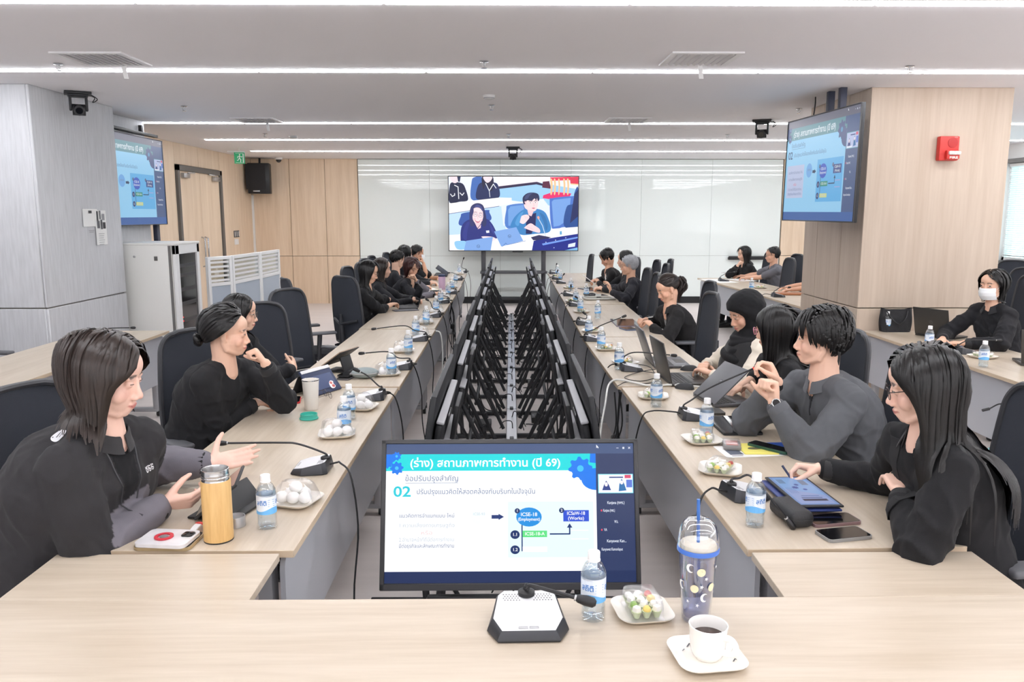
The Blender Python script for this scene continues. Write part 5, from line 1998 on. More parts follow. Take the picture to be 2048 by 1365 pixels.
def hair(parent, c, R, s, w, style, rnd_seed, color, n=420, seg=12, length=.3, part=.02, body=None, bangs=0.0, anchor=None, width=.0095, vol=.010, inward=.25, fy=.035):
    """hair laid over the skull as many overlapping locks on a close cap, one mesh"""
    rng = np.random.default_rng(rnd_seed)
    A = HA * np.array([w, 1, 1]) * s
    Cn = HC * s
    g = G()
    # close cap
    na, ne = 40, 14
    P, Q = [], []
    for i in range(na):
        az = -pi + 2 * pi * i / na
        lim = float(scalp_limit(az)) - .02
        row, rowi = [], []
        for j in range(ne):
            el = lim + (pi / 2 - lim) * j / (ne - 1)
            d = np.array([sin(az) * cos(el), cos(az) * cos(el), sin(el)])
            k = 1 + .035 * min(1, j / 2)
            row.append(Cn + d * A * k + d * .002)
        P.append(row)
    g.grid(P, thick=-.004, closeu=True)
    # locks
    az = rng.uniform(-pi, pi, n * 3)
    z = rng.uniform(-.75, 1, n * 3)
    el = np.arcsin(z)
    ok = el > scalp_limit(az) + .03
    az, el = az[ok][:n], el[ok][:n]
    N = len(az)
    U = np.stack([np.sin(az) * np.cos(el), np.cos(az) * np.cos(el), np.sin(el)], 1)
    Aoff = A * 1.05 + vol * .4 * s
    X = Cn + U * (A * 1.04)
    gl = R.T @ np.array([0, 0, -1.0])
    sgn = np.sign(X[:, 0] - part * s + 1e-6)
    path = [X.copy()]
    if style in ('tied', 'short'):
        Ln = np.full(N, 1.0)
    Ln = length * s * rng.uniform(.86, 1.06, N)
    front = (np.abs(az) < .75)
    if bangs > 0:
        fb = (np.abs(az) < bangs) & (el > .3)
        Ln = np.where(fb, .088 * s * rng.uniform(.9, 1.1, N), Ln)
    if style == 'short':
        Ln = np.where((np.abs(az) < 1.0), .095, .062) * s * rng.uniform(.8, 1.15, N)
        if bangs:
            Ln = np.where(np.abs(az) < 1.1, .10 * s, Ln)
    layer = np.clip(.5 + .35 * np.sin(U[:, 0] * 5 + 1.3) * np.cos(U[:, 1] * 4 + U[:, 2] * 3) + rng.normal(0, .13, N), 0, 1)
    cols = []
    bod = body or []
    dirp = None
    fl = rng.normal(0, .05, (N, 3))
    for t in range(seg):
        u = (X - Cn) / Aoff
        rr = np.linalg.norm(u, axis=1, keepdims=True)
        nrm = unit_rows(u / Aoff)
        if style == 'tied':
            d = (anchor * s - X)
            dist = np.linalg.norm(d, axis=1)
            d = d / (dist[:, None] + 1e-9)
            step = np.minimum(dist, .165 * s / seg * 1.5)[:, None]
        else:
            d = np.tile(gl, (N, 1)) * 1.0
            top = np.clip(u[:, 2:3] / (rr + 1e-9) * 1.2, 0, 1)
            if style == 'short':
                swp = np.stack([sgn * .8, np.where(front & (bangs > 0), .5, -.45), np.full(N, .0)], 1)
                d = d * .8 + swp * (.15 + top)
            else:
                swp = np.stack([sgn * 1.3, np.where(front, -.12, -.45), np.zeros(N)], 1)
                if bangs > 0:
                    swp = np.where(fb[:, None], np.stack([sgn * .12, np.full(N, 1.3), np.zeros(N)], 1), swp)
                d = d + swp * top
            under = np.clip(-u[:, 2:3] - .1, 0, 1) * (rr < 1.5)
            d = d - nrm * under * inward + fl * .5
            step = (Ln / seg)[:, None]
        tang = d - nrm * np.sum(d * nrm, 1, keepdims=True)
        close = np.clip((1.25 - rr) / .2, 0, 1)
        d = unit_rows(d * (1 - close) + tang * close)
        X = X + d * step
        # stay outside the skull
        u = (X - Cn) / Aoff
        rr = np.linalg.norm(u, axis=1)
        lift = 1.0 + (.03 + layer * vol / .08) * min(1, (t + 1) / 3)
        ins = (rr < lift) | ((style == 'short') & (rr < 1.3))
        X[ins] = Cn + u[ins] / rr[ins, None] * lift[ins, None] * Aoff
        # clear of the face
        q = X / s
        face = (q[:, 1] > .012) & (q[:, 2] < .058 - .1 * np.maximum(0, np.abs(q[:, 0]) - .03))
        if bangs > 0:
            face &= ~fb
        xf = (.066 + .012 * layer) * w * s
        xf = xf * np.where(q[:, 2] < -.06, .93, 1.0)
        m = face & (np.abs(X[:, 0]) < xf) & (style != 'short') & (style != 'tied')
        q = X / s
        ylim = fy + np.maximum(0, q[:, 2]) * .9 + .02 * np.maximum(0, -q[:, 2] - .11) / .1
        m2 = (q[:, 1] > ylim) & (q[:, 2] < .06) & (style in ('bob', 'long'))
        if bangs > 0:
            m2 &= ~fb
        X[m2, 1] -= (q[m2, 1] - ylim[m2]) * s * .55
        X[m, 0] = (np.where(sgn[m] == 0, 1, sgn[m]) * xf[m])
        for bc, ba in bod:
            v = (X - bc) / ba
            r2 = np.linalg.norm(v, axis=1)
            i2 = r2 < 1
            X[i2] = bc + v[i2] / r2[i2, None] * ba * 1.005
        path.append(X.copy())
    path = np.array(path).transpose(1, 0, 2)          # N, seg+1, 3
    wd = width * s * rng.uniform(.7, 1.25, N)
    k = seg + 1
    tp = np.interp(np.linspace(0, 1, k), [0, .12, .75, 1], [.55, 1, .9, .25])
    Tn = np.gradient(path, axis=1)
    Tn /= np.linalg.norm(Tn, axis=2, keepdims=True) + 1e-9
    nr = (path - (Cn + np.array([0, 0, -.02]) * s)) / A ** 2
    nr[:, :, 2] *= np.where(path[:, :, 2] < Cn[2] - .05, .05, 1)
    nr /= np.linalg.norm(nr, axis=2, keepdims=True) + 1e-9
    B = np.cross(Tn, nr)
    B /= np.linalg.norm(B, axis=2, keepdims=True) + 1e-9
    nr = np.cross(B, Tn)
    ang = np.arange(4) * 2 * pi / 4
    ring = (np.cos(ang)[:, None, None, None] * B * 1.0 + np.sin(ang)[:, None, None, None] * nr * .22)
    V = path[None] + ring * (wd[:, None] * tp[None, :])[None, :, :, None] * .5
    V = V.transpose(1, 2, 0, 3).reshape(-1, 3)
    idx = np.arange(N * k * 4).reshape(N, k, 4)
    F = []
    a_, b_ = idx[:, :-1, :], idx[:, 1:, :]
    Fq = np.stack([a_, np.roll(a_, -1, 2), np.roll(b_, -1, 2), b_], -1).reshape(-1, 4)
    capc = len(np.vstack(g.v))
    g.v.append(V)
    g.f += [tuple(int(i) + capc for i in q_) for q_ in Fq]
    g.m += [0] * len(Fq)
    g.n += len(V)
    return g


def unit_rows(v):
    return v / (np.linalg.norm(v, axis=1, keepdims=True) + 1e-12)


def hair_mat(name, rgb, rough=.34):
    return mat(name, rgb, rough, spec=.38, var=.22, vscale=30, bump=.04, bscale=160)


H_black = hair_mat('hair_black', (20, 18, 18))
H_brown = hair_mat('hair_dark_brown', (47, 38, 34))
H_auburn = hair_mat('hair_auburn', (62, 34, 32))
H_grey = hair_mat('hair_grey', (168, 170, 174), .5)
M_shoe = mat('black_shoe_leather', (28, 27, 28), .4)
M_shoebrown = mat('brown_shoe_leather', (122, 82, 62), .5)
M_rim = mat('spectacle_metal', (120, 116, 112), .25, .9)
M_rimdark = mat('spectacle_dark', (44, 34, 34), .3)
M_rimpink = mat('spectacle_pink', (226, 150, 176), .3)
M_lens = thin_clear('spectacle_lens', (248, 250, 252), .10)


def glasses(parent, c, R, s, w, m, rx=.022, ry=.019, sq=2.6, tube=.0011):
    def L(x, y, z):
        return c + R @ (np.array([x * w, y, z]) * s)
    fr = G()
    for k in (-1, 1):
        P = []
        for i in range(22):
            a = 2 * pi * i / 22
            ca, sa = cos(a), sin(a)
            P.append(L(k * .033 + rx * np.sign(ca) * abs(ca) ** (2 / sq), .1005 - .004 * abs(ca) * (1 if ca * k > 0 else 0), -.004 + ry * np.sign(sa) * abs(sa) ** (2 / sq)))
        fr.tube(P, tube * s, 6, close=True)
        fr.tube([L(k * (.033 + rx), .0965, .002), L(k * .0745, .07, .004), L(k * .079, .0, .002), L(k * .079, -.018, -.012)], tube * s, 6)
    fr.tube(spline([L(-.012, .1015, -.0), L(0, .1045, .002), L(.012, .1015, -.0)], 7), tube * s, 6)
    o = fr.obj('spectacles', m, parent)
    for k in (-1, 1):
        V = [L(k * .033, .101, -.004)]
        for i in range(18):
            a = 2 * pi * i / 18
            V.append(L(k * .033 + rx * .97 * cos(a), .1, -.004 + ry * .97 * sin(a)))
        G().add(V, [(0, i + 1, (i + 1) % 18 + 1) for i in range(18)]).obj('lens', M_lens, o)
    return o


def person(label, head, hy, hp, by, wr, wl, top=(34, 34, 37), skin=(232, 190, 165), hairkw=None, sc=.95, girth=1.0, near=True, lean=.12, roll=0.0,
           hr_=None, hl_=None, er=(-.2, .9, -.5), el=(-.2, .9, -.5), sleeve='long', fore=None, collar='round', inner=None, loose=1.0, hw=1.0, jaw=1.0, gaze=.6, closed=False,
           gl=None, lip=(196, 108, 106), trousers=(36, 36, 40), shoulder=(0, 0), legs=True, down=.19, extra=None, hs=1.0, pose_r='relaxed', pose_l='relaxed', thumb_r=None, thumb_l=None, shoes=None, neckfwd=.03, eyeside=0.0, waist=1.0, upper=1.0):
    """one seated figure. head: centre of the head at eye level; hy, by: facing of head and body in degrees;
    wr, wl: right and left wrist; hr_, hl_: (hand direction, palm normal)"""
    c = np.array(head, float)
    up = np.array([0, 0, 1.0])
    hy, hp, by = radians(hy), radians(hp), radians(by)
    hf = np.array([cos(hy) * cos(hp), sin(hy) * cos(hp), -sin(hp)])
    hr = unit(np.cross(hf, up))
    hu = np.cross(hr, hf)
    if roll:
        ra = radians(roll)
        hr, hu = hr * cos(ra) + hu * sin(ra), hu * cos(ra) - hr * sin(ra)
    R = np.stack([hr, hf, hu], 1)
    bf = np.array([cos(by), sin(by), 0])
    br = np.array([bf[1], -bf[0], 0])
    s = .97 * hs
    Nb = c - up * down * sc - bf * neckfwd + (hu * 0)
    Pv = np.array([Nb[0], Nb[1], 0]) - bf * lean + up * .55
    S = {1: Nb - up * .05 * sc + br * (.168 * sc * (.9 + .1 * girth)) + up * shoulder[0], -1: Nb - up * .05 * sc - br * (.168 * sc * (.9 + .1 * girth)) + up * shoulder[1]}
    W = {1: np.array(wr, float), -1: np.array(wl, float)}

    def hint(h, k):
        return bf * h[0] + br * k * h[1] + up * h[2]
    E = {1: ik(S[1], W[1], .285 * sc, .25 * sc, hint(er, 1)), -1: ik(S[-1], W[-1], .285 * sc, .25 * sc, hint(el, -1))}
    vox = .0042 if near else .0075
    # ---- body: head, neck, trunk, arms and hands as one surface
    g = G()
    head_shells(g, c, R, s, hw, jaw)
    nk0 = c + R @ (np.array([0, -.022, -.055]) * s)
    nr = .055 * (.75 + .25 * girth) * sc
    chain(g, [nk0, nk0 * .5 + Nb * .5 + bf * .004, Nb - up * .03], np.array([nr * .98, nr, nr * 1.18]), 16)
    chain(g, [S[1] * .9 + Nb * .1 - up * .01, Nb - up * .06, S[-1] * .9 + Nb * .1 - up * .01], np.array([.036, .044, .036]) * sc, 12)
    chain(g, [Nb - up * .07, (Nb + Pv) / 2 - bf * (.02 + .06 * lean), Pv], np.array([.055, .06, .07]) * sc, 12)
    hdr = {}
    for k, hh, pose, th in ((1, hr_, pose_r, thumb_r), (-1, hl_, pose_l, thumb_l)):
        chain(g, [S[k], (S[k] + E[k]) / 2, E[k], E[k] * .62 + W[k] * .38, W[k]], np.array([.043, .040, .036, .036, .026]) * sc * (.8 + .2 * girth), 12)
        fd = unit(W[k] - E[k])
        d, pn = hh if hh is not None else (fd * .8 + np.array([fd[0], fd[1], 0]) * .4, -up)
        hdr[k] = hand(g, W[k], d, pn, k == 1, pose, .98 * sc, th)
    me = remesh(g, vox, 5 if near else 2, .5)
    V = coords(me)
    set_cols(me, head_cols(V, c, R, s, skin, lip=lip, w=hw))
    o = link('person', me, M_skin)
    tag(o, label, 'person')
    eyes(o, c, R, s, hw, gaze, closed, eyeside)
    # ---- top
    lo = loose
    g = G()
    prof = [(0, .165, .13), (.12, .172, .135), (.42, .15 * waist, .118 * waist), (.7, .168, .122), (.86, .155, .104), (.95, .105, .082), (1.0, .066, .062)]
    Nt = Nb + up * .012
    mid = (Pv + Nt) / 2 - bf * (.03 + .25 * lean * .4)
    rings = []
    base = Pv - up * .07
    for t, hwid, hdep in prof:
        p = base * (1 - t) ** 2 + 2 * mid * t * (1 - t) + Nt * t * t
        tn = unit(2 * (1 - t) * (mid - base) + 2 * t * (Nt - mid))
        f2 = unit(bf - tn * (bf @ tn))
        gg = girth if t < .9 else (.5 + .5 * girth)
        rings.append((p, br * hwid * gg * sc * 1.02, f2 * hdep * gg * sc * 1.02))
    Vv, n = [], 24
    full = [(rings[0][0] - up * .02, rings[0][1] * .5, rings[0][2] * .5)] + rings
    for p, a, b in full:
        for j in range(n):
            q = 2 * pi * j / n
            Vv.append(p + a * np.sign(cos(q)) * abs(cos(q)) ** .85 + b * np.sign(sin(q)) * abs(sin(q)) ** .85)
    F = [tuple(range(n - 1, -1, -1))] + [(i * n + j, i * n + (j + 1) % n, (i + 1) * n + (j + 1) % n, (i + 1) * n + j) for i in range(len(full) - 1) for j in range(n)] + [tuple(range((len(full) - 1) * n, len(full) * n))]
    g.add(Vv, F)
    for k in (1, -1):
        ext = {'long': 1.0, 'short': .0, 'three': .55}[sleeve]
        wend = W[k] - unit(W[k] - E[k]) * .028
        q_ = sc * lo * (.78 + .22 * girth)
        if sleeve == 'short':
            cut = S[k] * .32 + E[k] * .68
            chain(g, [S[k], S[k] * .6 + E[k] * .4, cut], np.array([.064, .063, .061]) * q_, 14)
        else:
            ee = E[k] * (1 - ext) + wend * ext
            chain(g, [S[k] - br * k * .012 - up * .012, S[k] * .5 + E[k] * .5, E[k]], np.array([.060, .063, .059]) * q_, 14)
            chain(g, [E[k], E[k] * .55 + ee * .45, ee], np.array([.058, .053, (.038 if ext == 1 else .046) * (.7 + .3 / lo)]) * q_, 14)
        chain(g, [S[k] - br * k * .10 - up * .05, S[k] - br * k * .015 - up * .012], np.array([.056, .060]) * q_, 14)
        chain(g, [Nt + up * .0 - bf * .006, S[k] + up * .012], np.array([.05, .056]) * sc * (.8 + .2 * girth), 12)
        if sleeve != 'short':
            g.ell(E[k], .061 * sc * lo * (.8 + .2 * girth), None, 14, 10)
        g.ell(rings[3][0] + rings[3][1] * .45 * k + rings[3][2] * .5, np.array([.075, .07, .08]) * sc * upper, None, 12, 8)
    me = remesh(g, .0072 if near else .011, 9 if near else 4, .5)
    me.update()
    V = coords(me)
    Nn = np.empty(len(V) * 3, np.float32)
    me.vertices.foreach_get('normal', Nn)
    Nn = Nn.reshape(-1, 3)
    amp = .0105 if near else .008
    disp = np.empty(len(V))
    Vl = V.tolist()
    nz = mnoise.noise
    off = (hash(label) % 97) * .37 if False else len(label) * 1.37
    for i, (x, y, z) in enumerate(Vl):
        a = nz((x * 8 + z * 4 + off, y * 8 - z * 5, z * 5))
        b = nz((x * 17, y * 17 + off, z * 11 + x * 6))
        disp[i] = max(0, 1 - 3.6 * abs(a)) ** 1.4 + .4 * max(0, 1 - 3.2 * abs(b)) - .25
    # more creases round the bent elbows and the waist
    jn = np.full(len(V), .6)
    for k in (1, -1):
        jn += np.exp(-(np.linalg.norm(V - E[k], axis=1) / .11) ** 2) * .9
    jn += np.exp(-(np.linalg.norm(V - rings[2][0], axis=1) / .2) ** 2) * .35
    V = V + Nn * (disp * jn * amp)[:, None]
    me.vertices.foreach_set('co', V.astype(np.float32).ravel())
    C = np.tile(np.array(lin(top)[:3]), (len(V), 1))
    loc = (V - Nb)
    lx, ly, lz = loc @ br, loc @ bf, loc @ up
    if inner is not None:
        icol, wide, deep = inner
        t_ = np.clip(-lz / deep, 0, 1)
        m = (np.abs(lx) < wide * (1 - t_)) & (lz > -deep) & (ly > .02) & (lz < .05)
        C[m] = lin(icol)[:3]
    if fore is not None:
        for k in (1, -1):
            ax = W[k] - E[k]
            L2 = np.linalg.norm(ax)
            u = (V - E[k]) @ (ax / L2) / L2
            dst = np.linalg.norm((V - E[k]) - np.outer(u, ax), axis=1)
            m = (u > fore[1]) & (dst < .06 * sc * lo * (.78 + .22 * girth) + .004) & (u < 1.3)
            C[m] = lin(fore[0])[:3]
    set_cols(me, C)
    me.update()
    tp = link('jacket' if inner is not None or fore is not None else ('shirt' if sleeve != 'long' else 'sweater'), me, M_cloth, o)
    bv = BVHTree.FromPolygons(V.tolist(), [tuple(p.vertices) for p in me.polygons]) if near else None
    # ---- collar
    cm = mat('cloth_plain_%d_%d_%d' % top, top, .85, sheen=.1)
    if collar in ('shirt', 'lapel', 'stand'):
        gap = {'shirt': .35, 'lapel': .55, 'stand': .12}[collar]
        Pc = []
        for q in np.linspace(gap, 2 * pi - gap, 30):
            d = bf * cos(q) + br * sin(q)
            drop = .035 * max(0, cos(q)) ** 2
            row = []
            for h, rr_ in ((-.012, .078), (.02, .070), (.044, .066), (.036, .072), (.008, .086 if collar != 'stand' else .075), (-.012, .094 if collar != 'stand' else .078)):
                e = 1.0 if collar != 'stand' or h < .03 else 1.0
                row.append(Nb + d * rr_ * sc * (.75 + .25 * girth) + up * (h - drop) - bf * .004)
            Pc.append(row)
        G().grid(Pc, thick=.003).obj('collar', cm, tp)
    if sleeve == 'long':
        for k in (1, -1):
            d = unit(W[k] - E[k])
            a = W[k] - d * .052
            rr_ = .0405 * sc * (.78 + .22 * girth)
            cc = cm if fore is None else mat('cuff_black', (26, 26, 28), .9)
            G().tube([a, a + d * .012, a + d * .034, a + d * .038, a + d * .036, a + d * .02], [rr_, rr_ * 1.03, rr_ * .98, rr_ * .93, rr_ * .86, rr_ * .84], 18, cap=False).obj('cuff', cc, tp)
    # ---- legs
    if legs:
        g = G()
        dn = bf
        g.ell(Pv - up * .03, (.16 * girth * sc, .15 * girth * sc, .1), np.stack([br, bf, up], 1), 16, 10)
        feet = []
        for k in (1, -1):
            hip = Pv + br * k * .085 - up * .035
            knee = np.array([Pv[0], Pv[1], .51]) + dn * .40 * sc + br * k * .12
            ank = np.array([knee[0], knee[1], .10]) + dn * .03
            chain(g, [hip, hip * .5 + knee * .5, knee, knee * .5 + ank * .5, ank], np.array([.09, .08, .062, .054, .044]) * sc * (.85 + .15 * girth), 12)
            feet.append(ank)
        me = remesh(g, .016, 2)
        set_cols(me, np.tile(np.array(lin(trousers)[:3]), (len(me.vertices), 1)))
        link('trousers', me, M_cloth, o)
        for a in feet:
            g = G()
            f0 = np.array([a[0], a[1], 0])
            P = [f0 - dn * .045 + up * .04, f0 + up * .048, f0 + dn * .07 + up * .036, f0 + dn * .15 + up * .026, f0 + dn * .185 + up * .022]
            g.tube(P, [.026, .042, .04, .036, .016], 12)
            g.rbox(f0 + dn * .07 + up * .009, (.245, .078, .018), .008, 2, R=rotz(by))
            g.obj('shoe', shoes or M_shoe, o)
    # ---- hair, glasses
    if hairkw:
        kw = dict(hairkw)
        hm = kw.pop('mat', H_black)
        style = kw.get('style')
        RT_ = R.T

        def tl(p):
            return RT_ @ (np.array(p, float) - c)
        bod = []
        sh = [(tl(S[1] * .75 + Nb * .25 - up * .02), .085), (tl(S[-1] * .75 + Nb * .25 - up * .02), .085), (tl(S[1] * .3 + Nb * .7 - up * .02), .088), (tl(S[-1] * .3 + Nb * .7 - up * .02), .088),
              (tl(rings[3][0]), .15 * girth), (tl(rings[3][0] + rings[3][1] * .6), .13 * girth), (tl(rings[3][0] - rings[3][1] * .6), .13 * girth), (tl(rings[4][0]), .12 * girth)]
        bod = [(p, np.full(3, r * sc + .006)) for p, r in sh] + [(tl((nk0 + Nb) / 2), np.array([.06, .062, .08]))]
        bun = kw.pop('bun', None)
        tail = kw.pop('tail', None)
        if not near:
            kw['n'] = min(kw.get('n', 420), 170)
            kw['width'] = .014
            kw['seg'] = 9
        g = hair(o, c, R, s, hw, rnd_seed=len(label) * 3 + 1, color=None, body=bod, **kw)
        if bun:
            bp, brad = np.array(bun[0]) * s, bun[1] * s
            for i in range(9):
                a0 = i * .7
                P = [bp + np.array([cos(a0 + t * 2.2) * brad * .72 * sin(.6 + t * .75), -.006 + .35 * brad * cos(t * 2 + i), sin(a0 + t * 2.2) * brad * .72 * sin(.6 + t * .75)]) for t in np.linspace(0, 2.6, 14)]
                g.tube(P, brad * .42, 6)
            g.ell(bp, (brad, brad * .75, brad), None, 14, 10)
        if tail:
            tp0, tlen, tw = np.array(tail[0]) * s, tail[1], tail[2]
            rg = np.random.default_rng(3)
            gl_ = RT_ @ np.array([0, 0, -1.0])
            bk = RT_ @ (-bf)
            for i in range(46):
                o2 = rg.normal(0, tw * .45, 3)
                L_ = tlen * rg.uniform(.8, 1.05)
                P = []
                for t in np.linspace(0, 1, 11):
                    spread = .25 + 1.1 * sin(pi * min(1, t * 1.15 + .05)) ** .8
                    P.append(tp0 + bk * (.035 * sin(pi * min(1, t * 1.6)) + .02) + gl_ * L_ * (t - .08) + o2 * spread + rg.normal(0, .0015, 3))
                g.tube(P, np.interp(np.linspace(0, 1, 11), [0, .2, .8, 1], [.004, .0075, .0065, .0015]), 5)
            g.tube([tp0 + np.array([0, -.0, -.012]), tp0 + np.array([0, -.012, .012])], .02, 10)
        allv = np.vstack(g.v)
        g.v = [c + allv @ R.T]
        g.obj('hair', hm, o, sharp=80)
    if gl:
        glasses(o, c, R, s, hw, **gl)
    info = dict(o=o, top=tp, c=c, R=R, s=s, bf=bf, br=br, Nb=Nb, S=S, E=E, W=W, tips=hdr, bvh=bv, rings=rings, w=hw)
    return info


def on_cloth(I, cv, name, origin, u_dir, v_dir, out, m=None, lift=.0012):
    """flat print pressed onto the garment along the direction out"""
    def fn(u, v, l):
        p = np.array(origin) + np.array(u_dir) * u + np.array(v_dir) * v + np.array(out) * .15
        h = I['bvh'].ray_cast(Vector(p), Vector(-np.array(out)))
        return (np.array(h[0]) if h[0] is not None else p - np.array(out) * .15) + np.array(out) * (lift + l)
    return cv.obj(name, m or printed(), I['top'], fn, .0003)


def cloth_line(I, pts, out, r=.002):
    P = []
    for p in pts:
        h = I['bvh'].ray_cast(Vector(np.array(p) + np.array(out) * .15), Vector(-np.array(out)))
        P.append((np.array(h[0]) if h[0] is not None else np.array(p)) + np.array(out) * .001)
    return np.array(P)


def mask_part(I):
    c, R, s = I['c'], I['R'], I['s']
    P = []
    for u in np.linspace(-1, 1, 15):
        row = []
        for v in np.linspace(0, 1, 13):
            z = -.016 - .094 * v
            x = u * (.071 - .006 * (2 * v - 1) ** 2)
            y = .114 - .060 * abs(u) ** 2.1 + .013 * sin(pi * v) - .02 * v * v + .0022 * sin(v * 22)
            row.append(c + R @ (np.array([x, y, z]) * s))
        P.append(row)
    m = G().grid(P, thick=.002).obj('face_mask', mat('mask_white', (240, 242, 244), .85), I['o'])
    for k in (-1, 1):
        G().tube(spline([c + R @ (np.array([k * .064, .046, -.03]) * s), c + R @ (np.array([k * .078, .0, -.0]) * s), c + R @ (np.array([k * .083, -.024, -.01]) * s), c + R @ (np.array([k * .076, -.008, -.05]) * s), c + R @ (np.array([k * .058, .04, -.095]) * s)], 16), .0012, 6).obj('ear_loop', mat('mask_white', (240, 242, 244), .85), m)


def headscarf(I):
    """black scarf: hood round the face, wrapped under the chin and laid over the shoulders"""
    c, R, s = I['c'], I['R'], I['s']
    Nb, bf, br = I['Nb'], I['bf'], I['br']
    up = np.array([0, 0, 1.0])
    nphi = 48
    P = []
    for i in range(nphi):
        ph = 2 * pi * i / nphi
        ex = np.array([.0625 * sin(ph), 0, -.018 + (.080 if cos(ph) > 0 else .092) * cos(ph)])
        ex[1] = .060 - .035 * abs(sin(ph)) ** 2 + (.022 if cos(ph) > 0 else -.006) * abs(cos(ph)) ** 2
        row = [ex * .97 + np.array([0, -.008, 0]), ex * 1.0, ex * 1.06 + np.array([0, .004, 0]), ex * 1.12 + np.array([0, -.004, 0])]
        d0 = (row[-1] - HC) / (HA * 1.17)
        d0 /= np.linalg.norm(d0)
        th0 = math.acos(max(-1, min(1, d0[1])))
        for k in range(1, 12):
            th = th0 + (pi - th0) * k / 11
            rad_ = np.array([d0[0], 0, d0[2]])
            rad_ /= np.linalg.norm(rad_) + 1e-9
            d = np.array([0, cos(th), 0]) + rad_ * sin(th)
            q = HC + d * HA * np.array([1.19, 1.2, 1.2]) + np.array([0, -.004, 0])
            q = q + d * (.003 * sin(ph * 5 + k) + .002 * sin(ph * 11 - k * 2))
            if q[2] < -.02:
                f = min(1, (-.02 - q[2]) / .08)
                q[2] -= .05 * f
                q[1] *= 1 - .15 * f
            row.append(q)
        P.append([c + R @ (np.array(q) * s) for q in row])
    g = G().grid(P, thick=.014, closeu=True)
    chain(g, [c + R @ (np.array([0, -.02, -.05]) * s), Nb - up * .02], np.array([.074, .08]), 20)
    # folds wound round the neck
    for j in range(6):
        Q = []
        for i in range(30):
            a = 2 * pi * i / 30
            rr = .072 + .010 * j * .5 + .004 * sin(3 * a + j)
            Q.append(Nb + up * (.045 - .024 * j + .020 * sin(a + j * 1.3) - .02 * max(0, cos(a))) + (bf * (cos(a) * rr * 1.0 + .004 + .006 * j) + br * sin(a) * rr * (1.0 + .05 * j)))
        g.tube(Q, .021 + .002 * j, 10, close=True)
    me = remesh(g, .006, 4)
    set_cols(me, np.tile(np.array(lin((30, 30, 32))[:3]), (len(me.vertices), 1)))
    link('headscarf', me, M_cloth, I['o'])
    Pd = []
    for i in range(40):
        a = 2 * pi * i / 40
        row = []
        for k in range(8):
            t = k / 7
            rx_, ry_ = .085 + .13 * t ** .8, .09 + (.075 if cos(a) > 0 else .03) * t
            z = .03 - (.09 * t + (.22 * t * t * max(0, cos(a)) ** 1.5))
            w_ = .006 * sin(a * 9 + k * .6) * t
            row.append(Nb + bf * (cos(a) * (ry_ + w_) + .01) + br * sin(a) * (rx_ + w_) + up * z)
        Pd.append(row)
    G().grid(Pd, thick=.005, closeu=True).obj('scarf_drape', mat('scarf_black', (30, 30, 32), .9, sheen=.1), I['o'])
# ------------------------------------------------------------------ who sits where
PEOPLE = {}
BOB = dict(style='bob', length=.26, part=.015, mat=H_black)


def off(c, by, f, r, u):
    """point relative to the head: forward, to the right, up in the body's own directions"""
    b = radians(by)
    return np.array(c) + np.array([cos(b), sin(b), 0]) * f + np.array([sin(b), -cos(b), 0]) * r + np.array([0, 0, u])


GREY = (112, 109, 116)


def rest(h, by, f, r):
    p = off(h, by, f, r, 0)
    return np.array([p[0], p[1], .785])



# door side, from the front table
h = atD(212, 750, 2.5)
PEOPLE['L1'] = person('woman with brown bobbed hair and dark zip jacket holding a tablet', h, 6, 16, -14, T(326, 1008, .80), T(420, 928, .82), top=(50, 49, 51), girth=1.5, sc=1.02, hs=1.13, hw=1.07, jaw=1.12, lean=.24, skin=(240, 200, 182),
                      hairkw=dict(style='bob', length=.25, part=-.01, mat=H_brown, n=1400, vol=.022, width=.010, inward=.4, fy=.042), pose_r='hold', hr_=((.93, .3, 0), (-.1, .75, .6)), pose_l='flat', thumb_l='up', hl_=((.94, .25, .12), (.1, -.8, .55)),
                      fore=(GREY, .12), inner=((30, 30, 32), .06, .32), loose=1.16, collar='stand', gaze=.9, closed=True, er=(-.25, .75, -.6), el=(-.1, .8, -.6), down=.2)
h = atD(455, 664, 3.88)
PEOPLE['L2'] = person('woman with a low hair bun resting her chin on her hand', h, 10, 8, -18, T(510, 806, .79), atD(531, 728, 3.86), top=(38, 38, 40), girth=1.22, hw=1.06, jaw=1.08, lean=.2,
                      hairkw=dict(style='tied', anchor=np.array([0, -.095, -.05]), n=600, part=0, vol=.02, width=.013, bun=((0, -.128, -.055), .03)), pose_r='pinch', hr_=((.9, .35, .05), (0, .2, -1)), pose_l='fist', hl_=((-.5, -.1, .8), (-.75, -.2, -.3)),
                      el=(.75, .1, -.75), er=(-.3, .8, -.5), gaze=.3, hs=1.02)
h = atD(481, 625, 4.95)
PEOPLE['L3'] = person('woman in spectacles with long black hair and crossed arms', h, 6, 8, -12, off(h, -12, .27, -.13, -.37), off(h, -12, .25, .12, -.41), top=(36, 36, 39), hairkw=dict(style='long', length=.36, part=-.015, n=560, width=.0105), gl=dict(m=M_rim, sq=2.1),
                      pose_r='relaxed', pose_l='fist', hr_=((-.1, .8, .25), (-.9, -.1, -.2)), er=(.1, .9, -.5), el=(.1, .9, -.5), gaze=.3, collar='shirt')
h = atD(737, 543, 8.1)
PEOPLE['L4'] = person('woman with long black hair and spectacles typing on a tablet keyboard', h, 4, 20, -5, T(782, 610, .80), T(786, 601, .80), sleeve='three', top=(36, 36, 38), hairkw=dict(style='long', length=.44, part=.0, n=480, bangs=.5, width=.012), gl=dict(m=M_rim),
                      pose_r='typing', pose_l='typing', skin=(230, 186, 158), near=True, gaze=.8)
h = atD(764, 536, 8.95)
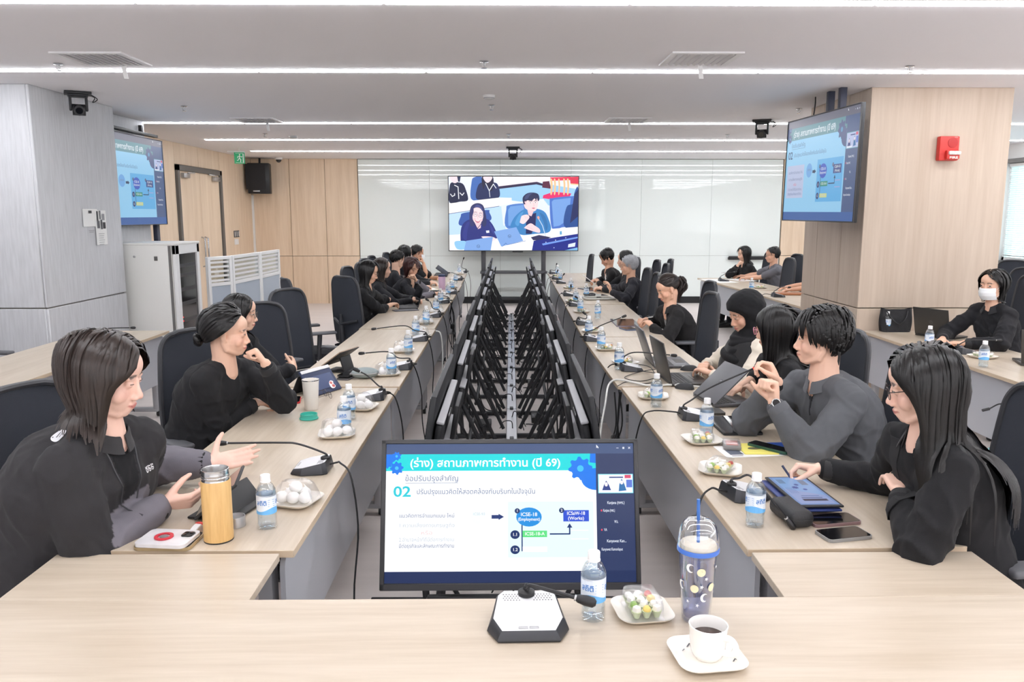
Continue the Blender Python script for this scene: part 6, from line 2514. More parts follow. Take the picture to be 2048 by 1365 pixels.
PEOPLE['L5'] = person('woman in black seated just beyond the woman typing', h, 8, 10, 0, rest(h, 0, .34, .1), rest(h, 0, .34, -.1), top=(40, 40, 44), hairkw=dict(style='bob', length=.3, part=.01, mat=H_brown), near=False, collar='shirt')
h = atD(823, 534, 9.8)
PEOPLE['L6'] = person('woman with auburn bobbed hair leaning over her papers', h, -38, 30, -18, rest(h, -18, .33, .06), atD(833, 562, 9.72), top=(40, 40, 44), hairkw=dict(style='bob', length=.22, part=0, n=420, bangs=.6, mat=H_auburn, width=.012, vol=.016),
                      fore=(GREY, .2), inner=((232, 230, 228), .04, .2), pose_r='pinch', pose_l='fist', hl_=((-.3, -.2, .8), (-.8, -.2, -.1)), el=(.7, .2, -.7), skin=(228, 184, 156), near=True, gaze=.9, lean=.22)
h = atD(795, 519, 10.5)
PEOPLE['L7'] = person('person with short black hair and an ear showing, door side', h, 45, 14, 5, rest(h, 5, .34, .1), rest(h, 5, .34, -.1), top=(40, 40, 44), hairkw=dict(style='short', mat=H_black), near=False)
h = atD(811, 507, 11.2)
PEOPLE['L8'] = person('person whose black hair shows above the auburn-haired woman', h, 40, 10, 0, rest(h, 0, .34, .1), rest(h, 0, .34, -.1), top=(38, 38, 42), hairkw=dict(style='bob', length=.2, mat=H_black), near=False)
h = atD(835, 506, 12.1)
PEOPLE['L9'] = person('masked person with bare forearms at the far end, door side', h, 14, 8, -8, atD(847, 527, 11.95), rest(h, -8, .32, -.05), sleeve='short', top=(36, 36, 38), hairkw=dict(style='short', vol=.008), near=False,
                      pose_r='fist', hr_=((-.3, .1, .9), (-.8, 0, .1)), er=(.9, .2, -.6), skin=(214, 164, 134))
mask_part(PEOPLE['L9'])

# window side, from the front table
h = atD(1846, 770, 2.5)
PEOPLE['R8'] = person('woman with very long straight black hair, glasses and black blazer', h, 158, 14, 184, T(1640, 938, .80), T(1800, 985, .86), top=(34, 34, 36), girth=1.08, hs=1.06, hairkw=dict(style='long', length=.66, part=.0, n=1300, width=.012, vol=.03, seg=18, fy=.02),
                      gl=dict(m=M_rimdark, sq=2.4, tube=.0014), pose_r='pinch', hr_=((-.9, .2, .1), (.1, -.3, -1)), pose_l='relaxed', er=(.1, .7, -.6), el=(.35, .75, -.75), collar='lapel', loose=1.12, gaze=.8, skin=(238, 198, 178), lean=.18, inner=((28, 28, 30), .05, .2))
h = atD(1642, 676, 3.5)
PEOPLE['R7'] = person('man with swept black hair in a dark grey pullover, fist raised', h, 162, 3, 196, atD(1553, 765, 3.5), atD(1549, 806, 3.40), top=(92, 94, 98), girth=1.16, sc=1.06, hs=1.07, hw=1.03, jaw=1.06, hairkw=dict(style='short', bangs=1.0, n=1100, vol=.02, part=.03, width=.010),
                      pose_r='pinch', hr_=((-.45, .1, .8), (-.8, -.3, -.3)), pose_l='fist', hl_=((-.1, .15, 1), (-.9, -.2, .1)), er=(.3, .5, -.8), el=(.35, .35, -.85), collar='stand', gaze=.1, skin=(238, 196, 172), lip=(206, 128, 122), lean=.22, inner=((30, 30, 32), .03, .12), loose=1.05, upper=.7)
h = atD(1550, 655, 4.12)
PEOPLE['R6'] = person('woman wearing pink-rimmed glasses, face turned away behind her hair', h, 140, 12, 186, T(1482, 774, .79), T(1518, 790, .79), sleeve='three', top=(36, 36, 38), hairkw=dict(style='long', length=.40, part=-.01, n=700, mat=H_black, width=.014, vol=.014, fy=.035), gl=dict(m=M_rimpink, tube=.002),
                      pose_r='typing', pose_l='typing', gaze=.8)
h = atD(1490, 626, 4.85)
PEOPLE['R5'] = person('woman in a black headscarf and cream cardigan typing', h, 190, 22, 190, T(1412, 730, .80), T(1422, 748, .79), top=(228, 218, 202), hairkw=None, pose_r='typing', pose_l='typing', gaze=.9, skin=(222, 176, 150))
headscarf(PEOPLE['R5'])
h = atD(1335, 577, 6.9)
PEOPLE['R4'] = person('woman with a ponytail in a black blazer writing on a tablet', h, 190, 26, 194, T(1292, 640, .80), T(1304, 652, .79), top=(36, 35, 36), hairkw=dict(style='tied', anchor=np.array([0, -.1, .03]), n=420, tail=((0, -.118, .03), .21, .03), mat=H_brown), collar='lapel',
                      inner=((150, 150, 150), .045, .16), pose_r='pinch', skin=(228, 180, 152), gaze=.9, lean=.2, loose=1.08)
h = atD(1258, 531, 9.5)
PEOPLE['R3'] = person('grey-haired man in rimless glasses at the window side row', h, 172, 8, 180, T(1208, 575, .79), T(1222, 584, .84), top=(40, 40, 46), hairkw=dict(style='short', n=480, mat=H_grey, width=.009), gl=dict(m=M_rim, tube=.0009), pose_l='relaxed', hl_=((-.2, .1, .9), (-.8, .2, 0)),
                      skin=(226, 180, 152), near=True, lip=(190, 120, 108), gaze=.5, upper=.7)
h = atD(1250, 519, 10.35)
PEOPLE['R2'] = person('black-haired person almost hidden by the grey-haired man', h, 168, 8, 182, rest(h, 182, .3, .1), rest(h, 182, .3, -.1), top=(38, 38, 40), hairkw=dict(style='bob', length=.2), near=False)
h = atD(1214, 515, 10.8)
PEOPLE['R1'] = person('woman in a black blazer with pinned-up hair reading a white tablet', h, 182, 32, 190, T(1193, 561, .83), T(1197, 564, .82), top=(38, 37, 38), hairkw=dict(style='short', vol=.008), near=False, inner=((236, 234, 232), .05, .2), collar='lapel', lean=.2, skin=(222, 172, 144), pose_r='hold', pose_l='hold')
# tables beyond and beside the timber pillar
h = atD(1488, 507, 12.4)
PEOPLE['W1'] = person('woman with black fringe and long hair, hand at her chin', h, 184, 14, 190, atD(1475, 532, 12.3), T(1462, 549, .79), top=(36, 36, 38), hairkw=dict(style='long', length=.36, bangs=.6), near=False, pose_r='fist', hr_=((.5, 0, .8), (.7, 0, .2)), er=(.8, .2, -.7))
h = atD(1545, 510, 11.75)
PEOPLE['W2'] = person('man in glasses and a grey short-sleeved polo shirt', h, 174, 8, 182, T(1482, 552, .79), T(1492, 556, .79), sleeve='short', top=(104, 104, 110), hairkw=dict(style='short'), gl=dict(m=M_rim), near=False, shoes=M_shoebrown, collar='shirt', girth=1.2, skin=(224, 176, 150), upper=.6)
h = atD(1652, 522, 10.3)
PEOPLE['W3'] = person('person behind the timber pillar, only bare forearms showing', h, 180, 8, 182, T(1573, 575, .79), T(1582, 580, .79), sleeve='short', top=(238, 234, 230), hairkw=dict(style='bob', length=.2), near=False, skin=(216, 166, 138), lean=.1)
h = atD(1985, 570, 6.1)
PEOPLE['W4'] = person('woman in a white face mask and black shirt behind an open laptop', h, 206, 4, 196, rest(h, 196, .33, .1), rest(h, 196, .33, -.1), top=(36, 36, 39), hairkw=dict(style='bob', length=.19, part=.015, n=600, fy=.012, vol=.014, bun=((0, -.118, .01), .034), mat=H_black), collar='shirt', pose_r='typing', pose_l='typing', gaze=.1, eyeside=-.2, skin=(232, 188, 162))
mask_part(PEOPLE['W4'])
# ------------------------------------------------------------------ devices and belongings
M_phoneglass = mat('phone_glass_black', (14, 14, 17), .07, spec=.7)
M_gun = mat('laptop_gunmetal', (104, 104, 108), .38, .5)
M_gundark = mat('laptop_dark_grey', (72, 70, 68), .4, .4)
M_key = mat('keyboard_black', (34, 34, 37), .5)
M_navy = mat('navy_case', (40, 52, 84), .5)
M_steel = mat('polished_steel', (206, 206, 206), .2, .95)
M_bamboo = wood('bamboo_veneer', (224, 186, 126), (202, 160, 100), (40, 40, 3), .4)


def quad_frame(a, b, c_):
    """a, b: near edge, c_: far corner above a -> centre basis and sizes"""
    a, b, c_ = (np.array(p, float) for p in (a, b, c_))
    x, y = b - a, c_ - a
    w = np.linalg.norm(x)
    xu = x / w
    y = y - xu * (y @ xu)
    h = np.linalg.norm(y)
    yu = y / h
    return (a + b) / 2 + y / 2, np.stack([xu, yu, np.cross(xu, yu)], 1), w, h


def phone(label, pts, body, screen=True, t=.009, cat='phone', z=.74, group=None, name='smartphone'):
    a, b, c_ = (T(x, y, z + t) for x, y in pts)
    cen, R, w, h = quad_frame(a, b, c_)
    o = thing(name, label, cat, (cen[0], cen[1], z), 0, group)
    r = min(w, h) * .16 if cat == 'phone' else .008
    M4 = np.eye(4)
    M4[:3, :3] = R
    n_ = 4
    G().prism(rrect(w, h, r, n_), .0003, t * .92, M=M4).obj('body', body, o, sharp=50)
    if screen:
        G().prism(rrect(w - .007, h - .007, r * .8, n_), t * .92, t * .98, M=M4).obj('screen', M_phoneglass, o, sharp=50)
    return o, R, w, h


def laptop(label, H0, H1, user, lid, depth, logo=None, m=None, lidlen=.215):
    """H0-H1 hinge line, user: direction from the hinge to the user, lid: direction of the open lid"""
    m = m or M_gun
    H0, H1 = np.array(H0, float), np.array(H1, float)
    o = thing('laptop', label, 'laptop', (H0[0], H0[1], .74))
    org = np.array([H0[0], H0[1], .74])
    x = unit(H1 - H0)
    w = np.linalg.norm(H1 - H0)
    u = np.array(user, float)
    u = unit(u - x * (u @ x))
    n = np.cross(x, u)
    if n[2] < 0:
        n = -n
    cen = (H0 + H1) / 2 - org
    cen[2] = .009
    Rb = np.stack([x, u, np.cross(x, u)], 1)
    G().rbox(cen + u * depth / 2, (w, depth, .016), .004, 2, R=Rb).obj('base', m, o)
    kb = G()
    top = .0172
    ny = 5
    for r in range(ny):
        nk = 13
        for k in range(nk):
            px = (k - (nk - 1) / 2) * (w * .88 / nk)
            py = depth * (.16 + .085 * r)
            kb.box(cen * [1, 1, 0] + x * px + u * py + np.array([0, 0, top + .0006]), (w * .88 / nk * .84, depth * .07, .0016), R=Rb)
    kb = kb.obj('keys', M_key, o)
    kb['kind'] = 'stuff'
    G().box(cen * [1, 1, 0] + u * depth * .80 + np.array([0, 0, top + .0002]), (w * .34, depth * .26, .0008), R=Rb).obj('touch_pad', M_gundark, o)
    l = unit(np.array(lid, float))
    Rl = np.stack([x, l, np.cross(x, l)], 1)
    base = cen * [1, 1, 0] + np.array([0, 0, .017])
    lidn = Rl[:, 2]
    inner = 1 if lidn @ u > 0 else -1
    ld = G().rbox(base + l * lidlen / 2, (w, lidlen, .008), .003, 2, R=Rl).obj('lid', m, o)
    G().box(base + l * lidlen / 2 + lidn * inner * .0043, (w - .014, lidlen - .014, .0006), R=Rl).obj('screen', M_phoneglass, ld)
    G().tube([base - x * w * .4, base + x * w * .4], .006, 8).obj('hinge', M_key, o)
    if logo:
        c = Canvas()
        c.disc(0, 0, .019, .019, logo[0], 28).disc(0, 0, .0165, .0165, logo[1], 28).text('hp', 0, .001, .024, logo[0], .01)
        s_ = logo[2]
        c.obj('lid_emblem', printed(), ld, lambda a, b, q: base + l * lidlen * .5 + (x * a * s_ + l * b) - lidn * inner * (.0042 + q), .0001)
    return o


# --- door side: woman with the bamboo tumbler
cen = T(441, 985, .80)
o = thing('tablet', 'dark tablet propped in its folding case before the woman with bobbed hair', 'tablet', (cen[0], cen[1], .74))
R = basis((.25, -1, 0), (-.62, -.1, .8))
G().rbox((0, 0, .062), (.245, .175, .009), .004, 2, R=R).obj('tablet_body', M_softblack, o)
G().box(np.array([0, 0, .062]) + R[:, 2] * .0048, (.225, .158, .0008), R=R).obj('screen', M_phoneglass, o)
G().rbox((.055, .0, .035), (.10, .22, .012), .004, R=rotz(-.24) @ roty(.9)).rbox((.03, 0, .006), (.17, .235, .008), .003, R=rotz(-.24)).obj('folding_case', M_black, o)
p = T(438, 1079)
o = thing('bamboo_tumbler', 'open bamboo tumbler with a steel rim near the corner of the table', 'tumbler', p)
G().lathe([(0, 0), (.043, 0), (.0445, .003), (.0445, .006), (.0445, .192), (.043, .194)], 40).obj('bamboo_sleeve', M_bamboo, o)
G().lathe([(.0435, .0), (.0447, .0), (.0447, .004), (.0435, .004)], 32, cap=False).obj('base_ring', M_black, o)
G().lathe([(.042, .193), (.0405, .197), (.0405, .203), (.0418, .205), (.0405, .208), (.0418, .212), (.0405, .216), (.0405, .228), (.039, .229), (.038, .226), (.037, .06), (0, .055)], 40).obj('steel_liner', M_steel, o)
p = T(473, 1052)
o = thing('steel_lid', 'brushed steel screw lid beside the bamboo tumbler', 'lid', p)
G().lathe([(0, .002), (.026, .002), (.0275, 0), (.029, 0), (.029, .032), (.0285, .034), (.0265, .034), (.0255, .026), (0, .025)], 32).obj('lid_shell', M_alu, o)
o, R, w, h = phone('black phone with a gold edge under the marble-cased phone', ((262, 1096), (377, 1097), (282, 1062)), mat('gold_edge', (186, 164, 126), .35, .4), t=.011)
o, R, w, h = phone('marble-patterned phone case with a red ring holder, lying on another phone', ((264, 1088), (366, 1092), (286, 1056)), mat('marble_case', (216, 214, 216), .3, var=.12, vscale=18), screen=False, t=.012, z=.752)
M4 = np.eye(4)
M4[:3, :3] = R
G().lathe([(.018, .0118), (.028, .0118), (.028, .016), (.018, .016), (.018, .0118)], 30, c=R @ np.array([-.01, -.004, 0]), cap=False).obj('ring_holder', mat('ring_red', (196, 44, 58), .35), o)
G().lathe([(0, .0118), (.013, .0118), (.013, .015), (0, .0152)], 24, c=R @ np.array([-.01, -.004, 0])).obj('ring_centre', mat('ring_grey', (150, 148, 150), .3, .5), o)
G().prism(rrect(.034, .036, .008), .0115, .0145, M=M4 @ np.array([[1, 0, 0, w * .34], [0, 1, 0, h * .18], [0, 0, 1, 0], [0, 0, 0, 1.0]])).obj('camera_bump', M_black, o)
for q in ((-.008, .008), (.008, .008), (-.008, -.008)):
    G().lathe([(0, .014), (.0062, .014), (.0062, .0165), (0, .0168)], 14, c=R @ np.array([w * .34 + q[0], h * .18 + q[1], 0])).obj('camera_lens', M_phoneglass, o)
a, b = T(384, 1066, .75), T(412, 1050, .75)
o = thing('strap', 'short red and white strap between the phones and the bamboo tumbler', 'strap', a)
d = b - a
G().grid([[np.array([0, 0, .004]) + d * t + np.cross(unit(d), (0, 0, 1)) * s_ * .011 + np.array([0, 0, .012 * sin(3 * t)]) for t in np.linspace(0, .62, 6)] for s_ in (-1, 1)], thick=.003).obj('white_end', M_white, o)
G().grid([[np.array([0, 0, .006]) + d * t + np.cross(unit(d), (0, 0, 1)) * s_ * .013 + np.array([0, 0, .012 * sin(3 * t)]) for t in np.linspace(.5, 1.25, 6)] for s_ in (-1, 1)], thick=.004).obj('red_end', mat('strap_red', (206, 60, 52), .6), o)

# --- woman with the bun
p = T(623, 819)
o = thing('white_tumbler', 'open white tapered tumbler in front of the navy tablet case', 'tumbler', p)
G().lathe([(0, 0), (.032, 0), (.034, .003), (.0425, .15), (.043, .158), (.0405, .158), (.039, .14), (.031, .02), (0, .018)], 36).obj('cup', mat('tumbler_white', (238, 234, 228), .35), o)
G().lathe([(.0425, .153), (.0437, .153), (.0437, .158), (.0425, .158)], 36, cap=False).obj('rim_band', M_steel, o)
p = T(618, 838)
o = thing('tumbler_lid', 'teal silicone tumbler lid lying upside down on the oak table', 'lid', p)
G().lathe([(0, .003), (.036, .003), (.044, 0), (.046, .002), (.046, .006), (.042, .009), (.041, .022), (.0425, .026), (.039, .026), (.0375, .012), (0, .011)], 36).obj('lid_shell', mat('teal_silicone', (64, 176, 158), .45), o)
phone('red-edged phone lying by the hand of the woman with a bun', ((556, 806), (600, 804), (562, 794)), mat('red_edge', (190, 38, 44), .4), t=.011)


def loose_specs(label, px, rz, m):
    p = T(*px)
    o = thing('spectacles', label, 'glasses', p, rz)
    g = G()
    for k in (-1, 1):
        g.tube([(k * .033 + .023 * cos(a), .004 * sin(a), .022 + .02 * sin(a)) for a in np.linspace(0, 2 * pi, 20, endpoint=False)], .0012, 6, close=True)
        g.tube(spline([(k * .056, 0, .03), (k * .062, .02, .03), (k * .055, .09, .02), (k * .05, .13, .003)], 12), .0011, 6)
    g.tube(spline([(-.01, 0, .025), (0, -.002, .029), (.01, 0, .025)], 6), .0012, 6)
    f = g.obj('rims', m, o)
    for k in (-1, 1):
        V = [(k * .033, 0, .022)] + [(k * .033 + .0225 * cos(a), 0, .022 + .0195 * sin(a)) for a in np.linspace(0, 2 * pi, 16, endpoint=False)]
        G().add(V, [(0, i + 1, (i + 1) % 16 + 1) for i in range(16)]).obj('lens', M_lens, f)


loose_specs('thin spectacles lying folded by the red-edged phone', (577, 813), 1.2, M_rim)
loose_specs('thin spectacles standing in front of the navy tablet case', (655, 796), 2.2, M_rim)
p = T(648, 786)
o = thing('tablet_case', 'navy tablet case standing open like a tent with a small sticker', 'tablet', p)
R = basis((.62, .78, 0), (.6, -.55, .62))
R = basis((.45, .9, .0), (.72, -.36, .6))
G().rbox((-.02, .01, .068), (.25, .165, .012), .005, 2, R=R).obj('tablet_cover', M_navy, o)
G().rbox(np.array([-.02, .01, .068]) + R @ np.array([0, -.012, .0075]), (.2, .09, .004), .002, R=R).obj('cover_flap', mat('navy_flap', (60, 74, 112), .45), o)
G().rbox(np.array([-.02, .01, .068]) + R @ np.array([0, .07, .0085]), (.24, .02, .005), .002, R=R).obj('pen_holder', mat('pen_white', (228, 228, 230), .4), o)
R2 = basis((.45, .9, 0), (-.8, .4, .45))
G().rbox((-.095, .05, .052), (.24, .125, .008), .004, 2, R=R2).obj('stand_flap', M_softblack, o)
c = Canvas()
c.poly(blob([(-.02, -.018), (.0, -.024), (.02, -.014), (.014, .004), (.02, .018), (.004, .026), (-.012, .02), (-.022, .004)]), (244, 236, 236)).disc(-.003, .012, .011, .009, (206, 120, 112)).disc(.004, -.009, .012, .009, (196, 96, 92))
c.obj('sticker', printed(), o, lambda u, v, l: np.array([-.02, .01, .068]) + R @ np.array([.06 + u, -.045 + v, .0098 + l]))
p = T(684, 742)
o = thing('tablet', 'tablet with a tan cover leaning on a black stand, before the empty chair', 'tablet', p)
R = basis((.3, .95, 0), (-.55, .18, .82))
G().rbox((-.01, .0, .095), (.24, .17, .008), .004, 2, R=R).obj('tablet_body', mat('tan_cover', (170, 144, 122), .5), o)
G().rbox(np.array([-.01, 0, .095]) + R @ np.array([0, -.0, -.006]), (.245, .175, .006), .003, 2, R=R).obj('back_shell', M_softblack, o)
G().rbox((.035, -.01, .05), (.012, .13, .10), .004, R=rotz(-.3) @ roty(-.3)).rbox((.0, -.0, .006), (.16, .14, .01), .003, R=rotz(-.3)).obj('stand', M_softblack, o)
phone('lower of two stacked phones beside the navy tablet case', ((672, 757), (697, 758), (676, 746)), M_gun, t=.012)
phone('upper of two stacked phones beside the navy tablet case', ((673, 751), (698, 752), (677, 742)), M_softblack, t=.010, z=.753)
p = T(730, 757)
o = thing('zip_pouch', 'grey-green rounded zip pouch beside a microphone head', 'pouch', p)
G().ell((0, 0, .034), (.085, .05, .034), rotz(.2), 20, 12).obj('pouch_shell', mat('grey_green_fabric', (142, 152, 152), .8, bump=.2, bscale=90), o)
G().tube([rotz(.2) @ np.array([.086 * cos(a), .051 * sin(a), .034]) for a in np.linspace(0, 2 * pi, 28, endpoint=False)], .0025, 6, close=True).rbox((-.08, -.02, .03), (.02, .006, .008), .002).obj('zip', M_alu, o)
# --- typing woman
a, b = T(836, 617, .752), T(826, 602, .752)
lp = laptop('tablet with keyboard folio in front of the woman typing', a, b, (-1, -.1, 0), (.28, .05, .95), .2, m=M_softblack, lidlen=.21)
G().rbox((-.12, -.1, .004), (.26, .12, .008), .003, R=rotz(.4)).obj('folio_flap', mat('folio_grey', (84, 84, 90), .6), lp)
phone('dark tablet lying flat beyond the typing woman', ((806, 603), (838, 603), (812, 593)), M_softblack, t=.008, cat='tablet', name='tablet')
# --- auburn-haired woman's papers, pink tumbler, far laptop
for pts, lb, col in ((((846, 581), (878, 580), (850, 571)), 'cream notepad under the hand of the auburn-haired woman', (244, 236, 206)), (((862, 570), (884, 569), (864, 561)), 'white sheets between the auburn-haired woman and the pink tumbler', (246, 246, 244))):
    o, R, w, h = phone(lb, pts, mat('sheet_%d' % col[2], col, .8), screen=False, t=.012, cat='paper', name='notepad')
    M4 = np.eye(4)
    M4[:3, :3] = R
    G().prism(rrect(w * .9, h * .9, .004, 1), .012, .0126, M=M4).obj('top_sheet', M_paper, o)
p = T(884, 579)
o = thing('pink_tumbler', 'frosted pink tumbler with dark blue lid near the far papers', 'tumbler', p)
G().lathe([(0, 0), (.042, 0), (.044, .004), (.047, .17), (.045, .175)], 28).obj('tumbler_body', mat('frosted_pink', (206, 176, 204), .35), o)
G().lathe([(.045, .17), (.049, .172), (.049, .195), (.03, .205), (0, .206)], 28).obj('lid', M_navy, o)
a, b = T(893, 553, .752), T(897, 546, .752)
laptop('dark laptop at the far end in front of the masked person', a, b, (-1, 0, 0), (-.55, 0, .4), .21, m=M_softblack)
o = thing('pencil_pouch', 'dark pouch lying by the papers of the auburn-haired woman', 'pouch', T(868, 588))
G().ell((0, 0, .024), (.1, .035, .024), rotz(.3), 16, 10).obj('pouch_shell', M_softblack, o)
G().rbox((.07, .02, .045), (.05, .01, .008), .002, R=rotz(.3)).obj('zip', M_alu, o)

# --- window side: very long hair
cen, R, w, h = quad_frame(T(1597, 1015, .775), T(1689, 1014, .775), T(1536, 956, .765))
o = thing('tablet', 'tablet showing a blue slide on its folding case before the very long-haired woman', 'tablet', (cen[0], cen[1], .74))
zz = cen - np.array([cen[0], cen[1], .74])
G().rbox(zz, (w, h, .008), .004, 2, R=R).obj('tablet_body', M_softblack, o)
G().rbox(zz - R[:, 2] * .013 + R @ np.array([-.012, 0, 0]), (w + .01, h + .004, .008), .003, 2, R=R).obj('folding_case', mat('royal_blue_case', (46, 62, 120), .5), o)
c = Canvas()
P = PAL_DIM
c.rect(0, 0, 16, 9, (130, 160, 215)).rect(.6, .6, 15.4, 8.4, (142, 182, 234)).poly([(.6, 8.4), (5, 8.4), (9, .6), (.6, .6)], (160, 178, 226))
c.rect(2.0, 2.0, 3.1, 7.6, (64, 66, 92)).rect(3.5, 2.2, 4.0, 7.0, (90, 110, 160)).rect(4.6, 2.6, 5.0, 6.8, (100, 130, 190)).gear(9.6, 3.6, .8, (62, 92, 170)).gear(11.2, 4.6, .6, (62, 92, 170)).gear(8.4, 5.4, .55, (70, 100, 180)).rect(11, 6.0, 14, 7.6, (122, 140, 170)).rect(12, 1.0, 14.6, 2.6, (120, 150, 190))
for k in range(5):
    c.rect(6.2, 1.2 + k * .4, 9.6, 1.32 + k * .4, (110, 130, 190))
f0 = zz + R[:, 2] * .0042
c.obj('screen', glow('tablet_light', .75), o, lambda u, v, l: f0 + R @ np.array([-(v / 9 - .5) * (w - .02) * -1, (u / 16 - .5) * (h - .022), l]), .00005)
a, b = T(1556, 1004, .77), T(1610, 1044, .77)
o = thing('hard_case', 'black rounded hard case beside the bottle and the slide tablet', 'case', ((a + b)[0] / 2, (a + b)[1] / 2, .74))
an = atan2((b - a)[1], (b - a)[0])
G().rbox((0, 0, .029), (.17, .082, .056), .022, 4, R=rotz(an)).obj('case_shell', mat('black_leatherette', (40, 40, 42), .6, bump=.15, bscale=300), o)
G().tube([rotz(an) @ np.array([x, y, .03]) for x, y in rrect(.1705, .0825, .024, 5)], .0012, 5, close=True).obj('lid_seam', M_black, o)
phone('rose-edged phone, the nearer to the hard case of two', ((1632, 1051), (1726, 1043), (1622, 1030)), mat('rose_edge', (150, 124, 128), .3, .5), t=.011)
o, R, w, h = phone('grey-cased phone lying closest to the table joint', ((1660, 1081), (1748, 1072), (1632, 1059)), mat('grey_edge', (150, 150, 150), .35, .4), t=.011)
o = thing('stylus', 'slim dark stylus held by the very long-haired woman', 'pen', PEOPLE['R8']['tips'][1][0])
G().tube([(-.035, .03, .06), (.004, .0, .0), (.012, -.008, -.012)], [.0045, .0045, .002], 8).obj('barrel', M_navy, o)
# --- man in the pullover
o, R, w, h = phone('white sheet with grey print under the green phone', ((1455, 916), (1612, 910), (1452, 892)), M_paper, screen=False, t=.0012, cat='paper', name='paper_sheet')
c = Canvas()
c.rect(-w * .42, -h * .3, -w * .25, h * .1, (90, 96, 110)).rect(-w * .42, -h * .42, -w * .28, -h * .36, (150, 150, 156))
c.obj('print', printed(), o, lambda u, v, l: R @ np.array([u, v, .0016 + l]))
o, R, w, h = phone('yellow booklet lying on the white sheet', ((1490, 908), (1560, 908), (1482, 887)), mat('yellow_cover', (238, 228, 118), .6), screen=False, t=.004, z=.7415, cat='booklet', name='booklet')
c = Canvas()
c.poly(blob([(-.03, -.01), (.0, -.018), (.03, -.004), (.01, .012), (-.02, .012)]), (96, 92, 60))
c.obj('cover_print', printed(), o, lambda u, v, l: R @ np.array([u - .01, v, .0044 + l]))
phone('deep blue booklet beside the yellow booklet', ((1562, 908), (1600, 907), (1560, 885)), mat('blue_cover', (28, 72, 158), .6), screen=False, t=.0035, z=.7415, cat='booklet', name='booklet')
o, R, w, h = phone('phone in a dark green case resting on two booklets', ((1571, 905), (1588, 899), (1496, 885)), mat('green_case', (44, 84, 70), .5), t=.012, z=.746)
a = T(1463, 896)
o = thing('card_box', 'small clear-lidded grey box beside the plate and white sheet', 'box', a, -.2)
G().rbox((0, 0, .011), (.075, .1, .02), .006, 2).obj('tray', mat('box_grey', (136, 134, 132), .5), o)
G().rbox((0, 0, .021), (.05, .07, .004), .002).obj('contents', mat('faded_rose', (190, 130, 122), .6), o)
G().rbox((0, 0, .0255), (.073, .098, .010), .004, 2).obj('lid', M_film, o)
o, R, w, h = phone('black tablet in a case lying in front of the man in the pullover', ((1448, 867), (1527, 866), (1431, 832)), M_softblack, t=.012, cat='tablet', name='tablet')
phone('dark power bank lying by the open silver laptop', ((1398, 827), (1452, 826), (1386, 816)), M_gundark, screen=False, t=.014, cat='power bank', name='power_bank')
H0, H1 = T(1386, 788, .755), T(1430, 811, .755)
top = atD(1476, 737, (np.linalg.norm(0) + 4.22))
mid = (H0 + H1) / 2
lidv = np.array([.165, -.03, .19])
laptop('grey laptop with half-closed lid, emblem towards the gap, before the pink-rimmed glasses', H0, H1, (1, .18, 0), lidv, .235, logo=((44, 44, 48), (128, 128, 132), -1), m=M_gun, lidlen=.25)
H0 = T(1344, 769, .755)
laptop('open laptop seen edge-on between two computer mice', H0, H0 + np.array([-.02, .34, 0]), (1, .05, 0), (-.22, .06, .97), .24, m=M_gundark, lidlen=.245)
H0 = T(1309, 733, .755)
laptop('open laptop under the hands of the woman in a headscarf', H0, H0 + np.array([-.0, .36, 0]), (1, 0, 0), (-.32, .02, .95), .245, m=M_gun, lidlen=.245)


def mouse(label, px, rz):
    p = T(*px)
    o = thing('computer_mouse', label, 'mouse', p, rz)
    P = []
    for i in range(13):
        t = -1 + i / 6
        row = []
        for j in range(9):
            a = pi * j / 8
            w_ = .033 * (1 - .25 * max(0, t) ** 2) * sqrt(max(0, 1 - abs(t) ** 3.5))
            row.append((.058 * t, w_ * cos(a), .0005 + .034 * sqrt(max(0, 1 - abs(t) ** 2.6)) * sin(a) ** .8 * (1 - .15 * t)))
        P.append(row)
    G().grid(P).obj('mouse_shell', M_softblack, o)
    G().tube([(.03, 0, .027), (.045, 0, .022)], .005, 8).obj('scroll_wheel', M_alu, o)
    G().tube([(.0, 0, .0345), (.054, 0, .012)], .0008, 4).obj('button_split', M_key, o)


mouse('black computer mouse in front of the half-closed grey laptop', (1369, 778), 2.7)
mouse('black computer mouse by the hands of the woman in a headscarf', (1378, 741), 2.9)
o = thing('tangled_cable', 'thin black charger cable tangled on the table by the edge-on laptop', 'cable', T(1300, 760))
b = np.array(o.location)
pts = [(1362, 733), (1330, 737), (1296, 741), (1260, 750), (1250, 757), (1280, 763), (1310, 757), (1330, 752), (1300, 745), (1270, 740), (1278, 730), (1300, 735), (1310, 748), (1320, 760), (1290, 768), (1255, 764), (1236, 772)]
G().tube(spline([T(x, y, .745 + .004 * (i % 3)) - b for i, (x, y) in enumerate(pts)], 90), .0026, 6).obj('cable', M_cable, o)
o = thing('charging_cable', 'thick white cable arching off the window-side table edge to the floor', 'cable', T(1330, 770))
b = np.array(o.location)
G().tube(spline([T(1400, 774, .748) - b, T(1340, 770, .75) - b, T(1300, 772, .752) - b, np.array([.665, 4.75, .74]) - b, np.array([.60, 4.6, .62]) - b, np.array([.56, 4.5, .4]) - b, np.array([.57, 4.4, .12]) - b, np.array([.6, 4.2, .02]) - b], 50), .006, 8).obj('cable', M_wcable, o)
o = thing('charging_cable', 'thin white cable hanging down from the door-side tables to the floor', 'cable', (-.58, 7.0, .7))
G().tube(spline([(-.02, 0, .02), (.03, -.05, .0), (.05, -.1, -.15), (.06, -.3, -.4), (.09, -.6, -.66), (.12, -.8, -.69)], 40), .0055, 8).obj('cable', M_wcable, o)
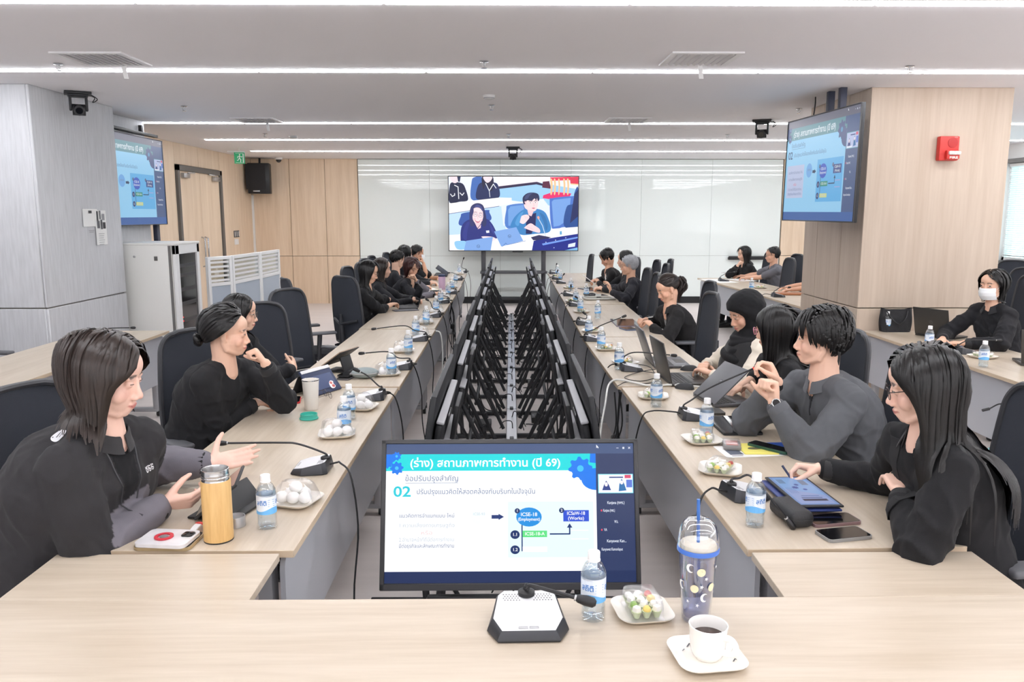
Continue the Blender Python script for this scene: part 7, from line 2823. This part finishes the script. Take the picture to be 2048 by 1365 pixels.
for x, y, lb in ((.66, 4.56, 'window-side tables by the white cable'), (-.60, 9.4, 'door-side tables towards the far end')):
    o = thing('cable_bundle', 'bundle of black cables hanging beside the leg of the ' + lb, 'cable', (x, y, .72))
    rg = random.Random(int(y))
    for k in range(5):
        G().tube(spline([(rg.uniform(-.03, .03), rg.uniform(-.05, .05), 0), (rg.uniform(-.04, .05), rg.uniform(-.06, .06), -.2), (rg.uniform(-.05, .05), rg.uniform(-.08, .08), -.42), (rg.uniform(-.06, .08), rg.uniform(-.12, .12), -.7)], 22), .0045, 6).obj('cable', M_cable, o)
    G().rbox((0, 0, -.3), (.05, .07, .06), .015).obj('cable_tie', M_black, o)

# --- watches
for key, k, lb, m in (('R7', -1, 'steel_watch', M_steel), ('R6', -1, 'grey_watch', mat('watch_strap_grey', (96, 98, 100), .5))):
    I = PEOPLE[key]
    d = unit(I['W'][k] - I['E'][k])
    p = I['W'][k] - d * .008
    e1 = unit(np.cross(d, (0, 0, 1)))
    e2 = np.cross(d, e1)
    for j in range(14):
        a = 2 * pi * j / 14
        G().rbox(p + (e1 * cos(a) + e2 * sin(a)) * .0305, (.0155, .012, .005), .002, 1, R=np.stack([d, -e1 * sin(a) + e2 * cos(a), e1 * cos(a) + e2 * sin(a)], 1)).obj('watch_link', m, I['o'])
    f = unit(-e2 * .6 + e1 * (-.8 if e1[1] > 0 else .8))
    rr = np.stack([d, np.cross(f, d), f], 1)
    G().lathe([(0, 0), (.019, 0), (.0195, .004), (.018, .0075), (0, .0076)], 22, c=p + f * .031, R=rr).obj('watch_case', M_steel, I['o'])
    G().lathe([(0, .0077), (.0155, .0077), (.0155, .0082), (0, .0083)], 20, c=p + f * .031, R=rr).obj('watch_dial', mat('watch_dial', (226, 226, 222), .3) if key == 'R6' else M_phoneglass, I['o'])

# --- ponytail woman, grey-haired man, woman with white tablet
phone('tablet in a dusky cover under the stylus of the ponytail woman', ((1233, 652), (1282, 652), (1226, 638)), mat('dusky_cover', (128, 120, 136), .5), t=.009, cat='tablet', name='tablet')
phone('blue-grey phone beside the tablet of the ponytail woman', ((1252, 660), (1278, 659), (1247, 654)), mat('bluegrey', (96, 110, 140), .4), t=.010)
W = PEOPLE['R4']['W'][1]
o = thing('stylus', 'white stylus held by the ponytail woman', 'pen', W)
G().tube([(-.085, .0, .0), (.02, .0, .02), (.06, -.01, .028)], [.002, .0045, .0045], 8).obj('barrel', M_white, o)
p = T(1198, 599)
o = thing('tray', 'silver-rimmed tray with a phone on it before the grey-haired man', 'tray', p, .1)
G().prism(rrect(.36, .24, .05), 0, .006).obj('tray_floor', mat('tray_beige', (190, 186, 176), .4), o)
G().tube([(x, y, .016) for x, y in rrect(.36, .24, .05)], .013, 8, close=True).obj('tray_rim', mat('tray_silver', (196, 194, 188), .3, .4), o)
phone('dark phone lying on the silver-rimmed tray', ((1192, 594), (1224, 593), (1196, 586)), M_softblack, t=.012, z=.748)
phone('closed tablet between the tray and the grey-haired man', ((1179, 581), (1208, 580), (1182, 575)), mat('dusky_cover', (128, 120, 136), .5), t=.012, cat='tablet', name='tablet')
o = thing('pouch', 'small dark pouch lying on the tray by the phone', 'pouch', T(1183, 594, .748))
G().ell((0, 0, .025), (.05, .04, .025), None, 14, 9).obj('pouch_shell', M_softblack, o)
G().rbox((0, -.036, .03), (.06, .006, .004), .001).obj('zip', M_alu, o)
W = (PEOPLE['R1']['W'][1] + PEOPLE['R1']['W'][-1]) / 2
o = thing('tablet', 'white tablet held up by the woman in a blazer, window side', 'tablet', W + np.array([-.13, -.02, .0]))
R = basis((0, -1, 0), (.6, 0, .8))
G().rbox((0, 0, .03), (.24, .17, .009), .004, 2, R=R).obj('tablet_body', M_white, o)
G().box(np.array([0, 0, .03]) + R[:, 2] * .005, (.215, .15, .001), R=R).obj('screen', mat('tablet_pale_screen', (214, 220, 226), .2, emit=(214, 220, 226), estr=.3), o)

# --- side tables by the timber pillar
p = np.array([3.37, 6.78, .74])
o = thing('handbag', 'black soft handbag standing on the side table against the timber pillar', 'bag', p)
P = []
for i in range(25):
    a = 2 * pi * i / 24
    row = []
    for j in range(9):
        t = j / 8
        rx_, ry_ = .125 * (1 + .10 * sin(pi * t) + .05 * t), .055 * (1 - .55 * t)
        row.append((np.sign(cos(a)) * abs(cos(a)) ** .7 * rx_, np.sign(sin(a)) * abs(sin(a)) ** .7 * ry_ + .006 * sin(7 * a + 4 * t), .005 + .185 * t + .018 * t * abs(cos(a)) ** 3))
    P.append(row)
G().grid(P, thick=.004).obj('bag_body', mat('black_nylon', (30, 30, 33), .75, bump=.4, bscale=30), o)
G().prism(rrect(.24, .1, .03), 0, .012).obj('bag_base', M_black, o)
G().tube(spline([(-.09, -.02, .18), (-.06, -.05, .12), (0, -.062, .07), (.06, -.05, .12), (.09, -.02, .18)], 20), .006, 6).obj('strap', M_black, o)
H0, H1 = T(1830, 667, .755), T(1900, 677, .755)
up_ = unit(atD(1846, 623, 6.55) - atD(1865, 671, 6.45))
laptop('open dark laptop on the side table in front of the masked woman', H0, H1, (.45, .6, 0), (-.22, -.15, .95), .235, logo=((56, 55, 54), (84, 82, 80), 1), m=M_gundark, lidlen=.235)
H0 = T(2042, 728, .755)
laptop('dark laptop on the side table partly cut by the picture edge', H0, H0 + np.array([.28, -.1, 0]), (.35, 1, 0), (-.15, -.1, .97), .235, m=M_gundark, lidlen=.235)
phone('open white notebook lying beside the microphone on the side table', ((1966, 700), (2018, 698), (1948, 686)), M_paper, screen=False, t=.006, cat='notebook', name='notebook')[0]
o = thing('lanyard', 'blue lanyard with a badge heaped by the microphone on the side table', 'lanyard', T(1925, 694))
G().tube(spline([(-.08, .02, .004), (-.03, .06, .012), (.04, .04, .006), (.02, -.02, .014), (-.05, -.03, .006), (-.02, .03, .018), (.08, .0, .006)], 40), .006, 6, sq=.4).obj('ribbon', mat('lanyard_blue', (58, 100, 196), .6), o)
G().rbox((.09, -.02, .004), (.06, .09, .004), .002).obj('badge', M_white, o)
loose_specs('dark spectacles lying on the white notebook, side table', (1950, 693), .6, M_rimdark)
o = thing('snack_wrap', 'crumpled clear wrapping with white sweets behind the side-table microphone', 'food', T(1893, 692))
for q in ((-.04, 0), (.0, .02), (.04, -.01), (.01, -.03)):
    G().ell((q[0], q[1], .018), (.022, .02, .017), None, 12, 8).obj('bun', M_bun, o)
film_dome(.14, .11, .05).obj('wrap_film', M_film, o)
o = thing('leather_pouch', 'flat brown leather pouch under bare forearms beside the timber pillar', 'pouch', T(1578, 590))
G().rbox((0, 0, .012), (.34, .16, .022), .009, 3, R=rotz(-.1)).obj('pouch_body', mat('brown_leather', (172, 112, 74), .5, bump=.15, bscale=60), o)
G().rbox((0, .02, .0245), (.33, .1, .004), .0015, 2, R=rotz(-.1)).obj('pouch_flap', mat('brown_leather_dark', (154, 96, 62), .5), o)
for pts, lb in ((((1440, 566), (1478, 565), (1448, 558)), 'white papers before the woman with a black fringe'), (((1486, 563), (1516, 562), (1488, 557)), 'white papers under the hands of the man in the polo')):
    o, R, w, h = phone(lb, pts, M_paper, screen=False, t=.004, cat='paper', name='paper_sheet')
W = PEOPLE['W1']['W'][-1]
phone('white phone held low by the woman with a black fringe', ((1441, 545), (1455, 546), (1440, 540)), M_white, t=.01, z=.80)
o = thing('cable_coil', 'coil of black cable hung at the corner of the side table', 'cable', (3.06, 4.62, .52))
rg = random.Random(4)
for k in range(6):
    rr = .085 + rg.uniform(-.012, .015)
    cx, cy, cz = rg.uniform(-.01, .01), -.01 + k * .006, rg.uniform(-.02, .01)
    G().tube([(cx + rr * .8 * cos(a), cy + .02 * sin(a + k), cz + rr * 1.15 * sin(a)) for a in np.linspace(0, 2 * pi, 36, endpoint=False)], .0045, 6, close=True).obj('loop', M_cable, o)
G().tube(spline([(-.05, 0, .08), (-.1, 0, .1), (-.16, .0, .07)], 10), .0045, 6).tube([(-.16, 0, .07), (-.2, 0, .06)], .009, 8).obj('plug', M_black, o)
G().rbox((0, .01, .11), (.02, .06, .03), .006).obj('cable_tie', M_black, o)
p = atD(2012, 905, 4.6)
o = thing('water_jug', 'teal water jug standing on the floor under the side table', 'jug', (p[0] + .1, p[1] + .2, 0))
G().lathe([(0, 0), (.11, 0), (.13, .02), (.13, .26), (.115, .30), (.04, .36), (.035, .40), (0, .402)], 28).obj('jug_body', mat('teal_plastic', (120, 190, 192), .25, trans=.0), o)
G().lathe([(.036, .39), (.042, .39), (.042, .42), (0, .422)], 20).obj('jug_cap', M_white, o)

# ------------------------------------------------------------------ front table: tall tumbler, coffee cup
p = T(1391, 1238)
o = thing('straw_tumbler', 'tall clear tumbler with moon pattern, domed lid and blue straw', 'tumbler', p)
M_clr = thin_clear('clear_acrylic', (244, 247, 252), .2, .03)
M_tint = thin_clear('pale_blue_drink', (186, 200, 236), .12, .05)
G().lathe([(.0, .004), (.033, .004), (.034, .001), (.0355, .006), (.0465, .178), (.049, .183), (.049, .19)], 40, cap=False).obj('outer_cup', M_clr, o)
G().lathe([(0, .012), (.03, .012), (.031, .016), (.043, .172), (0, .173)], 36).obj('drink', M_tint, o)
G().lathe([(.0485, .180), (.0515, .182), (.0515, .190), (.0505, .193), (.0485, .193)], 40, cap=False).obj('blue_band', mat('tumbler_blue', (74, 118, 204), .3), o)
G().lathe([(.0455, .186), (.0455, .196), (.043, .201), (.012, .202), (.0, .202)], 40).obj('foam', mat('cream_foam', (250, 238, 214), .7, var=.08, vscale=40), o)
G().lathe([(.050, .193), (.0495, .21), (.046, .236), (.038, .253), (.026, .262), (.012, .263), (.010, .256), (.007, .256)], 40, cap=False).obj('domed_lid', M_clr, o)
G().tube([(.002, .0, .12), (-.002, .0, .25), (-.004, .0, .312)], .0042, 12).obj('straw', mat('straw_blue', (58, 110, 186), .35), o)
c = Canvas()
ca = [(-2.2, .150, 'moon'), (-1.6, .142, 'planet'), (-1.95, .098, 'planet'), (-1.35, .075, 'moon'), (-2.35, .062, 'star'), (-1.3, .125, 'star'), (-1.75, .055, 'star'), (-.9, .1, 'planet'), (-2.8, .1, 'moon'), (-.6, .15, 'star'), (0, .08, 'moon'), (1, .12, 'planet'), (2, .08, 'star'), (-1.55, .105, 'star')]
for a, v, kd in ca:
    if kd == 'moon':
        pts = [(a + .24 * cos(t), v + .0115 * sin(t)) for t in np.linspace(.6, 5.2, 16)] + [(a + .09 + .17 * cos(t), v + .0085 * sin(t)) for t in np.linspace(5.0, .8, 14)]
        c.poly(pts, (250, 250, 246))
    elif kd == 'planet':
        c.disc(a, v, .24, .0105, (238, 228, 190), 20)
    else:
        c.poly([(a + (.13 if i % 2 == 0 else .05) * cos(pi * i / 5), v + (.006 if i % 2 == 0 else .0023) * sin(pi * i / 5)) for i in range(10)], (246, 246, 250))
mp = c.obj('moon_pattern', printed(), o, lambda u, v, l: np.array([(.0357 + (v - .006) * .064 + l) * cos(u), (.0357 + (v - .006) * .064 + l) * sin(u), v]), .0002)
mp['kind'] = 'stuff'
p = T(1413, 1318)
o = thing('saucer', 'square white saucer under the cup of black coffee', 'saucer', p, .12)
src = bpy.data.objects['snack_plate']
q = kids(src)[0].copy()
COL.objects.link(q)
q.parent = o
q.name = 'dish'
q.scale = (.96, .96, .9)
c = Canvas()
c.line([(-.03, .045), (-.02, .058), (-.012, .044), (-.004, .056), (.004, .046)], .0035, (96, 96, 98)).line([(.052, -.028), (.06, -.018), (.066, -.028), (.07, -.02)], .003, (96, 96, 98)).line([(-.046, .03), (-.04, .036)], .003, (130, 130, 132))
c.obj('saucer_print', printed(), o, lambda u, v, l: np.array([u, v, .0055 + l]))
p2 = p + np.array([.002, .002, .004])
o = thing('coffee_cup', 'white porcelain cup half full of black coffee', 'cup', p2, -.8)
o.scale = (1.13, 1.13, 1.13)
M_pc = mat('white_porcelain', (246, 244, 240), .15, coat=.3)
G().lathe([(0, .0), (.024, .0), (.025, .003), (.031, .008), (.0345, .02), (.0385, .066), (.039, .07), (.0365, .07), (.036, .066), (.032, .022), (.027, .012), (0, .010)], 40).obj('cup_body', M_pc, o)
G().tube(spline([(.035, 0, .054), (.052, 0, .056), (.062, 0, .044), (.056, 0, .028), (.033, 0, .022)], 18), .0052, 8, sq=1.4).obj('handle', M_pc, o)
G().lathe([(0, .0448), (.0344, .0448), (.0344, .0455), (0, .0456)], 36).obj('coffee', mat('black_coffee', (46, 24, 14), .08, spec=.6), o)

# ------------------------------------------------------------------ lettering and seams on clothes
I = PEOPLE['L1']
out = unit(I['bf'] + np.array([0, 0, .15]))
Lf = -I['br']
cv = Canvas()
cv.text('สสช', 0, 0, .035, (235, 235, 238), .02, maxw=.05)
on_cloth(I, cv, 'chest_lettering', I['Nb'] + Lf * .105 - np.array([0, 0, .14]), -Lf, (0, 0, 1), out)
for k, x in ((1, .062), (-1, -.062)):
    pts = cloth_line(I, [I['Nb'] - np.array([0, 0, .03 + .27 * t]) + I['br'] * x * (1 - .65 * t) for t in np.linspace(0, 1, 14)], out)
    G().tube(pts, .003, 6).obj('zip', mat('zip_dark', (70, 70, 74), .4, .3), I['top'])
cv = Canvas()
cv.poly(blob([(-.02, -.012), (.02, -.016), (.024, .01), (-.016, .016)]), (228, 228, 232)).rect(-.012, -.003, .012, 0, (60, 60, 64)).rect(-.01, .005, .012, .007, (60, 60, 64))
on_cloth(I, cv, 'back_lettering', I['Nb'] + I['br'] * .10 - I['bf'] * .05 - np.array([0, 0, .02]), I['br'], I['bf'], unit((-I['bf'] * .4 + np.array([0, 0, 1.0]))))
I = PEOPLE['R7']
out = unit(I['bf'] + np.array([0, 0, .1]))
pts = cloth_line(I, [I['Nb'] - np.array([0, 0, .01 + .14 * t]) for t in np.linspace(0, 1, 10)], out)
G().tube(pts, .003, 6).obj('zip', mat('zip_dark', (70, 70, 74), .4, .3), I['top'])
I = PEOPLE['R8']
out = unit(I['bf'] + np.array([0, 0, .1]))
for k in (-1, 1):
    row = []
    for w_ in (0, .5, 1):
        row.append(cloth_line(I, [I['Nb'] - np.array([0, 0, .02 + .3 * t]) + I['br'] * k * ((.06 * (1 - .7 * t)) + w_ * .05 * (1 - t) ** .5) for t in np.linspace(0, 1, 14)], out) + out * (.005 if w_ else .002))
    G().grid(row, thick=.003).obj('lapel', mat('blazer_black', (30, 30, 32), .85), I['top'])

I = PEOPLE['L2']
G().rbox(I['c'] + I['R'] @ (np.array([.012, -.058, .112]) * I['s']), (.03, .02, .014), .005, 2, R=I['R']).rbox(I['c'] + I['R'] @ (np.array([.012, -.07, .106]) * I['s']), (.018, .014, .012), .004, 2, R=I['R']).obj('hair_clip', mat('clip_white', (236, 234, 236), .3), I['o'])
